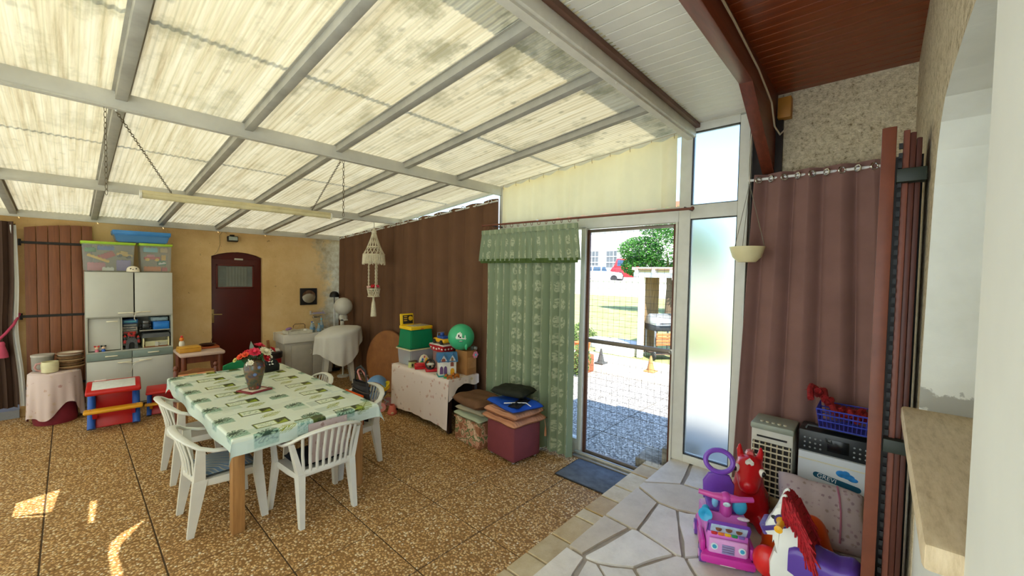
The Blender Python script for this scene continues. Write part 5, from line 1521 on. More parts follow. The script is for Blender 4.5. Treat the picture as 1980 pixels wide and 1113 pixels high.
one('back_cushion', 'orange and ochre checked cushion on the wooden chair back', 'cushion', b, CHECK.m, (0.95, 5.625, 0.60), (R(90), 0, 0), smooth=70)
# green chair
gch = thing('folding_chair', 'green fabric chair with rounded back at the far table end', 'chair', (1.38, 5.47, 0), R(180))
GRN = cloth('2f8a58', 0.15)
b = nm()
def gback(u, v_):
    x = (u - 0.5) * 0.36
    return (x, -0.19 + 0.03 * (2 * u - 1) ** 2 - 0.015 * math.sin(PI * v_), 0.52 + (0.275 - 0.035 * (2 * u - 1) ** 2) * v_)
grid(b, 14, 8, gback)
gg = bmesh.ops.extrude_face_region(b, geom=b.faces[:]); bmesh.ops.translate(b, vec=(0, -0.03, 0), verts=[e for e in gg['geom'] if isinstance(e, bmesh.types.BMVert)])
obj('backrest', b, GRN, gch)
b = nm(); box(b, (0, 0, 0.44), (0.38, 0.36, 0.04), bev=0.015); obj('seat', b, GRN, gch)
for s in (-1, 1):
    b = nm(); tube(b, [(s * 0.18, -0.19, 0.0), (s * 0.18, -0.17, 0.45), (s * 0.18, -0.20, 0.70)], 0.011, 8); obj('leg', b, CHROME, gch)
    b = nm(); tube(b, [(s * 0.18, 0.2, 0.0), (s * 0.18, 0.16, 0.43)], 0.011, 8); obj('leg', b, CHROME, gch)
# black handbag standing on the far end of the table top
t_ = thing('handbag', 'black handbag standing on the cloth behind the vase', 'bag', (1.50, 5.05, 0.757), R(8))
b = nm()
prism(b, [(-0.10, 0), (0.10, 0), (0.105, 0.06), (0.075, 0.12), (0.03, 0.14), (-0.05, 0.14), (-0.09, 0.10)], 0.08, (0, 0.04, 0), (R(90), 0, 0), 0.012); obj('bag_body', b, plain('0e0e10', 0.5), t_)
b = nm(); tube(b, [(-0.05, -0.02, 0.135), (-0.04, -0.05, 0.09), (0.04, -0.055, 0.08), (0.06, -0.03, 0.12)], 0.006, 6); obj('bag_strap', b, plain('1a1a1c', 0.5), t_)
# ================================================================ RIGHT SIDE: TOY TABLE, STACKS, HANGING THINGS
tt = thing('low_table', 'low dark wooden table carrying the toys along the brown curtain', 'table', (3.215, 4.30, 0))
b = nm(); box(b, (0, 0, 0.62), (0.44, 1.20, 0.04), bev=0.004); obj('table_top', b, W_DARK, tt)
for x in (-0.20, 0.20):
    for y in (-0.58, 0.58):
        b = nm(); box(b, (x, y, 0.30), (0.045, 0.045, 0.60), bev=0.004); obj('leg', b, plain('2a1712', 0.5), tt)
b = nm(); bx(b, 0.17, 0.19, -0.55, 0.55, 0.1, 0.58); obj('back_panel', b, plain('17100e', 0.7), tt)
b = nm()
def spread(u, v_):
    # u along Y (near->far), v across from front hem (0) over the edge, over the top
    y = -0.615 + 1.235 * u
    if v_ < 0.62:
        k = v_ / 0.62
        z = 0.055 + 0.03 * math.sin(u * 3) + (0.642 - 0.055 - 0.03 * math.sin(u * 3)) * k
        x = -0.242 - 0.022 * (1 - k) * (0.6 + 0.4 * math.sin(u * 17 + 1)) - 0.006 * math.sin(u * 38) * (1 - k)
        return (x, y, z)
    k = (v_ - 0.62) / 0.38
    return (-0.238 + 0.47 * k, y, 0.6445)
grid(b, 60, 30, spread)
def endflap(u, v_):
    # hem along the near end of the table
    x = -0.242 + 0.475 * u
    d_ = (0.10 + 0.16 * max(0, 1 - u * 3.5) + 0.02 * math.sin(u * 9)) * v_
    return (x, -0.617 - 0.01 * v_ * abs(math.sin(u * 13)), 0.6445 - d_)
grid(b, 30, 8, endflap)
grid(b, 20, 8, lambda u, v_: (-0.242 + 0.475 * u, 0.621 + 0.01 * v_, 0.6445 - (0.35 - 0.1 * u) * v_))
bmesh.ops.remove_doubles(b, verts=b.verts[:], dist=0.004)
one('table_cover', 'pale floral cloth covering the toy table, hanging to the floor in front', 'cloth', b, motif_cloth('cream_floral', 'd6c6bc', ['bc9c8a', 'c0b088', 'ac9a90', 'c09a8c'], 0.08, 0.17, 1.0), (3.215, 4.30, 0), smooth=60)
ZT = 0.647
# --- clear tub, green crate, toy laptop
def tub(name, label, cat, loc, w, d_, h_, m, rim_m, rz=0, tp=0.93):
    t_ = thing(name, label, cat, loc, rz)
    b = nm()
    lo = [(-w / 2 * tp, -d_ / 2 * tp), (w / 2 * tp, -d_ / 2 * tp), (w / 2 * tp, d_ / 2 * tp), (-w / 2 * tp, d_ / 2 * tp)]
    hi = [(-w / 2, -d_ / 2), (w / 2, -d_ / 2), (w / 2, d_ / 2), (-w / 2, d_ / 2)]
    V0 = [b.verts.new((x, y, 0.002)) for x, y in lo]; V1 = [b.verts.new((x, y, h_)) for x, y in hi]
    b.faces.new(V0[::-1])
    for k in range(4): b.faces.new((V0[k], V0[(k + 1) % 4], V1[(k + 1) % 4], V1[k]))
    bmesh.ops.bevel(b, geom=[e for e in b.edges if len(e.link_faces) == 2], offset=0.012, segments=2, affect='EDGES')
    obj('tub', b, m, t_)
    b = nm(); box(b, (0, 0, h_ - 0.002), (w + 0.03, d_ + 0.03, 0.018), bev=0.006); obj('lid', b, rim_m, t_)
    return t_
tub('storage_tub', 'clear plastic tub with cream lid under the green crate', 'tub', (3.23, 4.735, ZT), 0.38, 0.32, 0.215, clear_plastic('milky_tub', 'c8c8cc', 0.5), plain('d8cfa0', 0.4))
for k, (x, y, c_, s_) in enumerate(((3.12, 4.665, 'white', (0.1, 0.07, 0.09)), (3.235, 4.66, 'purple', (0.09, 0.06, 0.06)), (3.345, 4.71, 'pink', (0.07, 0.07, 0.10)), (3.15, 4.80, 'cyan', (0.08, 0.07, 0.07)))):
    toy_brick('%s toy block seen through the milky tub' % c_, (x, y, ZT + 0.006), 0.0, c_, s_, group='toys in the milky tub')
t_ = thing('storage_crate', 'dark green plastic crate stacked on the clear tub', 'crate', (3.225, 4.725, ZT + 0.2255))
GC = plain('0f7a50', 0.35, var=0.06)
b = nm(); taper(b, (0, 0, 0.0), (0.37, 0.31), (0, 0, 0.25), (0.335, 0.28)); bmesh.ops.bevel(b, geom=b.edges[:], offset=0.01, segments=2, affect='EDGES'); obj('crate_body', b, GC, t_)
b = nm(); box(b, (0, 0, 0.008), (0.395, 0.335, 0.016), bev=0.006); obj('crate_flange', b, plain('0d6a48', 0.4), t_)
t_ = thing('toy_laptop', 'yellow toy computer with raised screen on the green crate', 'toy', (3.225, 4.725, ZT + 0.477))
YT = plain('e6bd1c', 0.35, var=0.05)
b = nm(); box(b, (0, 0, 0.022), (0.35, 0.29, 0.044), bev=0.008); obj('keyboard_base', b, YT, t_)
b = nm(); box(b, (0.02, -0.02, 0.046), (0.26, 0.17, 0.006), bev=0.002); obj('keyboard_pad', b, plain('a8a48c', 0.5, var=0.4, scale=60), t_)
b = nm(); box(b, (-0.075, 0.115, 0.12), (0.20, 0.035, 0.165), (R(-6), 0, 0), 0.008); obj('screen_case', b, YT, t_)
b = nm(); box(b, (-0.070, 0.0955, 0.122), (0.155, 0.006, 0.12), (R(-6), 0, 0), 0.002)
sc = obj('screen_print', b, plain('2a2620', 0.4, var=0.3, scale=30), t_)
b = nm(); cyl(b, (-0.03, 0.094, 0.135), (-0.03, 0.088, 0.136), 0.032, seg=18)
for k in range(4): box(b, (-0.11, 0.0905, 0.165 - k * 0.028), (0.05, 0.004, 0.012), (R(-6), 0, 0))
obj('screen_graphic', b, plain('d8a81a', 0.4), sc)
b = nm(); cyl(b, (0.16, -0.143, 0.02), (0.16, -0.150, 0.02), 0.008, seg=10); box(b, (0.0, -0.146, 0.012), (0.04, 0.004, 0.01)); obj('red_button', b, TOYC['red'], t_)
# --- boxes behind carrying the tray and car, plus hopper ball
crate('mauve cardboard box under the red toy tray', 3.28, 3.44, ZT, ZT + 0.215, plain('8d6a66', 0.7), 4.12, 4.41, lid=plain('b39a90', 0.6))
t_ = thing('toy_tray', 'red toy tray with white print resting on the mauve box', 'tray', (3.33, 4.27, ZT + 0.217), R(-2))
b = nm(); taper(b, (0, 0, 0), (0.16, 0.25), (0, 0, 0.085), (0.22, 0.34)); bmesh.ops.bevel(b, geom=b.edges[:], offset=0.008, segments=2, affect='EDGES'); obj('tray_body', b, plain('b8222c', 0.35), t_)
b = nm()
for k in range(5): sph(b, (-0.096 - 0.002 * (k % 2), -0.12 + k * 0.06, 0.045 + 0.01 * math.sin(k * 2)), (0.006, 0.02, 0.013 + .004 * (k % 2)), 8)
for k in range(3): sph(b, (-0.06 + k * 0.05, -0.152, 0.045), (0.016, 0.006, 0.014), 8)
o = obj('tray_print', b, plain('e0d4c8', 0.5), t_); o['kind'] = 'stuff'
b = nm(); box(b, (0, 0, 0.092), (0.2, 0.32, 0.016), bev=0.006); obj('tray_rim', b, plain('d8cfc4', 0.4), t_)
t_ = thing('toy_car', 'large yellow toy car with blue driver seat on the red tray', 'toy car', (3.33, 4.26, ZT + 0.319), R(84))
b = nm(); box(b, (0, 0, 0.045), (0.27, 0.15, 0.05), bev=0.02, seg=3); obj('car_body', b, plain('e0a81e', 0.35), t_)
b = nm(); box(b, (-0.01, 0, 0.085), (0.15, 0.11, 0.035), bev=0.012); sph(b, (0.02, 0, 0.12), 0.028, 12); obj('driver', b, plain('2c4f9a', 0.4), t_)
b = nm(); tube(b, [(0.06, -0.05, 0.08), (0.05, -0.05, 0.14), (0.05, 0.05, 0.14), (0.06, 0.05, 0.08)], 0.006, 6); obj('windscreen_frame', b, plain('8c8f96', 0.4), t_)
for x in (-0.085, 0.085):
    for y in (-0.075, 0.075):
        b = nm(); cyl(b, (x, y - 0.014, 0.03), (x, y + 0.014, 0.03), 0.03, seg=16); obj('wheel', b, DARK, t_)
crate('brown cardboard box behind the dollhouse', 3.27, 3.43, ZT, ZT + 0.295, plain('9a6a3a', 0.8, var=0.1), 3.71, 3.93, lid=plain('a87848', 0.8))
t_ = thing('hopper_ball', 'green bouncing ball with a white cartoon face by the green curtain', 'ball', (3.285, 3.84, ZT + 0.296))
b = nm(); sph(b, (0, 0, 0.163), 0.163, 36); sph(b, (-0.03, -0.13, 0.07), (0.02, 0.02, 0.05), 10); obj('ball_body', b, plain('3fae7a', 0.3, var=0.05), t_)
def on_ball(b, az, el, w, h_, r_=0.163):
    d_ = Vector((math.cos(el) * math.cos(az), math.cos(el) * math.sin(az), math.sin(el)))
    c_ = Vector((0, 0, 0.163)) + d_ * (r_ + 0.0005)
    sph(b, c_, (0.003, w, h_), 10, (0, -el, az))
az0 = math.atan2(-3.84, -3.27)
b = nm()
for da, de, w, h_ in ((0.18, 0.22, 0.028, 0.04), (0.30, 0.10, 0.02, 0.02), (0.10, 0.32, 0.012, 0.035), (0.05, 0.05, 0.03, 0.012), (-0.30, 0.10, 0.008, 0.03), (-0.24, 0.02, 0.026, 0.008), (-0.02, 0.26, 0.008, 0.03), (0.02, -0.18, 0.02, 0.008)): on_ball(b, az0 - da, de, w, h_)
o = obj('ball_print', b, plain('dfe6dc', 0.4), t_); o['kind'] = 'stuff'
b = nm()
for da, de, w, h_ in ((0.18, 0.22, 0.010, 0.018), (0.07, 0.12, 0.012, 0.010), (0.02, -0.20, 0.03, 0.004)): on_ball(b, az0 - da, de, w, h_, 0.1655)
o = obj('ball_eyes', b, BLACK, t_); o['kind'] = 'stuff'
t_ = thing('toy_camera', 'dark toy camera on the cardboard box by the green curtain', 'toy', (3.385, 3.728, ZT + 0.296), R(20))
b = nm(); box(b, (0, 0, 0.03), (0.075, 0.04, 0.05), bev=0.01); obj('camera_body', b, plain('3a4034', 0.5), t_)
b = nm(); cyl(b, (0, -0.02, 0.03), (-0.0, -0.05, 0.03), 0.02, seg=16); obj('camera_lens', b, plain('8c8f88', 0.3), t_)
t_ = thing('toy_flower', 'pink toy flower with blue heart hanging at the cardboard box', 'toy', (3.40, 3.698, ZT + 0.20))
b = nm()
for k in range(6): sph(b, (0.028 * math.cos(k * PI / 3), 0, 0.04 + 0.028 * math.sin(k * PI / 3)), (0.018, 0.008, 0.018), 10)
obj('flower_petals', b, TOYC['pink'], t_)
b = nm(); sph(b, (0, -0.006, 0.04), (0.016, 0.008, 0.016), 10); obj('flower_heart', b, TOYC['cyan'], t_)
b = nm(); cyl(b, (0, 0, 0.0), (0, 0, 0.03), 0.005, seg=8); obj('flower_stalk', b, TOYC['green'], t_)
# --- dollhouse
dh = thing('dollhouse', 'white dollhouse with blue gabled roof and orange door on the toy table', 'dollhouse', (3.10, 3.885, ZT), R(-28))
dh.scale = (0.88, 0.88, 0.95)
DW = plain('e2ddd2', 0.4)
b = nm(); bx(b, -0.13, 0.13, -0.085, 0.085, 0.0, 0.018, 0.004); obj('base', b, plain('2f8a84', 0.4), dh)
b = nm(); bx(b, -0.12, 0.12, -0.07, 0.075, 0.018, 0.20, 0.002)
for x, w, zt_ in ((-0.06, 0.058, 0.275), (0.06, 0.058, 0.275)):
    prism(b, [(x - w, 0.19), (x + w, 0.19), (x + w * 0.1, zt_), (x - w * 0.1, zt_)], 0.02, (0, -0.062, 0), (R(90), 0, 0))
obj('walls', b, DW, dh)
b = nm()
prism(b, [(-0.095, 0.19), (0.095, 0.19), (0.02, 0.30), (-0.02, 0.30)], 0.28, (-0.14, 0.005, 0), (R(90), 0, R(90)))
for x in (-0.06, 0.06): prism(b, [(x - 0.072, 0.19), (x - 0.06, 0.185), (x, 0.278), (x + 0.06, 0.185), (x + 0.072, 0.19), (x, 0.30)], 0.05, (0, -0.05, 0), (R(90), 0, 0))
obj('roof', b, plain('3a6f9c', 0.4, var=0.1), dh)
def arch_win(x, z, w, h_, m, nmn='window', y=-0.072):
    b = nm()
    pts_ = [(x - w / 2, z), (x + w / 2, z), (x + w / 2, z + h_ * 0.6)] + [(x + w / 2 * math.cos(a), z + h_ * 0.6 + h_ * 0.4 * math.sin(a)) for a in (0.6, 1.1, 1.57, 2.04, 2.54)] + [(x - w / 2, z + h_ * 0.6)]
    prism(b, pts_, 0.006, (0, y, 0), (R(90), 0, 0)); return obj(nmn, b, m, dh)
arch_win(0.065, 0.022, 0.055, 0.085, plain('d89a1e', 0.4), 'door')
arch_win(-0.085, 0.035, 0.045, 0.10, plain('6a4a78', 0.4)); arch_win(-0.03, 0.035, 0.045, 0.10, plain('6a4a78', 0.4))
arch_win(-0.06, 0.195, 0.05, 0.04, plain('8a4a3a', 0.4), y=-0.083); arch_win(0.06, 0.20, 0.03, 0.045, plain('8a6a4a', 0.4), y=-0.083); arch_win(0.06, 0.13, 0.045, 0.055, plain('8a4a3a', 0.4))
b = nm()
for z in (0.06, 0.10, 0.14, 0.18): bx(b, 0.119, 0.124, -0.06, 0.065, z, z + 0.004)
bx(b, 0.119, 0.126, -0.005, 0.012, 0.02, 0.2)
obj('siding', b, plain('b8ae8c', 0.5), dh)
# --- small toys along the front
t_ = thing('activity_arch', 'cream arch toy with coloured animals on the toy table', 'toy', (3.195, 4.49, ZT), R(-22))
t_.scale = (0.85, 0.85, 0.95)
b = nm()
prism(b, [(-0.085, 0), (0.085, 0), (0.085, 0.05), (0.07, 0.11), (0.04, 0.15), (0.0, 0.165), (-0.04, 0.15), (-0.07, 0.11), (-0.085, 0.05)], 0.05, (0, 0.02, 0), (R(90), 0, 0), 0.006); obj('arch_body', b, plain('e0d6b8', 0.4), t_)
for c_, x, z, r_ in (('green', -0.04, 0.055, 0.028), ('orange', 0.035, 0.06, 0.032), ('yellow', 0.03, 0.10, 0.02), ('blue', -0.03, 0.10, 0.016), ('red', 0.0, 0.135, 0.012)):
    b = nm(); sph(b, (x, -0.034, z), (r_, 0.012, r_ * 1.15), 12); obj('animal_knob', b, TOYC[c_], t_)
t_ = thing('toy_case', 'glossy red toy case lying in front of the arch toy', 'toy', (3.07, 4.395, ZT), R(-28))
t_.scale = (0.78, 0.78, 0.85)
b = nm(); box(b, (0, 0, 0.04), (0.19, 0.13, 0.08), bev=0.014, seg=3); obj('case_body', b, plain('bc1c22', 0.25), t_)
b = nm(); tube(b, [(-0.04, -0.066, 0.045), (-0.035, -0.085, 0.05), (0.035, -0.085, 0.05), (0.04, -0.066, 0.045)], 0.007, 6); obj('case_handle', b, plain('a01820', 0.3), t_)
b = nm(); box(b, (0, 0, 0.083), (0.13, 0.08, 0.008), bev=0.003); obj('case_top', b, plain('d8423e', 0.3), t_)
t_ = thing('toy_steering_wheel', 'red toy dashboard with black steering wheel on the table edge', 'toy', (3.095, 4.19, ZT), R(-30))
t_.scale = (0.82, 0.82, 0.9)
b = nm(); box(b, (0.02, 0, 0.02), (0.22, 0.14, 0.04), bev=0.012); obj('dashboard', b, plain('b8202a', 0.3), t_)
e_ = Euler((R(58), 0, 0)).to_matrix()
b = nm(); tube(b, [Vector((-0.02, -0.03, 0.105)) + e_ @ Vector((0.068 * math.cos(a), 0.068 * math.sin(a), 0)) for a in [2 * PI * i / 24 for i in range(24)]], 0.013, 8, True); obj('steering_rim', b, BLACK, t_)
b = nm(); box(b, (-0.02, -0.032, 0.105), (0.075, 0.04, 0.025), (R(58), 0, 0), 0.008); box(b, (-0.02, -0.03, 0.105), (0.12, 0.02, 0.014), (R(58), 0, 0), 0.004); obj('steering_hub', b, plain('c8c4b4', 0.4), t_)
b = nm(); cyl(b, (-0.02, 0.0, 0.03), (-0.02, -0.03, 0.10), 0.018, seg=10); obj('steering_column', b, DARK, t_)
t_ = thing('toy_tunnel', 'pale green toy shelter with round doorway at the toy table corner', 'toy', (3.045, 4.527, ZT), R(0))
t_.scale = (0.85, 0.75, 0.9)
b = nm(); prism(b, [(-0.06, 0), (0.06, 0), (0.055, 0.06), (0.03, 0.085), (-0.03, 0.085), (-0.055, 0.06)], 0.075, (0, 0.05, 0), (R(90), 0, 0), 0.008); obj('shelter_body', b, plain('c9cf86', 0.4), t_)
b = nm(); box(b, (-0.02, -0.026, 0.035), (0.03, 0.006, 0.045), bev=0.002); obj('shelter_doorway', b, DARK, t_)
b = nm(); box(b, (0, 0.0, 0.09), (0.12, 0.085, 0.012), bev=0.004); obj('shelter_roof', b, plain('5a4a38', 0.5), t_)
t_ = thing('toy_plane', 'grey toy aeroplane nose up behind the dollhouse', 'toy', (3.215, 4.045, ZT), R(20))
t_.scale = (0.62, 0.62, 0.9)
GP = plain('a8a8a4', 0.35, var=0.2, scale=30)
b = nm(); tube(b, [(0, 0.05, 0.02), (0, 0.0, 0.09), (0, -0.05, 0.17), (0, -0.07, 0.20)], [0.02, 0.03, 0.026, 0.008], 12); obj('fuselage', b, GP, t_)
b = nm(); box(b, (0, -0.01, 0.10), (0.20, 0.05, 0.01), (R(55), 0, 0), 0.003); obj('wing', b, GP, t_)
b = nm(); box(b, (0, 0.05, 0.03), (0.09, 0.03, 0.01), (R(55), 0, 0), 0.003); bx(b, -0.005, 0.005, 0.04, 0.075, 0.0, 0.06); obj('tail', b, plain('6a6c6e', 0.4), t_)
def toy_dog(label, loc, rz):
    t_ = thing('toy_dog', label, 'toy', loc, rz, 'orange toy animals at the table edge')
    b = nm(); sph(b, (0, 0, 0.03), (0.04, 0.02, 0.02), 12)
    for x in (-0.025, 0.025):
        for y in (-0.012, 0.012): cyl(b, (x, y, 0), (x, y, 0.03), 0.007, seg=8)
    sph(b, (0.04, 0, 0.048), (0.02, 0.017, 0.017), 10); sph(b, (0.058, 0, 0.042), (0.012, 0.01, 0.009), 8)
    obj('dog_body', b, plain('b5651e', 0.5), t_)
    b = nm()
    for s in (-1, 1): sph(b, (0.034, s * 0.016, 0.052), (0.008, 0.005, 0.014), 8)
    obj('dog_ears', b, plain('6a3a18', 0.5), t_)
toy_dog('orange-brown toy dog in front of the dollhouse door', (3.115, 3.715, ZT), R(170))
toy_dog('orange-brown toy dog at the corner of the toy table', (3.015, 3.72, ZT), R(160))
b = nm(); lathe(b, [(0.0, 0.0), (0.03, 0.0), (0.034, 0.02), (0.02, 0.03), (0.028, 0.04), (0.0, 0.05)], (0, 0, 0), 12)
one('stacking_ring', 'small green stacking toy in front of the dollhouse windows', 'toy', b, TOYC['green'], (3.018, 3.79, ZT))

# ---- folded blankets on the leaf-print box
fb = thing('storage_pouf', 'leaf-print fabric storage box below the toy table end', 'box', (3.12, 3.33, 0), R(-4))
t = NT('leaf_print')
v = t.co('Object')
c1 = t.ramp(t.noise(v, 11, 3, 0.5), [(0.35, '8a5a3a'), (0.45, 'b8866a'), (0.52, '5f6a3e'), (0.58, 'c8a88a'), (0.7, 'a05038')], 'CONSTANT')
t.set(c1, 0.85)
b = nm(); box(b, (0, 0, 0.13), (0.33, 0.44, 0.26), bev=0.014); obj('box_body', b, t.m, fb)
b = nm(); box(b, (0, 0, 0.268), (0.35, 0.46, 0.02), bev=0.008); obj('box_lid', b, t.m, fb)
def fold_stack(b, w, d_, h_, seed, n=18, sag=0.02, rnd=0.35):
    """a soft folded textile: rounded slab with uneven outline"""
    rg = random.Random(seed); p = [rg.uniform(0, 6.28) for _ in range(6)]
    def top(u, v_):
        a, c_ = 2 * u - 1, 2 * v_ - 1
        k = max(0, (1 - a ** 6) * (1 - c_ ** 6)) ** rnd
        x = a * w / 2 * (1 + 0.03 * math.sin(5 * c_ + p[0])); y = c_ * d_ / 2 * (1 + 0.03 * math.sin(4 * a + p[1]))
        return x, y, k, a, c_
    def up(u, v_):
        x, y, k, a, c_ = top(u, v_)
        return (x, y, h_ * (0.5 + 0.5 * k) + 0.005 * k * math.sin(7 * a + 3 * c_ + p[2]) + 0.003 * k * math.sin(11 * c_ + p[3]))
    def dn(u, v_):
        x, y, k, a, c_ = top(u, v_); return (x, y, h_ * 0.5 * (1 - k))
    grid(b, n, n, up); grid(b, n, n, dn)
    bmesh.ops.remove_doubles(b, verts=b.verts[:], dist=0.0008)
b = nm(); fold_stack(b, 0.37, 0.48, 0.055, 1); o1 = one('folded_blanket', 'pale green ribbed blanket folded on the leaf-print box', 'blanket', b, cloth('a9b096', 0.08), (3.12, 3.33, 0.279), R(-4), smooth=70)
b = nm(); fold_stack(b, 0.34, 0.46, 0.06, 2); one('folded_blanket', 'mottled beige blanket folded between the green and brown ones', 'blanket', b, cloth('a39a82', 0.15), (3.13, 3.33, 0.344), R(2), smooth=70)
b = nm(); fold_stack(b, 0.42, 0.50, 0.10, 3); one('folded_blanket', 'brown blanket topmost of the pile below the toy table', 'blanket', b, cloth('6a4c36', 0.12), (3.14, 3.35, 0.414), R(-8), smooth=70)

# ---- burgundy pouf with quilted cushions and jackets
bp_ = thing('pouf', 'burgundy square pouf on small castors beside the green curtain', 'pouf', (3.135, 2.80, 0), R(-6))
BUR = plain('74343a', 0.75, var=0.06, bump=0.1)
b = nm(); box(b, (0, 0, 0.205), (0.38, 0.42, 0.35), bev=0.02, seg=3); obj('pouf_body', b, BUR, bp_)
b = nm()
for s in (-1, 1): tube(b, [(s * 0.185, y, 0.20 + 0.0 * y) for y in (-0.2, 0.0, 0.2)], 0.003, 5)
obj('pouf_piping', b, plain('66292f', 0.7), bp_)
for x in (-0.15, 0.15):
    for y in (-0.17, 0.17):
        b = nm(); sph(b, (x, y, 0.018), 0.018, 10); obj('castor', b, plain('8a8078', 0.4), bp_)
t = NT('peach_quilt')
v = t.co('Object')
t.set('b8805e', 0.85); wv = t.n('TexWave'); t.put(wv.inputs['Vector'], v); wv.inputs['Scale'].default_value = 9
t.bump(wv.outputs[1], 0.4, 0.01)
for k, z in enumerate((0.384, 0.456)):
    b = nm(); fold_stack(b, 0.47 - 0.02 * k, 0.52 - 0.03 * k, 0.062, 6 + k, rnd=0.22)
    o = one('seat_cushion', ('lower', 'upper')[k] + ' peach quilted cushion on the burgundy pouf', 'cushion', b, t.m, (3.135, 2.80, z), R(-6 + 3 * k), 'peach quilted cushions on the pouf', smooth=70)
t_ = thing('tassel', 'peach tassel hanging from the cushion corner above the pouf', 'tassel', (3.372, 2.56, 0.20))
b = nm(); lathe(b, [(0.012, 0.0), (0.010, 0.07), (0.006, 0.09), (0.004, 0.10)], (0, 0, 0), 8); obj('tassel_skirt', b, cloth('b8805e'), t_)
b = nm(); tube(b, [(0, 0, 0.095), (-0.005, 0.005, 0.15), (-0.012, 0.012, 0.205)], 0.003, 5); obj('tassel_cord', b, cloth('b8805e'), t_)
jk = thing('jacket', 'bright blue sports jacket with white piping folded on the peach cushions', 'jacket', (3.135, 2.79, 0.528), R(-14))
b = nm(); fold_stack(b, 0.40, 0.50, 0.055, 12, rnd=0.3); obj('jacket_body', b, cloth('1c49a8', 0.15, 0.5), jk)
b = nm(); fold_stack(b, 0.12, 0.30, 0.03, 14, 12); xf(b, b.verts[:], (-0.03, -0.13, 0.045), (1, 1, 1), (0, 0, R(-60))); obj('jacket_panel', b, cloth('15171f', 0.1, 0.5), jk)
b = nm(); tube(b, [(-0.16, -0.04, 0.058), (-0.08, -0.13, 0.074), (0.0, -0.20, 0.078), (0.03, -0.245, 0.05)], 0.005, 6); obj('jacket_piping', b, plain('d8d8d8', 0.5), jk)
b = nm(); fold_stack(b, 0.30, 0.40, 0.085, 21, rnd=0.5)
one('jacket', 'dark grey-green jacket crumpled on the blue one', 'jacket', b, cloth('26281f', 0.2, 0.7), (3.20, 2.87, 0.612), R(10), smooth=70)

# ---- door mat
b = nm(); box(b, (0, 0, 0.006), (0.42, 0.60, 0.012), bev=0.004)
mt = thing('door_mat', 'grey rectangular mat in front of the wire-mesh door', 'mat', (3.32, 1.93, 0.002), R(1))
obj('mat_pile', b, cloth('5c636c', 0.25, scale=12), mt)
b = nm()
for s in (-1, 1): bx(b, s * 0.21 - 0.008, s * 0.21 + 0.008, -0.30, 0.30, 0.0, 0.009); bx(b, -0.21, 0.21, s * 0.30 - 0.008, s * 0.30 + 0.008, 0.0, 0.009)
obj('mat_border', b, DARK, mt)

# ---- high-backed resin chair under a white sheet
GREYPL = plain('b9b5aa', 0.4, var=0.05)
s1 = resin_chair('resin_armchair', 'pale grey high-backed resin armchair standing under the white sheet', (3.0, 6.62, 0), R(70), GREYPL, None)
s1.scale = (1, 1, 1.2)
b = nm()
def sheetf(u, v_):
    a = 2 * PI * u
    if v_ < 0.3:
        k = v_ / 0.3
        return (0.345 * k * math.cos(a), 0.345 * k * math.sin(a), 0.992 + (0.905 + 0.068 * math.cos(a - R(340)) - 0.992) * k * k)
    k = (v_ - 0.3) / 0.7
    dp = 0.26 + 0.22 * max(0, math.cos(a - 4.4)) ** 2 + 0.06 * math.sin(3 * a)
    r_ = 0.352 + 0.022 * k ** 0.6 + 0.012 * k * math.sin(9 * a) + 0.008 * k * math.sin(17 * a + 1)
    return (r_ * math.cos(a), r_ * math.sin(a), 0.905 + 0.068 * math.cos(a - R(340)) - dp * k)
grid(b, 110, 18, sheetf)
one('dust_sheet', 'crumpled white sheet thrown over the high-backed chair', 'sheet', b, cloth('c6c3ba', 0.06), (3.0, 6.62, 0), smooth=70)
gl_ = thing('globe_lamp', 'white globe lamp standing behind the sheeted chair', 'lamp', (3.31, 7.11, 0))
b = nm(); lathe(b, [(0.0, 0.0), (0.10, 0.0), (0.10, 0.02), (0.02, 0.03)], (0, 0, 0), 20); cyl(b, (0, 0, 0.02), (0, 0, 1.02), 0.016, seg=12); obj('lamp_post', b, FRAME_W, gl_)
b = nm(); lathe(b, [(0.03, 1.0), (0.06, 1.02), (0.075, 1.06), (0.07, 1.10), (0.05, 1.12)], (0, 0, 0), 20); obj('lamp_collar', b, FRAME_W, gl_)
b = nm(); sph(b, (0, 0, 1.265), 0.158, 32); obj('lamp_globe', b, plain('c2bfb4', 0.3, var=0.04), gl_)
b = nm(); bx(b, -0.11, -0.06, -0.14, -0.12, 0.8, 1.12, 0.004); bx(b, -0.11, 0.02, -0.14, -0.12, 1.02, 1.05, 0.004); obj('lamp_bracket', b, FRAME_W, gl_)

# ---- round board leaning on the brown curtain
rt = thing('round_tabletop', 'round brown wooden tabletop leaning against the brown curtain', 'tabletop', (3.33, 5.74, 0), (0, R(6), R(9)))
b = nm(); cyl(b, (-0.012, 0, 0.485), (0.012, 0, 0.485), 0.48, seg=64); obj('board', b, wood('round_board', '75451f', '95602f', 3, (2, 2, 2), 0.5), rt)
b = nm(); tube(b, [(0.0, 0.48 * math.cos(a), 0.485 + 0.48 * math.sin(a)) for a in [2 * PI * i / 64 for i in range(64)]], 0.0125, 6, True); obj('edge_band', b, plain('6a3c1c', 0.5), rt)
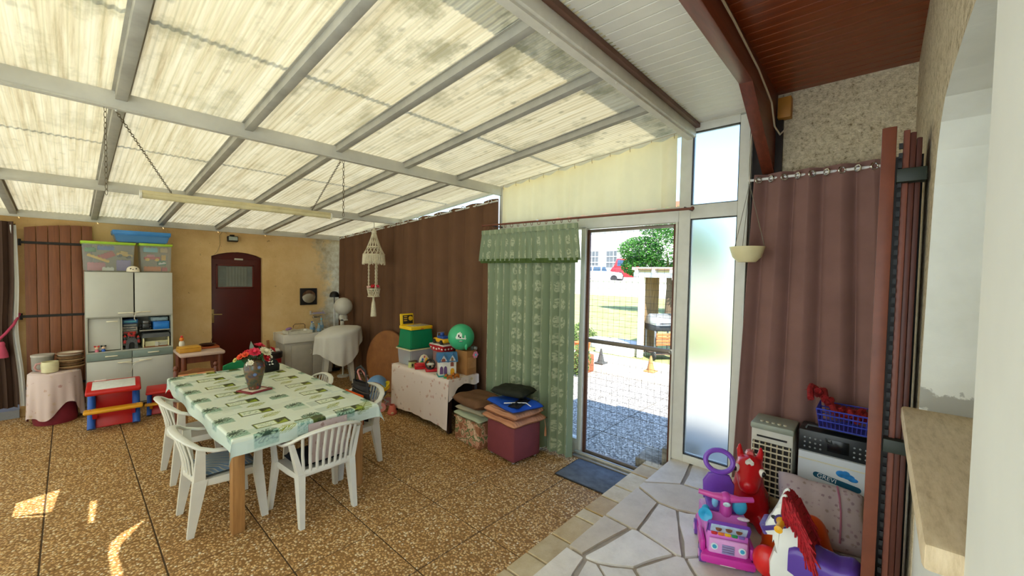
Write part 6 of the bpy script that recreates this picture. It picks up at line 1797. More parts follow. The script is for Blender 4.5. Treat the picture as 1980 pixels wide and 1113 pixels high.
# ---- doll pram and toys beside it
pr = thing('doll_pram', 'blue doll pram with pink handle next to the toy table', 'toy pram', (2.86, 5.12, 0), R(-50))
BLP = plain('6a94c4', 0.4, var=0.05); PNK = plain('d8928c', 0.4, var=0.05)
b = nm()
def hood(u, v_):
    a = PI * (0.0 + u); c_ = PI * v_
    return (0.15 * math.cos(a), 0.12 * math.cos(c_) * (0.35 + 0.65 * math.sin(a)), 0.26 + 0.20 * math.sin(a) * (0.7 + 0.3 * math.sin(c_)))
grid(b, 20, 10, hood); lathe(b, [(0.0, 0.14), (0.09, 0.14), (0.13, 0.19), (0.15, 0.27), (0.14, 0.27), (0.0, 0.2)], (0, 0, 0), 24, 1.0, 0.85)
obj('pram_body', b, BLP, pr)
b = nm(); tube(b, [(0.152 * math.cos(a), 0.128 * math.sin(a), 0.268) for a in [2 * PI * i / 28 for i in range(28)]], 0.008, 6, True); obj('pram_trim', b, plain('2c3f6a', 0.4), pr)
b = nm(); tube(b, [(-0.14, -0.09, 0.30), (-0.20, -0.09, 0.44), (-0.24, -0.07, 0.52), (-0.25, 0.0, 0.54), (-0.24, 0.07, 0.52), (-0.20, 0.09, 0.44), (-0.14, 0.09, 0.30)], 0.013, 8); obj('pram_handle', b, PNK, pr)
b = nm()
for s in (-1, 1): tube(b, [(-0.12, s * 0.10, 0.06), (0.0, s * 0.09, 0.16), (0.12, s * 0.10, 0.06)], 0.010, 6)
tube(b, [(-0.12, -0.10, 0.06), (-0.12, 0.10, 0.06)], 0.008, 6); tube(b, [(0.12, -0.10, 0.06), (0.12, 0.10, 0.06)], 0.008, 6)
obj('pram_chassis', b, plain('c9c4bc', 0.4), pr)
for x in (-0.12, 0.12):
    for s in (-1, 1):
        b = nm(); cyl(b, (x, s * 0.118, 0.06), (x, s * 0.14, 0.06), 0.06, seg=20); w_ = obj('wheel', b, PNK, pr)
        b = nm(); cyl(b, (x, s * 0.116, 0.06), (x, s * 0.144, 0.06), 0.018, seg=12); obj('wheel_hub', b, FRAME_W, w_)
b = nm(); lathe(b, [(0.0, 0.0), (0.06, 0.0), (0.085, 0.045), (0.095, 0.06), (0.085, 0.06), (0.07, 0.03), (0.0, 0.02)], (0, 0, 0), 24)
obj('yellow_bowl', b, plain('d8b81c', 0.35), pr, (0.15, -0.054, 0.29), (R(20), R(-28), 0))  # yellow bowl tilted at the side of the pram
sh_ = thing('toy_shoe', 'salmon pink plastic toy shoe on the floor beside the toy table', 'shoe', (2.90, 4.78, 0.0), R(60))
b = nm(); lathe(b, [(0.0, 0.0), (0.06, 0.0), (0.065, 0.02), (0.05, 0.06), (0.035, 0.12), (0.03, 0.12), (0.04, 0.06), (0.0, 0.03)], (0, 0, 0), 20, 1.3, 1.0); obj('shoe_body', b, plain('cf6a58', 0.4), sh_)
b = nm(); sph(b, (-0.075, 0, 0.03), (0.016, 0.02, 0.016), 10); obj('shoe_buckle', b, plain('d8b890', 0.4), sh_)

# ---- macrame hanger with flowers
MAC = plain('d6cdb2', 0.9, var=0.12, scale=40, bump=0.4)
mc = thing('macrame_hanger', 'cream macrame plant hanger with fringed shade hanging before the brown curtain', 'plant hanger', (3.2, 5.84, 0))
b = nm(); tube(b, [(0, 0, 2.66), (0, 0, 2.56)], 0.004, 6); obj('hanging_cord', b, plain('8a8472', 0.8), mc)
b = nm(); lathe(b, [(0.01, 2.57), (0.035, 2.53), (0.04, 2.50), (0.03, 2.47)], (0, 0, 0), 12)
obj('crown_knot', b, MAC, mc)
b = nm()
for k in range(14):
    a = 2 * PI * k / 14
    for da in (0.45, -0.45):
        tube(b, [(0.03 * math.cos(a), 0.03 * math.sin(a), 2.49), (0.055 * math.cos(a + da * 0.5), 0.055 * math.sin(a + da * 0.5), 2.40), (0.10 * math.cos(a + da), 0.10 * math.sin(a + da), 2.28), (0.155 * math.cos(a + da * 2), 0.155 * math.sin(a + da * 2), 2.17)], 0.005, 5)
obj('shade_lattice', b, MAC, mc)
for r_, z in ((0.095, 2.285), (0.16, 2.165)):
    b = nm(); tube(b, [(r_ * math.cos(a), r_ * math.sin(a), z) for a in [2 * PI * i / 32 for i in range(32)]], 0.008, 6, True); obj('shade_ring', b, MAC, mc)
b = nm()
rg = random.Random(9)
for k in range(84):
    a = 2 * PI * k / 84
    zl = 2.02 + rg.uniform(-0.02, 0.015)
    tube(b, [(0.16 * math.cos(a), 0.16 * math.sin(a), 2.165), (0.165 * math.cos(a + rg.uniform(-.03, .03)), 0.165 * math.sin(a), 2.09), (0.17 * math.cos(a + rg.uniform(-.04, .04)), 0.17 * math.sin(a), zl)], 0.005, 4)
o = obj('fringe', b, MAC, mc); o['kind'] = 'stuff'
for k in range(3):
    a = 2 * PI * k / 3 + 0.4
    b = nm()
    for j in range(2):
        tube(b, [(0.075 * math.cos(a) + 0.008 * math.cos(j * PI + i), 0.075 * math.sin(a) + 0.008 * math.sin(j * PI + i), 2.12 - i * 0.5 / 30) for i in range(31)], 0.006, 5)
    obj('twisted_cord', b, MAC, mc)
b = nm()
for k in range(16):
    a = 2 * PI * k / 16
    for da in (0.4, -0.4):
        tube(b, [(0.095 * math.cos(a), 0.095 * math.sin(a), 1.625), (0.085 * math.cos(a + da * 0.5), 0.085 * math.sin(a + da * 0.5), 1.57), (0.075 * math.cos(a + da), 0.075 * math.sin(a + da), 1.52)], 0.005, 5)
tube(b, [(0.096 * math.cos(a), 0.096 * math.sin(a), 1.628) for a in [2 * PI * i / 28 for i in range(28)]], 0.008, 6, True)
lathe(b, [(0.0, 1.50), (0.09, 1.505), (0.095, 1.515), (0.08, 1.525), (0.0, 1.525)], (0, 0, 0), 24)
obj('basket', b, MAC, mc)
b = nm(); lathe(b, [(0.02, 1.50), (0.018, 1.46), (0.03, 1.40), (0.042, 1.25), (0.045, 1.20), (0.0, 1.21)], (0, 0, 0), 18); obj('tassel', b, MAC, mc)
for k, (x, y, z, c_, n_) in enumerate(((-0.03, -0.03, 1.66, 'red', 'dark red'), (0.03, -0.05, 1.665, 'pink', 'deep pink'), (-0.07, 0.02, 1.65, 'white', 'pale pink'), (0.02, 0.05, 1.67, 'red', 'tall red'), (0.07, 0.0, 1.65, 'white', 'cream'))):
    t_ = thing('flower', '%s artificial flower in the macrame basket' % n_, 'flower', (3.2 + x, 5.84 + y, z - 0.02), 0, 'flowers in the macrame basket')
    b = nm()
    for j in range(10):
        a = j * 0.63
        sph(b, (0.02 * math.cos(a), 0.02 * math.sin(a), 0.02 + 0.008 * (j % 3)), (0.016, 0.016, 0.012), 8)
    obj('petals', b, {'red': PET['red'], 'pink': PET['pink'], 'white': plain('dcb4a8', 0.6)}[c_], t_)
    b = nm(); cyl(b, (0, 0, -0.09), (0, 0, 0.02), 0.003, seg=6); obj('stem', b, STEMM, t_)

# ---- hanging bowl by the right mullion
hb = thing('hanging_planter', 'cream plastic bowl planter hung on thin chains beside the frosted pane', 'planter', (3.40, 0.745, 0))
b = nm(); lathe(b, [(0.0, 2.02), (0.06, 2.022), (0.095, 2.06), (0.112, 2.115), (0.118, 2.135), (0.112, 2.135), (0.09, 2.065), (0.05, 2.03), (0.0, 2.03)], (0, 0, 0), 32); obj('bowl', b, plain('d9cfa2', 0.4, var=0.04), hb)
for k in range(3):
    a = 2 * PI * k / 3 + 0.5
    b = nm()
    p0, p1 = Vector((0.112 * math.cos(a), 0.112 * math.sin(a), 2.135)), Vector((0, 0, 2.60))
    for i in range(22):
        c_ = p0.lerp(p1, (i + 0.5) / 22); d_ = (p1 - p0).normalized() * 0.012
        tube(b, [c_ - d_, c_ + d_], 0.0022, 4)
    obj('chain', b, plain('8c8676', 0.4, 0.5), hb)
b = nm(); tube(b, [(0, 0, 2.60), (0.01, 0, 2.80), (0.0, 0, 2.96), (0.02, 0, 2.985), (0.03, 0, 2.975)], 0.003, 5); tube(b, [(0.006, 0.004, 2.60), (-0.008, 0.006, 2.75), (0.012, 0.004, 2.94)], 0.003, 5); obj('hanger_cord', b, plain('b8b2a0', 0.7), hb)

# ---- fluorescent batten on chains, and a spare chain
fl = thing('tube_light', 'cream fluorescent batten hung on chains below the grey purlins', 'light', (1.23, 4.72, 2.535), R(-1.0))
b = nm(); box(b, (0, 0, 0.012), (1.60, 0.06, 0.03), bev=0.006); obj('batten', b, plain('cdbf92', 0.45), fl)
b = nm(); cyl(b, (-0.80, 0, -0.012), (0.80, 0, -0.012), 0.028, seg=14); obj('tube_cover', b, plain('d2c69c', 0.35), fl)
for s in (-1, 1):
    b = nm(); cyl(b, (s * 0.80, 0, -0.01), (s * 0.815, 0, -0.01), 0.036, seg=16); obj('end_cap', b, plain('dcd9ce', 0.4), fl)
def chain(b, p0, p1, link=0.03):
    p0, p1 = Vector(p0), Vector(p1)
    n_ = max(2, int((p1 - p0).length / link)); d_ = (p1 - p0).normalized()
    s_ = d_.orthogonal().normalized(); w_ = d_.cross(s_)
    for i in range(n_):
        c_ = p0.lerp(p1, (i + 0.5) / n_); q = s_ if i % 2 else w_
        tube(b, [c_ + d_ * (link * 0.62 * math.cos(a)) + q * (0.008 * math.sin(a)) for a in [2 * PI * k / 8 for k in range(8)]], 0.0022, 4, True)
for x, xt, yt, z_ in ((-0.60, -1.0, -1.20, 0.325), (0.60, 0.40, -1.20, 0.325)):
    b = nm(); chain(b, (x, 0, 0.028), (xt, yt, z_)); obj('hanging_chain', b, plain('6a604c', 0.5, 0.4), fl)
b = nm(); tube(b, [(-1.0, -1.20, 0.325), (-1.01, -1.225, 0.40), (-0.99, -1.26, 0.45), (-0.97, -1.28, 0.47)], 0.006, 6); obj('lamp_flex', b, plain('d0cec4', 0.5), fl)
for x, z0, lab in ((0.16, 2.34, 'thin spare chain dangling from the purlin at the cabinet end of the batten'), (1.64, 2.38, 'thin spare chain dangling from the purlin at the sink end of the batten')):
    b = nm(); chain(b, (0, 0, 0), (0, 0, 2.875 - z0), 0.032)
    o = one('spare_chain', lab, 'chain', b, plain('6a604c', 0.5, 0.4), (x, 3.53, z0), group='spare chains hanging from the purlin')
# ================================================================ THINGS ON THE PLATFORM
# ---- air cooler
ac = thing('air_cooler', 'grey-white air cooler with louvred front before the mauve curtain', 'air cooler', (3.40, 0.525, ZP))
AC = plain('c4c2b6', 0.4, var=0.06); ACL = plain('cfc9b4', 0.4)
b = nm(); bx(b, -0.10, 0.13, -0.125, 0.125, 0.02, 0.56, 0.01); obj('cooler_body', b, AC, ac)
b = nm(); bx(b, -0.12, 0.14, -0.13, 0.13, 0.555, 0.60, 0.012); obj('cooler_top', b, plain('8f9688', 0.4), ac)
b = nm()
for k in range(5): cyl(b, (-0.06, -0.07 + k * 0.035, 0.60), (-0.06, -0.07 + k * 0.035, 0.608), 0.011, seg=12)
obj('cooler_buttons', b, plain('b9b49c', 0.4), ac)
b = nm(); bx(b, -0.104, -0.098, -0.09, 0.09, 0.50, 0.512); obj('air_slot', b, BLACK, ac)
b = nm(); bx(b, -0.102, -0.096, -0.115, 0.115, 0.10, 0.47); obj('grille_recess', b, plain('2a2622', 0.7), ac)
for k in range(9):
    b = nm(); box(b, (-0.108, 0, 0.12 + k * 0.041), (0.018, 0.235, 0.010), (0, R(25), 0), 0.002); obj('louvre', b, ACL, ac)
for k in range(7):
    b = nm(); bx(b, -0.113, -0.105, -0.105 + k * 0.035 - 0.004, -0.105 + k * 0.035 + 0.004, 0.10, 0.47); obj('grille_bar', b, plain('b3a888', 0.5), ac)
b = nm(); bx(b, -0.115, -0.098, -0.125, 0.125, 0.02, 0.10, 0.006); obj('water_tank', b, plain('b59f78', 0.5, var=0.2), ac)
for x in (-0.07, 0.10):
    for y in (-0.1, 0.1):
        b = nm(); cyl(b, (x, y, 0), (x, y, 0.02), 0.014, seg=10); obj('foot', b, BLACK, ac)

# ---- printed carton with stereo and blue basket on it
ct = thing('printed_carton', 'white and orange printed carton under the black stereo', 'carton', (3.42, 0.17, ZP))
t = NT('carton_print')
v = t.co('Object')
z_ = t.math('ADD', t.sep(v)[2], t.math('MULTIPLY', t.noise(v, 5, 3), 0.10))
t.set(t.ramp(z_, [(0.0, '7a1e10'), (0.10, 'c85a1c'), (0.16, 'd8b888'), (0.24, 'ccd3d8'), (0.5, 'c6ccd2')]), 0.5)
b = nm(); bx(b, -0.115, 0.12, -0.19, 0.20, 0.0, 0.475, 0.003); obj('carton_body', b, t.m, ct)
b = nm(); bx(b, -0.118, -0.114, -0.19, 0.20, 0.425, 0.431); bx(b, -0.117, -0.114, -0.19, 0.20, 0.17, 0.176); obj('carton_crease', b, plain('d8d0b0', 0.6), ct)
# teal name band and blue cloud, flat print on the front (facing -X)
b = nm()
pts_ = []
for a in [PI / 2 + PI * i / 8 for i in range(9)]: pts_.append((-0.105 + 0.018 * math.cos(a), 0.018 * math.sin(a)))
for a in [-PI / 2 + PI * i / 8 for i in range(9)]: pts_.append((0.105 + 0.018 * math.cos(a), 0.018 * math.sin(a)))
prism(b, pts_, 0.0015, (-0.1155, -0.005, 0.325), (R(90), R(8), R(-90)))
obj('name_band', b, plain('15506a', 0.4), ct)
text_mesh('carton_lettering', 'GREVI', 0.038, plain('e2e6e8', 0.4), ct, (-0.1175, 0.045, 0.332), (R(90), R(8), R(-90)), 0.0006)
b = nm()
for y, z, r1, r2 in ((0.0, 0.385, 0.03, 0.022), (-0.03, 0.378, 0.034, 0.018), (-0.055, 0.365, 0.026, 0.014), (-0.02, 0.395, 0.02, 0.016)): sph(b, (-0.1155, y - 0.03, z), (0.0015, r1, r2), 18)
obj('cloud_print', b, plain('1f7ac0', 0.4, var=0.3, scale=25), ct)
st_ = thing('stereo', 'black portable stereo lying on the printed carton', 'stereo', (3.42, 0.17, ZP + 0.476))
b = nm(); bx(b, -0.10, 0.11, -0.20, 0.205, 0.0, 0.14, 0.008); obj('stereo_body', b, plain('1e2224', 0.35), st_)
b = nm(); bx(b, -0.104, -0.098, -0.06, 0.05, 0.03, 0.11, 0.003); obj('cassette_door', b, plain('101314', 0.2), st_)
b = nm()
for s in (-1, 1):
    for i in range(4):
        for j in range(3): sph(b, (-0.101, s * (0.085 + i * 0.028), 0.03 + j * 0.03), 0.006, 6)
obj('stereo_buttons', b, plain('8d9294', 0.3), st_); st_.children[-1]['kind'] = 'stuff'
b = nm(); tube(b, [(-0.09, 0.06, 0.12), (-0.115, 0.055, 0.09), (-0.115, 0.03, 0.085), (-0.09, 0.03, 0.12)], 0.004, 6); tube(b, [(-0.06, -0.17, 0.14), (-0.06, -0.16, 0.165), (-0.06, 0.16, 0.165), (-0.06, 0.17, 0.14)], 0.007, 6); obj('stereo_handle', b, plain('3a4042', 0.4), st_)
kb = thing('plastic_basket', 'blue lattice basket holding red garlands on the stereo', 'basket', (3.42, 0.12, ZP + 0.651))
BL = plain('2a3aa8', 0.4)
for z in (0.004, 0.05, 0.09, 0.125):
    w = 0.10 + z * 0.15; d_ = 0.145 + z * 0.15
    b = nm(); tube(b, [(-w, -d_, z), (w, -d_, z), (w, d_, z), (-w, d_, z)], 0.005, 6, True); obj('basket_rim', b, BL, kb)
b = nm()
for i in range(15):
    y = -0.145 + i * 0.29 / 14
    for s in (-1, 1): tube(b, [(s * 0.10, y, 0.004), (s * 0.119, y * 1.12, 0.125)], 0.003, 4)
for i in range(9):
    x = -0.10 + i * 0.025
    for s in (-1, 1): tube(b, [(x, s * 0.145, 0.004), (x * 1.15, s * 0.164, 0.125)], 0.003, 4)
bx(b, -0.10, 0.10, -0.145, 0.145, 0.0, 0.004)
obj('basket_lattice', b, plain('3a3a9a', 0.45), kb)
b = nm()
rg = random.Random(3)
tw = []
for k in range(70):
    u = k / 69
    tw.append((-0.07 + 0.13 * abs(math.sin(k * 0.55)) + rg.uniform(-.02, .02), 0.20 - 0.34 * u + 0.02 * math.sin(k), 0.055 + 0.10 * math.exp(-((u - 0.05) / 0.22) ** 2) + 0.055 * abs(math.sin(k * 0.8)) + (0.02 if u < .3 else 0)))
tube(b, tw, 0.02, 7)
for k in range(260):
    p = Vector(tw[rg.randrange(70)]); d_ = Vector((rg.gauss(0, 1), rg.gauss(0, 1), rg.gauss(0, 1))).normalized() * rg.uniform(0.03, 0.045)
    s_ = d_.orthogonal().normalized() * 0.004
    b.faces.new([b.verts.new(q) for q in (p - s_, p + s_, p + d_)])
o = one('garland', 'bushy red garland heaped in the blue basket', 'garland', b, plain('8a1a1c', 0.7, var=0.4, scale=40), (3.42, 0.12, ZP + 0.657), smooth=0)
o['kind'] = 'stuff'

# ---- folded quilt
b = nm(); fold_stack(b, 0.36, 0.42, 0.13, 33, 22, rnd=0.35)
qt = thing('folded_quilt', 'faded pink floral quilt folded against the printed carton', 'quilt', (3.075, 0.235, ZP + 0.175), (R(6), R(-42), R(8)))
obj('quilt_body', b, motif_cloth('faded_quilt', 'b3a3a4', ['8f7a80', 'a08890', '96857e'], 0.035, 0.22, 0.9), qt, smooth=70)
b = nm(); fold_stack(b, 0.34, 0.40, 0.05, 35, 16, rnd=0.3); xf(b, b.verts[:], (0.01, 0.0, -0.045)); obj('quilt_lining', b, cloth('9a8c84'), qt, smooth=70)
b = nm(); tube(b, [(-0.165, -0.08, 0.118), (-0.08, -0.082, 0.146), (0.0, -0.085, 0.15), (0.08, -0.082, 0.148), (0.165, -0.08, 0.118)], 0.005, 6); obj('quilt_binding', b, cloth('a06478'), qt)

# ---- helper: smooth blown-plastic bodies from overlapping balls
def blob(parts, voxel=0.012, smooth_it=6):
    b = nm()
    for c_, r_, *rot in parts: sph(b, c_, r_, 20, rot[0] if rot else (0, 0, 0))
    return b
def blob_obj(name, parts, m, parent, voxel=0.010, it=8):
    o = obj(name, blob(parts), m, parent)
    md = o.modifiers.new('remesh', 'REMESH'); md.mode = 'VOXEL'; md.voxel_size = voxel; md.use_smooth_shade = True
    ms = o.modifiers.new('smooth', 'SMOOTH'); ms.iterations = it; ms.factor = 0.5
    return o
def chainballs(pts, n=8):
    out = []
    for (p, r1), (q, r2) in zip(pts, pts[1:]):
        for k in range(n):
            s = k / n
            out.append((Vector(p).lerp(Vector(q), s), r1 + (r2 - r1) * s))
    out.append(pts[-1]); return out

# ---- red bouncing horse, facing the camera side (local +Y is forward)
RB = plain('c0141c', 0.25, var=0.05)
rh = thing('bouncing_horse', 'red inflatable bouncing horse with big eyes behind the pink ride-on', 'toy', (3.03, 0.60, ZP), R(101))
pt_ = chainballs([((0, -0.10, 0.13), 0.125), ((0, 0.02, 0.14), 0.12)]) + chainballs([((0, 0.02, 0.16), 0.11), ((0, 0.05, 0.30), 0.085), ((0, 0.06, 0.38), 0.075)]) + chainballs([((0, 0.06, 0.39), 0.082), ((0, 0.13, 0.335), 0.065), ((0, 0.16, 0.32), 0.06)])
for s in (-1, 1):
    pt_ += chainballs([((s * 0.055, 0.03, 0.44), 0.022), ((s * 0.06, 0.01, 0.48), 0.02), ((s * 0.06, 0.0, 0.51), 0.012)], 5)
    pt_ += chainballs([((s * 0.07, 0.08, 0.09), 0.06), ((s * 0.09, 0.12, 0.04), 0.04)], 4) + chainballs([((s * 0.07, -0.16, 0.09), 0.06), ((s * 0.09, -0.20, 0.04), 0.04)], 4)
blob_obj('horse_body', [(c_, r_) for c_, r_ in pt_], RB, rh)
for s in (-1, 1):
    b = nm(); sph(b, (s * 0.068, 0.11, 0.392), (0.024, 0.024, 0.026), 16); e_ = obj('eye', b, plain('e4e0d4', 0.25), rh)
    b = nm(); sph(b, (s * 0.078, 0.124, 0.392), (0.014, 0.014, 0.017), 12); obj('pupil', b, BLACK, e_)
b = nm(); prism(b, [(0, -0.025), (0.024, 0.0), (0.024, 0.016), (0.012, 0.024), (0, 0.014), (-0.012, 0.024), (-0.024, 0.016), (-0.024, 0.0)], 0.006, (0, 0.115, 0.448), (R(-38), 0, 0)); obj('heart_badge', b, plain('d8d6cc', 0.4, var=0.2, scale=60), rh)
b = nm(); tube(b, [(0.0, 0.04, 0.47), (0.0, -0.01, 0.46), (0.0, -0.05, 0.40), (0.0, -0.07, 0.32)], [0.02, 0.03, 0.03, 0.015], 8); obj('moulded_mane', b, RB, rh)

# ---- orange bouncer
OB = plain('c8480e', 0.3, var=0.06)
ob = thing('bouncing_animal', 'orange inflatable bouncing animal half hidden behind the white rocking horse', 'toy', (2.675, 0.265, ZP), R(165))
ob.scale = (0.8, 0.8, 1.0)
pt_ = chainballs([((0, -0.13, 0.13), 0.12), ((0, 0.06, 0.15), 0.125)]) + chainballs([((0, 0.06, 0.16), 0.115), ((0, 0.05, 0.27), 0.09)]) + [((0, -0.08, 0.22), 0.10)]
for s in (-1, 1):
    pt_ += chainballs([((s * 0.07, 0.10, 0.08), 0.055), ((s * 0.09, 0.13, 0.04), 0.04)], 4) + chainballs([((s * 0.07, -0.18, 0.08), 0.055), ((s * 0.09, -0.21, 0.04), 0.04)], 4)
blob_obj('animal_body', pt_, OB, ob)
b = nm()
for s in (-1, 1): tube(b, [(s * 0.04, 0.10, 0.26), (s * 0.075, 0.10, 0.275), (s * 0.10, 0.10, 0.27)], 0.012, 8)
obj('grip', b, plain('b03c0c', 0.3), ob)

# ---- pink ride-on van (local +Y forward)
PK = plain('c86ac0', 0.35, var=0.04); MG = plain('c0309a', 0.3, var=0.04); PU = plain('7040a8', 0.35); TQ = plain('3a9cc0', 0.35); LPK = plain('d69ad0', 0.35)
rv = thing('ride_on_van', 'pink and purple toddler ride-on van with piano keys on the bonnet', 'ride-on toy', (2.585, 0.64, ZP), R(113.5))
b = nm(); bx(b, -0.125, 0.125, -0.22, 0.20, 0.035, 0.105, 0.025); obj('chassis', b, MG, rv)
b = nm()
prism(b, [(-0.22, 0.10), (0.185, 0.10), (0.19, 0.15), (0.155, 0.25), (0.10, 0.285), (0.0, 0.235), (-0.16, 0.215), (-0.22, 0.19)], 0.21, (-0.105, 0, 0), (R(90), 0, R(90)), 0.018); obj('van_body', b, PK, rv)
b = nm(); box(b, (0, 0.186, 0.145), (0.19, 0.014, 0.085), (R(-4), 0, 0), 0.008); obj('bonnet_panel', b, LPK, rv)
for s in (-1, 1):
    b = nm(); cyl(b, (s * 0.068, 0.188, 0.145), (s * 0.068, 0.198, 0.145), 0.018, seg=16); h_ = obj('headlamp', b, plain('d2e0e6', 0.3), rv)
    b = nm(); cyl(b, (s * 0.068, 0.198, 0.145), (s * 0.068, 0.200, 0.145), 0.011, seg=12); obj('lamp_print', b, TQ, h_)
for k in range(4):
    b = nm(); box(b, (0, 0.196, 0.118 + k * 0.013), (0.062, 0.008, 0.010), bev=0.003); obj('radiator_bar', b, plain('8f88b8', 0.3, 0.2), rv)
b = nm(); box(b, (0, 0.203, 0.062), (0.075, 0.006, 0.026), bev=0.002); pl_ = obj('number_plate', b, plain('dcdcd8', 0.4), rv)
b = nm(); box(b, (0.006, 0.2065, 0.060), (0.045, 0.002, 0.010)); obj('plate_print', b, plain('55565a', 0.5), pl_)
b = nm(); box(b, (0, 0.198, 0.075), (0.27, 0.03, 0.045), bev=0.012); obj('bumper', b, MG, rv)
# windscreen with keys (tilted panel)
th_ = R(-32)
e_ = Euler((th_, 0, 0)).to_matrix()
def wp(x, y, z): return tuple(Vector((0, 0.168, 0.232)) + e_ @ Vector((x, y, z)))
b = nm(); box(b, wp(0, 0.004, 0), (0.21, 0.016, 0.135), (th_, 0, 0), 0.016, 3); obj('windscreen_frame', b, PU, rv)
b = nm(); box(b, wp(0, 0.011, 0.022), (0.18, 0.006, 0.07), (th_, 0, 0), 0.004); ws = obj('windscreen_print', b, plain('a9c0d8', 0.3, var=0.2, scale=30), rv)
b = nm()
for x, z, r_ in ((-0.05, 0.028, 0.017), (0.0, 0.032, 0.018), (0.05, 0.028, 0.017)): sph(b, wp(x, 0.014, z), (r_, 0.004, r_), 10)
obj('print_faces', b, plain('6a4028', 0.5, var=0.5, scale=60), ws)
for k, c_ in enumerate(('red', 'orange', 'yellow', 'green', 'purple')):
    b = nm(); box(b, wp(0.068 - k * 0.034, 0.014, -0.032), (0.031, 0.018, 0.036), (th_, 0, 0), 0.005); obj('piano_key', b, TOYC[c_], rv)
b = nm(); tube(b, [(0, 0.085, 0.26), (0, 0.075, 0.36)], [0.034, 0.028], 14); sph(b, (0, 0.075, 0.365), 0.034, 14); obj('steering_post', b, plain('b8409a', 0.35), rv)
b = nm(); tube(b, [(-0.14, 0.06, 0.372), (-0.07, 0.075, 0.368), (0, 0.078, 0.366), (0.07, 0.075, 0.368), (0.14, 0.06, 0.372)], [0.014, 0.016, 0.028, 0.016, 0.014], 10); obj('handlebar', b, plain('c04a96', 0.35), rv)
b = nm(); sph(b, (0, 0.112, 0.345), (0.02, 0.006, 0.015), 12, (R(-10), 0, 0)); obj('post_badge', b, plain('b8d0d8', 0.4, var=0.3, scale=60), rv)
b = nm(); lathe(b, [(0.0, 0.0), (0.012, 0.0), (0.014, 0.04), (0.024, 0.06), (0.036, 0.068), (0.03, 0.068), (0.0, 0.05)], (0.105, 0.11, 0.29), 16, 1, 1, (R(-80), 0, R(-10))); sph(b, (0.105, 0.10, 0.295), 0.022, 12); obj('horn', b, plain('2fa0d0', 0.3), rv)
b = nm(); sph(b, (-0.075, 0.06, 0.32), (0.038, 0.014, 0.048), 16); obj('side_mirror', b, TQ, rv)
b = nm(); sph(b, (0.052, 0.06, 0.325), (0.018, 0.012, 0.035), 12); obj('side_mirror', b, plain('7ab8dc', 0.35), rv)
b = nm(); sph(b, (-0.082, 0.125, 0.285), (0.032, 0.016, 0.010), 14); obj('roof_badge', b, plain('d8c8d8', 0.4, var=0.2, scale=50), rv)
b = nm(); box(b, (0, -0.10, 0.235), (0.16, 0.18, 0.03), bev=0.014); obj('saddle', b, PU, rv)
b = nm(); prism(b, [(-0.085, 0.22), (0.085, 0.22), (0.09, 0.33), (0.06, 0.385), (0.0, 0.40), (-0.06, 0.385), (-0.09, 0.33)], 0.035, (0, -0.165, 0), (R(90), 0, 0), 0.012); obj('backrest', b, PU, rv)
b = nm(); tube(b, [(0.078 * math.cos(a), -0.185 - 0.02 * math.sin(a), 0.465 + 0.062 * math.sin(a)) for a in [2 * PI * i / 28 for i in range(28)]], 0.015, 8, True); obj('push_ring', b, plain('7a48b4', 0.35), rv)
for s in (-1, 1):
    for y in (-0.14, 0.12):
        b = nm(); cyl(b, (s * 0.10, y, 0.045), (s * 0.135, y, 0.045), 0.045, seg=20); w_ = obj('wheel', b, plain('6a3a9a', 0.4), rv)
        b = nm(); cyl(b, (s * 0.134, y, 0.045), (s * 0.139, y, 0.045), 0.02, seg=14); obj('hub_cap', b, LPK, w_)
    b = nm(); box(b, (s * 0.122, 0.10, 0.12), (0.03, 0.15, 0.07), bev=0.014); obj('mudguard', b, MG, rv)

# ---- white rocking horse in profile (profile drawn in the Y-Z plane, head towards +Y)
WH = plain('dedfda', 0.3, var=0.03)
rk = thing('rocking_horse', 'white plastic rocking horse with red yarn mane and purple saddle', 'rocking horse', (2.42, 0.0, ZP))
prof = [(0.322, 0.520), (0.338, 0.512), (0.346, 0.480), (0.362, 0.440), (0.376, 0.405), (0.395, 0.372), (0.398, 0.345), (0.380, 0.325), (0.345, 0.335), (0.318, 0.352), (0.328, 0.315), (0.352, 0.265), (0.368, 0.20), (0.365, 0.13), (0.345, 0.085), (0.05, 0.085), (0.025, 0.14), (0.02, 0.20), (0.04, 0.235), (0.12, 0.245), (0.20, 0.27), (0.228, 0.33), (0.25, 0.43), (0.285, 0.50)]
b = nm(); prism(b, prof, 0.13, (-0.065, 0, 0), (R(90), 0, R(90)), 0.022); obj('horse_body', b, WH, rk)
for s in (-1, 1):
    b = nm(); sph(b, (s * 0.04, 0.318, 0.528), (0.012, 0.014, 0.03), 12, (R(20), 0, 0)); obj('ear', b, WH, rk)
    b = nm(); sph(b, (s * 0.066, 0.352, 0.435), (0.006, 0.012, 0.010), 12); obj('eye', b, BLACK, rk)
    b = nm(); cyl(b, (s * 0.06, 0.318, 0.428), (s * 0.072, 0.318, 0.428), 0.032, seg=20); obj('handle_boss', b, plain('3c2a6a', 0.35), rk)
    b = nm(); lathe(b, [(0.024, 0.0), (0.02, 0.01), (0.015, 0.02), (0.015, 0.08), (0.018, 0.088), (0.0, 0.092)], (s * 0.07, 0.318, 0.428), 14, 1, 1, (0, s * R(90), 0)); obj('handle', b, plain('d8a01c', 0.35), rk)
    b = nm(); box(b, (s * 0.067, 0.365, 0.375), (0.004, 0.075, 0.022), (R(-28), 0, 0), 0.001); obj('bridle', b, plain('43307a', 0.4), rk)
b = nm(); box(b, (0, 0.392, 0.352), (0.12, 0.030, 0.055), (R(-25), 0, 0), 0.008); obj('noseband', b, plain('5a4a8a', 0.4, var=0.4, scale=40), rk)
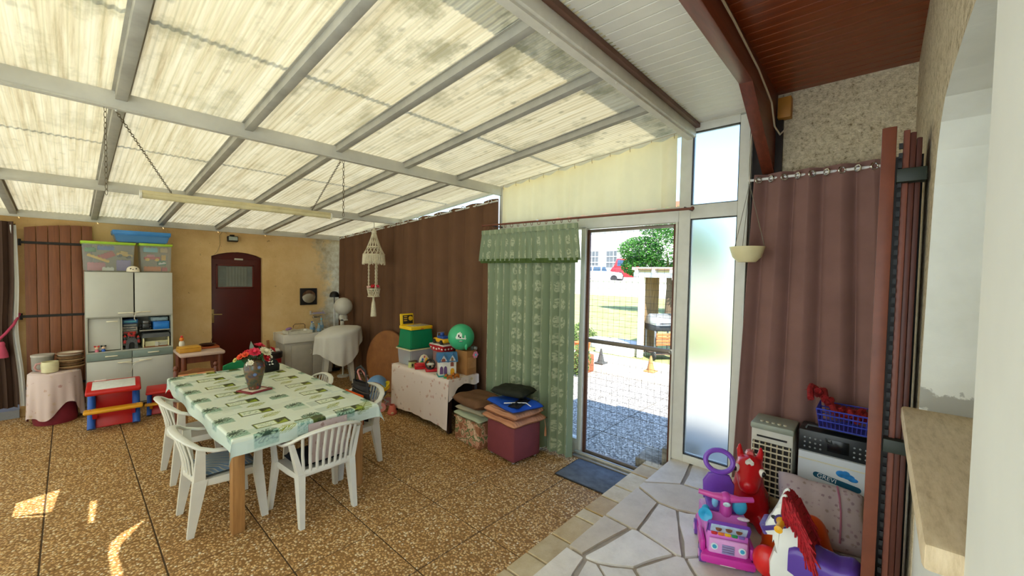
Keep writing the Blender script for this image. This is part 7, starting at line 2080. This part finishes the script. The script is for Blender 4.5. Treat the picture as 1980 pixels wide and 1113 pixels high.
# yarn mane: many strands
MAN = plain('a01420', 0.75, var=0.35, scale=60, bump=0.3)
b = nm()
rg = random.Random(12)
crest = [(0.320, 0.535), (0.295, 0.525), (0.270, 0.495), (0.252, 0.455), (0.238, 0.41), (0.225, 0.365), (0.20, 0.325)]
for k in range(420):
    u = rg.random() * (len(crest) - 1.001); i = int(u); f_ = u - i
    y = crest[i][0] * (1 - f_) + crest[i + 1][0] * f_; z = crest[i][1] * (1 - f_) + crest[i + 1][1] * f_
    s = rg.choice((-1, -1, 1))
    L = rg.uniform(0.06, 0.12)
    x0 = rg.uniform(-0.02, 0.02)
    dy = rg.uniform(-0.05, 0.008)
    tube(b, [(x0, y, z), (x0 + s * 0.05, y - 0.004 + dy * 0.2, z + 0.008), (s * (0.076 + rg.uniform(0, 0.014)), y + dy * 0.5 - 0.006, z - L * 0.45), (s * (0.078 + rg.uniform(0, 0.012)), y + dy - 0.01, z - L)], [0.006, 0.006, 0.0055, 0.003], 4)
o = obj('yarn_mane', b, MAN, rk, smooth=60); o['kind'] = 'stuff'
b = nm()
def sadf(u, v_):
    # u along the back (front->rear), v across from side to side
    y = 0.285 - 0.265 * u
    zc = float(np.interp(u, [0, 0.1, 0.25, 0.45, 0.7, 0.9, 1.0], [0.315, 0.335, 0.335, 0.312, 0.302, 0.318, 0.300]))
    a = PI * (v_ - 0.5) * 1.02
    dr = 0.16 * (1 - abs(2 * u - 0.9) ** 2.2 * 0.55)
    x = 0.083 * math.sin(a) ** 1 if abs(a) < 1.57 else 0.083 * (1 if a > 0 else -1)
    k = abs(2 * v_ - 1)
    sg = 1 if v_ > 0.5 else -1
    return (sg * 0.086 * min(1, k * 2.2) ** 0.7, y, zc - 0.018 * min(1, k * 2.2) ** 3 - dr * max(0, (k - 0.42) / 0.58))
grid(b, 24, 24, sadf)
gg = bmesh.ops.extrude_face_region(b, geom=b.faces[:]); bmesh.ops.scale(b, vec=(0.9, 1, 1), verts=[e for e in gg['geom'] if isinstance(e, bmesh.types.BMVert)])
obj('saddle', b, plain('5a3c9a', 0.22, var=0.05), rk, smooth=60)
b = nm(); tube(b, [(0, 0.05, 0.24), (0, 0.03, 0.25), (0, 0.015, 0.22), (0, 0.01, 0.14)], [0.02, 0.035, 0.035, 0.02], 10); obj('tail', b, plain('b0141c', 0.4), rk)
for s in (-1, 1):
    b = nm(); tube(b, [(s * 0.075, 0.43, 0.065), (s * 0.075, 0.38, 0.035), (s * 0.075, 0.25, 0.014), (s * 0.075, 0.12, 0.02), (s * 0.075, 0.035, 0.06)], 0.014, 8); obj('rocker', b, plain('c01a20', 0.35), rk)
b = nm(); sph(b, (0, 0.385, 0.16), (0.05, 0.065, 0.08), 16); cyl(b, (-0.075, 0.40, 0.04), (0.075, 0.40, 0.04), 0.012, seg=8); obj('footrest', b, plain('c8201f', 0.3), rk)
b = nm(); cyl(b, (-0.075, 0.36, 0.05), (-0.06, 0.36, 0.11), 0.014, seg=8); cyl(b, (0.075, 0.36, 0.05), (0.06, 0.36, 0.11), 0.014, seg=8); cyl(b, (-0.075, 0.06, 0.05), (-0.06, 0.07, 0.11), 0.014, seg=8); cyl(b, (0.075, 0.06, 0.05), (0.06, 0.07, 0.11), 0.014, seg=8); obj('rocker_strut', b, plain('c01a20', 0.35), rk)
# ================================================================ OUTSIDE
GZ = -0.06
def gmat(name, stops, scale, rough=0.95, bump=0.3, bs=40):
    t = NT(name); g = t.n('NewGeometry')
    t.set(t.ramp(t.noise(g.outputs['Position'], scale, 6, 0.65), stops), rough, spec=0.1)
    if bump: t.bump(t.noise(g.outputs['Position'], bs, 4), bump, 0.02)
    return t.m
b = nm(); bx(b, -14, 80, -30, 70, GZ - 0.2, GZ - 0.012)
ground = struct('ground', b, gmat('lawn', [(0.25, '7a8248'), (0.5, '969a62'), (0.75, 'b0ac7c')], 1.6, bs=60), 'sunlit lawn beyond the terrace')
# paved terrace of washed-concrete slabs
t = NT('washed_concrete')
g = t.n('NewGeometry'); vc = t.vor(g.outputs['Position'], 55, out='Color')
t.set(t.ramp(t.sep(vc)[0], [(0.0, '6a665f'), (0.3, '8f8a80'), (0.6, 'aaa498'), (0.85, 'c8c2b6')], 'CONSTANT'), 0.9)
CONC = t.m
b = nm(); bx(b, 3.74, 8.2, -2.0, 8.6, GZ - 0.1, GZ - 0.008)
terrace = struct('floor', b, plain('5d5a52', 0.95), 'terrace of washed concrete slabs outside the door')
b = nm(); box(b, (0, 0, 0), (0.735, 0.735, 0.04), bev=0.004, seg=1); me = mesh_of('slab', b, CONC)
for i in range(6):
    for j in range(14):
        obj('slab', me, None, terrace, (4.13 + i * 0.75, -1.6 + j * 0.75, GZ - 0.018))
# stone kerb blocks of the step outside the door
for k, (x, y, z, s_, lab) in enumerate(((3.92, 1.62, 0.03, (0.34, 0.24, 0.18), 'lower'), (3.95, 1.36, 0.11, (0.34, 0.26, 0.34), 'upper'))):
    b = nm(); box(b, (0, 0, 0), s_, bev=0.012); one('stone_step', lab + ' rough stone step just outside the wire-mesh door', 'step', b, gmat('step_rock%d' % k, [(0.3, '5a564c'), (0.7, 'a8a294')], 12), (x, y, z - 0.0), R(3), 'stone steps outside the door')
# low white kerbs and planters beyond the terrace
WK = plain('e0dccf', 0.8, var=0.06)
for x, lab in ((7.35, 'white kerb at the edge of the terrace'), (8.25, 'white kerb beyond the terrace, nearer the lawn')):
    b = nm(); box(b, (0, 0, 0.07), (0.16, 5.6, 0.16), bev=0.01); one('garden_kerb', lab, 'kerb', b, WK, (x, 3.2 + (x - 7.35) * 0.5, GZ + 0.005))
b = nm(); box(b, (0, 0, 0.13), (0.9, 1.0, 0.28), bev=0.02); one('planter_wall', 'low white masonry block beside the pergola post', 'planter', b, WK, (9.6, 4.9, GZ))
b = nm(); box(b, (0, 0, 0.12), (0.5, 0.5, 0.26), bev=0.02); one('planter_wall', 'grey block left of the white masonry block in the garden', 'planter', b, plain('a8a8a4', 0.8), (9.9, 5.7, GZ))
def cone(lab, x, y, m, h_=0.30):
    b = nm(); box(b, (0, 0, 0.012), (0.2, 0.2, 0.024), bev=0.004); cyl(b, (0, 0, 0.02), (0, 0, h_), 0.075, 0.015, 16)
    one('garden_cone', lab, 'cone', b, m, (x, y, GZ + 0.16), None, 'cones on the kerb')
cone('small brown terracotta cone on the garden kerb', 7.42, 3.17, plain('a87a4a', 0.8)); cone('small dark cone on the garden kerb', 7.36, 4.20, plain('4a4a46', 0.8))
# potted shrub with orange pot
pt2 = thing('potted_shrub', 'shrub in a bright orange pot at the edge of the terrace', 'plant', (6.8, 4.36, GZ))
b = nm(); lathe(b, [(0.0, 0.0), (0.12, 0.0), (0.17, 0.25), (0.15, 0.25), (0.0, 0.2)], (0.25, 0.1, 0.35), 18); obj('orange_pot', b, plain('e0691c', 0.5), pt2)
b = nm(); box(b, (0.25, 0.1, 0.18), (0.36, 0.36, 0.36), bev=0.02); obj('pot_stand', b, plain('9a5a3a', 0.8), pt2)
def leaves(b, n, fn, s, seed):
    rg = random.Random(seed)
    for _ in range(n):
        p = Vector(fn(rg)); d_ = Vector((rg.gauss(0, 1), rg.gauss(0, 1), rg.gauss(0, 0.6))).normalized(); q = d_.orthogonal().normalized()
        w = s * rg.uniform(0.6, 1.3)
        b.faces.new([b.verts.new(v_) for v_ in (p - d_ * w, p + q * w * 0.5, p + d_ * w, p - q * w * 0.5)])
def blobf(c_, r_):
    def f_(rg):
        while True:
            x, y, z = rg.uniform(-1, 1), rg.uniform(-1, 1), rg.uniform(-1, 1)
            if 0.25 < x * x + y * y + z * z < 1: return (c_[0] + x * r_[0], c_[1] + y * r_[1], c_[2] + z * r_[2])
    return f_
def leafmat(name, a, c_, tr=0.35):
    t = NT(name); g = t.n('NewGeometry')
    col = t.ramp(t.noise(g.outputs['Position'], 3.5, 3), [(0.3, a), (0.7, c_)])
    t.set(col, 0.6, spec=0.3)
    tl = t.n('BsdfTranslucent'); t.put(tl.inputs[0], col); mx = t.n('MixShader'); mx.inputs[0].default_value = tr
    t.put(mx.inputs[1], t.b.outputs[0]); t.put(mx.inputs[2], tl.outputs[0]); t.put(t.out.inputs[0], mx.outputs[0]); return t.m
LEAF1 = leafmat('shrub_leaf', '3f5a28', '7a8a48'); LEAF2 = leafmat('tree_leaf', '2f5f22', '5f9a3c')
b = nm(); leaves(b, 700, blobf((-0.1, -0.05, 0.30), (0.26, 0.24, 0.32)), 0.03, 2); o = obj('shrub_leaves', b, LEAF1, pt2, smooth=0); o['kind'] = 'stuff'
b = nm()
for k in range(6): tube(b, [(-0.1, -0.05, 0.0), (-0.1 + 0.1 * math.cos(k), -0.05 + 0.1 * math.sin(k), 0.3)], 0.008, 5)
obj('shrub_stems', b, plain('5a4632'), pt2)
b = nm(); leaves(b, 900, blobf((0, 0, 0.25), (0.55, 0.6, 0.30)), 0.05, 5)
o = thing('garden_bush', 'low green bush on the lawn behind the orange pot', 'bush', (10.0, 6.55, GZ)); l_ = obj('bush_leaves', b, LEAF1, o, smooth=0); l_['kind'] = 'stuff'
b = nm()
for k in range(5): tube(b, [(0, 0, 0), (0.2 * math.cos(k * 1.3), 0.2 * math.sin(k * 1.3), 0.3)], 0.012, 5)
obj('bush_stems', b, plain('5a4632'), o)

# ---- pergola with reed screen
pg = thing('pergola', 'white timber pergola with pale canopy edge and reed screen', 'pergola', (9.3, 4.25, GZ))
PW = plain('e6e4da', 0.6, var=0.04)
for x, y in ((0, 0), (0, -2.3), (2.2, 0), (2.2, -2.3)):
    b = nm(); box(b, (x, y, 1.0), (0.12, 0.12, 2.0), bev=0.006); obj('post', b, PW, pg)
for x in (0, 2.2):
    b = nm(); box(b, (x, -1.15, 2.0), (0.10, 2.7, 0.12), bev=0.006); obj('beam', b, PW, pg)
for k in range(7):
    b = nm(); box(b, (1.1, 0.1 - k * 0.42, 2.09), (2.5, 0.06, 0.08), bev=0.004); obj('rafter', b, PW, pg)
b = nm(); box(b, (-0.02, -1.15, 2.15), (0.05, 2.8, 0.07), bev=0.004); obj('canopy_edge', b, plain('d8b8ac', 0.7), pg)
t = NT('reed')
v = t.co('Object'); c_ = t.ramp(t.noise(t.co('Object', scale=(30, 30, 1)), 3, 4), [(0.3, '5a4830'), (0.5, '806a48'), (0.7, 'a08860')]); t.set(c_, 0.9)
b = nm()
for k in range(0):
    y = -0.08 - k * 0.0125
    cyl(b, (2.15 + 0.006 * (k % 2), y, 0.1), (2.15 + 0.006 * (k % 2), y, 1.95), 0.0065, seg=5)
for k in range(52):
    x = 0.12 + k * 0.0185
    cyl(b, (x, 0.02 + 0.006 * (k % 2), 0.1), (x, 0.02 + 0.006 * (k % 2), 1.95), 0.0095, seg=5)
o = obj('reed_screen', b, t.m, pg); o['kind'] = 'stuff'
b = nm(); bx(b, 2.16, 2.17, -2.3, -0.06, 1.72, 1.95); obj('reed_valance', b, t.m, pg)
b = nm(); bx(b, -0.1, 2.4, -2.5, 0.15, 2.13, 2.15); obj('reed_roof', b, t.m, pg)

# ---- barbecue
bq = thing('barbecue', 'wheeled barbecue with grey dome lid and wooden shelves under the pergola', 'barbecue', (9.62, 3.86, GZ), R(-38))
SS = plain('b0b4b8', 0.3, 0.7)
b = nm()
prism(b, [(0.26 * math.cos(a), 0.26 * math.sin(a) * 1.0) for a in [PI * i / 16 for i in range(17)]], 0.62, (-0.31, 0, 0.82), (R(90), 0, R(90)), 0.01); obj('lid', b, SS, bq)
b = nm(); bx(b, -0.31, 0.31, -0.25, 0.25, 0.68, 0.82, 0.02); obj('fire_box', b, plain('2a2c2e', 0.5), bq)
b = nm(); tube(b, [(-0.2, -0.28, 0.86), (-0.2, -0.32, 0.87), (0.2, -0.32, 0.87), (0.2, -0.28, 0.86)], 0.012, 8); obj('lid_handle', b, DARK, bq)
for k in range(4):
    b = nm(); bx(b, -0.32, 0.34, -0.45, -0.27, 0.50 - k * 0.0 + 0.0, 0.50) if False else box(b, (0.0, -0.34, 0.62 - k * 0.075), (0.66, 0.02, 0.06), bev=0.003); obj('shelf_slat', b, plain('b0683c', 0.6), bq)
for x in (-0.29, 0.29):
    for y in (-0.22, 0.22):
        b = nm(); box(b, (x, y, 0.36), (0.035, 0.035, 0.68), bev=0.003); obj('leg', b, plain('8a8c8c', 0.4, 0.4), bq)
b = nm(); bx(b, -0.3, 0.3, -0.22, 0.22, 0.12, 0.14); obj('bottom_shelf', b, plain('5a4a3a', 0.7), bq)
for x in (-0.32, 0.32):
    b = nm(); cyl(b, (x - 0.02, -0.22, 0.09), (x + 0.02, -0.22, 0.09), 0.09, seg=18); obj('wheel', b, DARK, bq)

# ---- tree beyond
tr_ = thing('garden_tree', 'leafy green tree at the garden end behind the pergola', 'tree', (21.5, 8.3, GZ))
b = nm(); tube(b, [(0, 0, 0), (0.05, 0.0, 1.4), (0.0, 0.1, 2.6)], [0.22, 0.17, 0.10], 10)
for k in range(6): tube(b, [(0.02, 0.05, 1.7 + 0.15 * k), (0.8 * math.cos(k * 1.1), 0.8 * math.sin(k * 1.1), 2.6 + 0.2 * k)], [0.07, 0.03], 6)
obj('trunk', b, plain('5a4a38', 0.9), tr_)
b = nm()
for k, (c_, r_) in enumerate((((0, 0, 3.5), (1.6, 2.0, 1.3)), ((0.2, -1.6, 2.7), (1.4, 1.6, 1.2)), ((0, 1.7, 3.4), (1.0, 1.3, 0.8)), ((0, 1.4, 2.5), (0.9, 1.4, 0.6)), ((0, -0.4, 4.7), (1.5, 2.2, 1.0)), ((0, -2.6, 3.6), (1.3, 1.6, 1.5)))):
    leaves(b, 3600, blobf(c_, r_), 0.075, 40 + k)
o = obj('crown', b, LEAF2, tr_, smooth=0); o['kind'] = 'stuff'

# ---- wall, road bank, house, cars
b = nm(); bx(b, 36.0, 36.25, -12, 60, GZ, 1.40); bx(b, 35.95, 36.3, -12, 60, 1.40, 1.47)
one('garden_wall', 'long pale masonry wall at the end of the lawn', 'wall', b, gmat('pale_wall', [(0.3, 'c0b8aa'), (0.7, 'dcd6ca')], 1.2))
b = nm(); bx(b, 36.3, 80, -12, 70, GZ, 1.25); struct('road', b, plain('a8a49c', 0.9), 'raised road behind the garden wall')
hs = thing('white_house', 'white house with grey mullioned window behind the road', 'house', (46, 28.5, 1.25))
b = nm(); bx(b, 0, 9, -12, 10, 0, 7.5); obj('walls', b, plain('e6e2d8', 0.8, var=0.03), hs)
b = nm(); prism(b, [(-0.7, 7.4), (9.7, 7.4), (4.5, 10)], 23, (0, 10.5, 0), (R(90), 0, 0)); obj('roof', b, plain('a8664a', 0.8), hs)
for y in (-7.0, -3.4, -0.8, 3.4):
    b = nm(); bx(b, -0.08, 0.02, y - 0.85, y + 0.85, 1.6, 3.9); w_ = obj('window', b, plain('c8c8c4', 0.5), hs)
    for i in range(3):
        for j in range(3):
            b = nm(); bx(b, -0.10, -0.07, y - 0.72 + i * 0.5, y - 0.30 + i * 0.5, 1.72 + j * 0.72, 2.32 + j * 0.72); obj('pane', b, plain('5d6266', 0.2), w_)
def car(label, loc, rz, col):
    t_ = thing('parked_car', label, 'car', loc, rz)
    b = nm(); prism(b, [(-2.0, 0.3), (2.0, 0.3), (2.05, 0.62), (1.9, 0.85), (1.0, 0.95), (-1.85, 0.95), (-2.05, 0.7)], 1.6, (0, 0.8, 0), (R(90), 0, 0), 0.06); obj('car_body', b, plain(col, 0.25, var=0.03), t_)
    b = nm(); prism(b, [(-1.8, 0.93), (1.0, 0.93), (0.35, 1.45), (-1.5, 1.48)], 1.45, (0, 0.725, 0), (R(90), 0, 0), 0.06); obj('cabin', b, plain(col, 0.25, var=0.03), t_)
    for s in (-1, 1):
        for x0, x1 in ((-1.5, -0.75), (-0.65, 0.05), (0.12, 0.62)):
            b = nm(); prism(b, [(x0, 1.0), (x1, 1.0), (x1 - 0.15 if x1 > 0.3 else x1, 1.38), (x0 + 0.05, 1.40)], 0.01, (0, s * 0.735, 0), (R(90), 0, 0)); obj('car_window', b, plain('3a5068', 0.15), t_)
        for x in (-1.25, 1.25):
            b = nm(); cyl(b, (x, s * 0.68, 0.32), (x, s * 0.84, 0.32), 0.32, seg=20); obj('wheel', b, DARK, t_)
    b = nm(); prism(b, [(0.48, 0.98), (0.98, 0.95), (0.94, 0.99), (0.46, 1.40)], 1.2, (0, 0.6, 0), (R(90), 0, 0)); obj('windscreen', b, plain('46708c', 0.15), t_)
    return t_
car('white car parked behind the garden wall in front of the white house', (39.0, 22.6, 1.26), R(-62), 'd8dce0').scale = (1.15, 1.15, 1.15)
car('red car parked behind the garden wall beside the tree', (43.0, 20.6, 1.26), R(-60), 'c02a30').scale = (1.3, 1.5, 1.75)
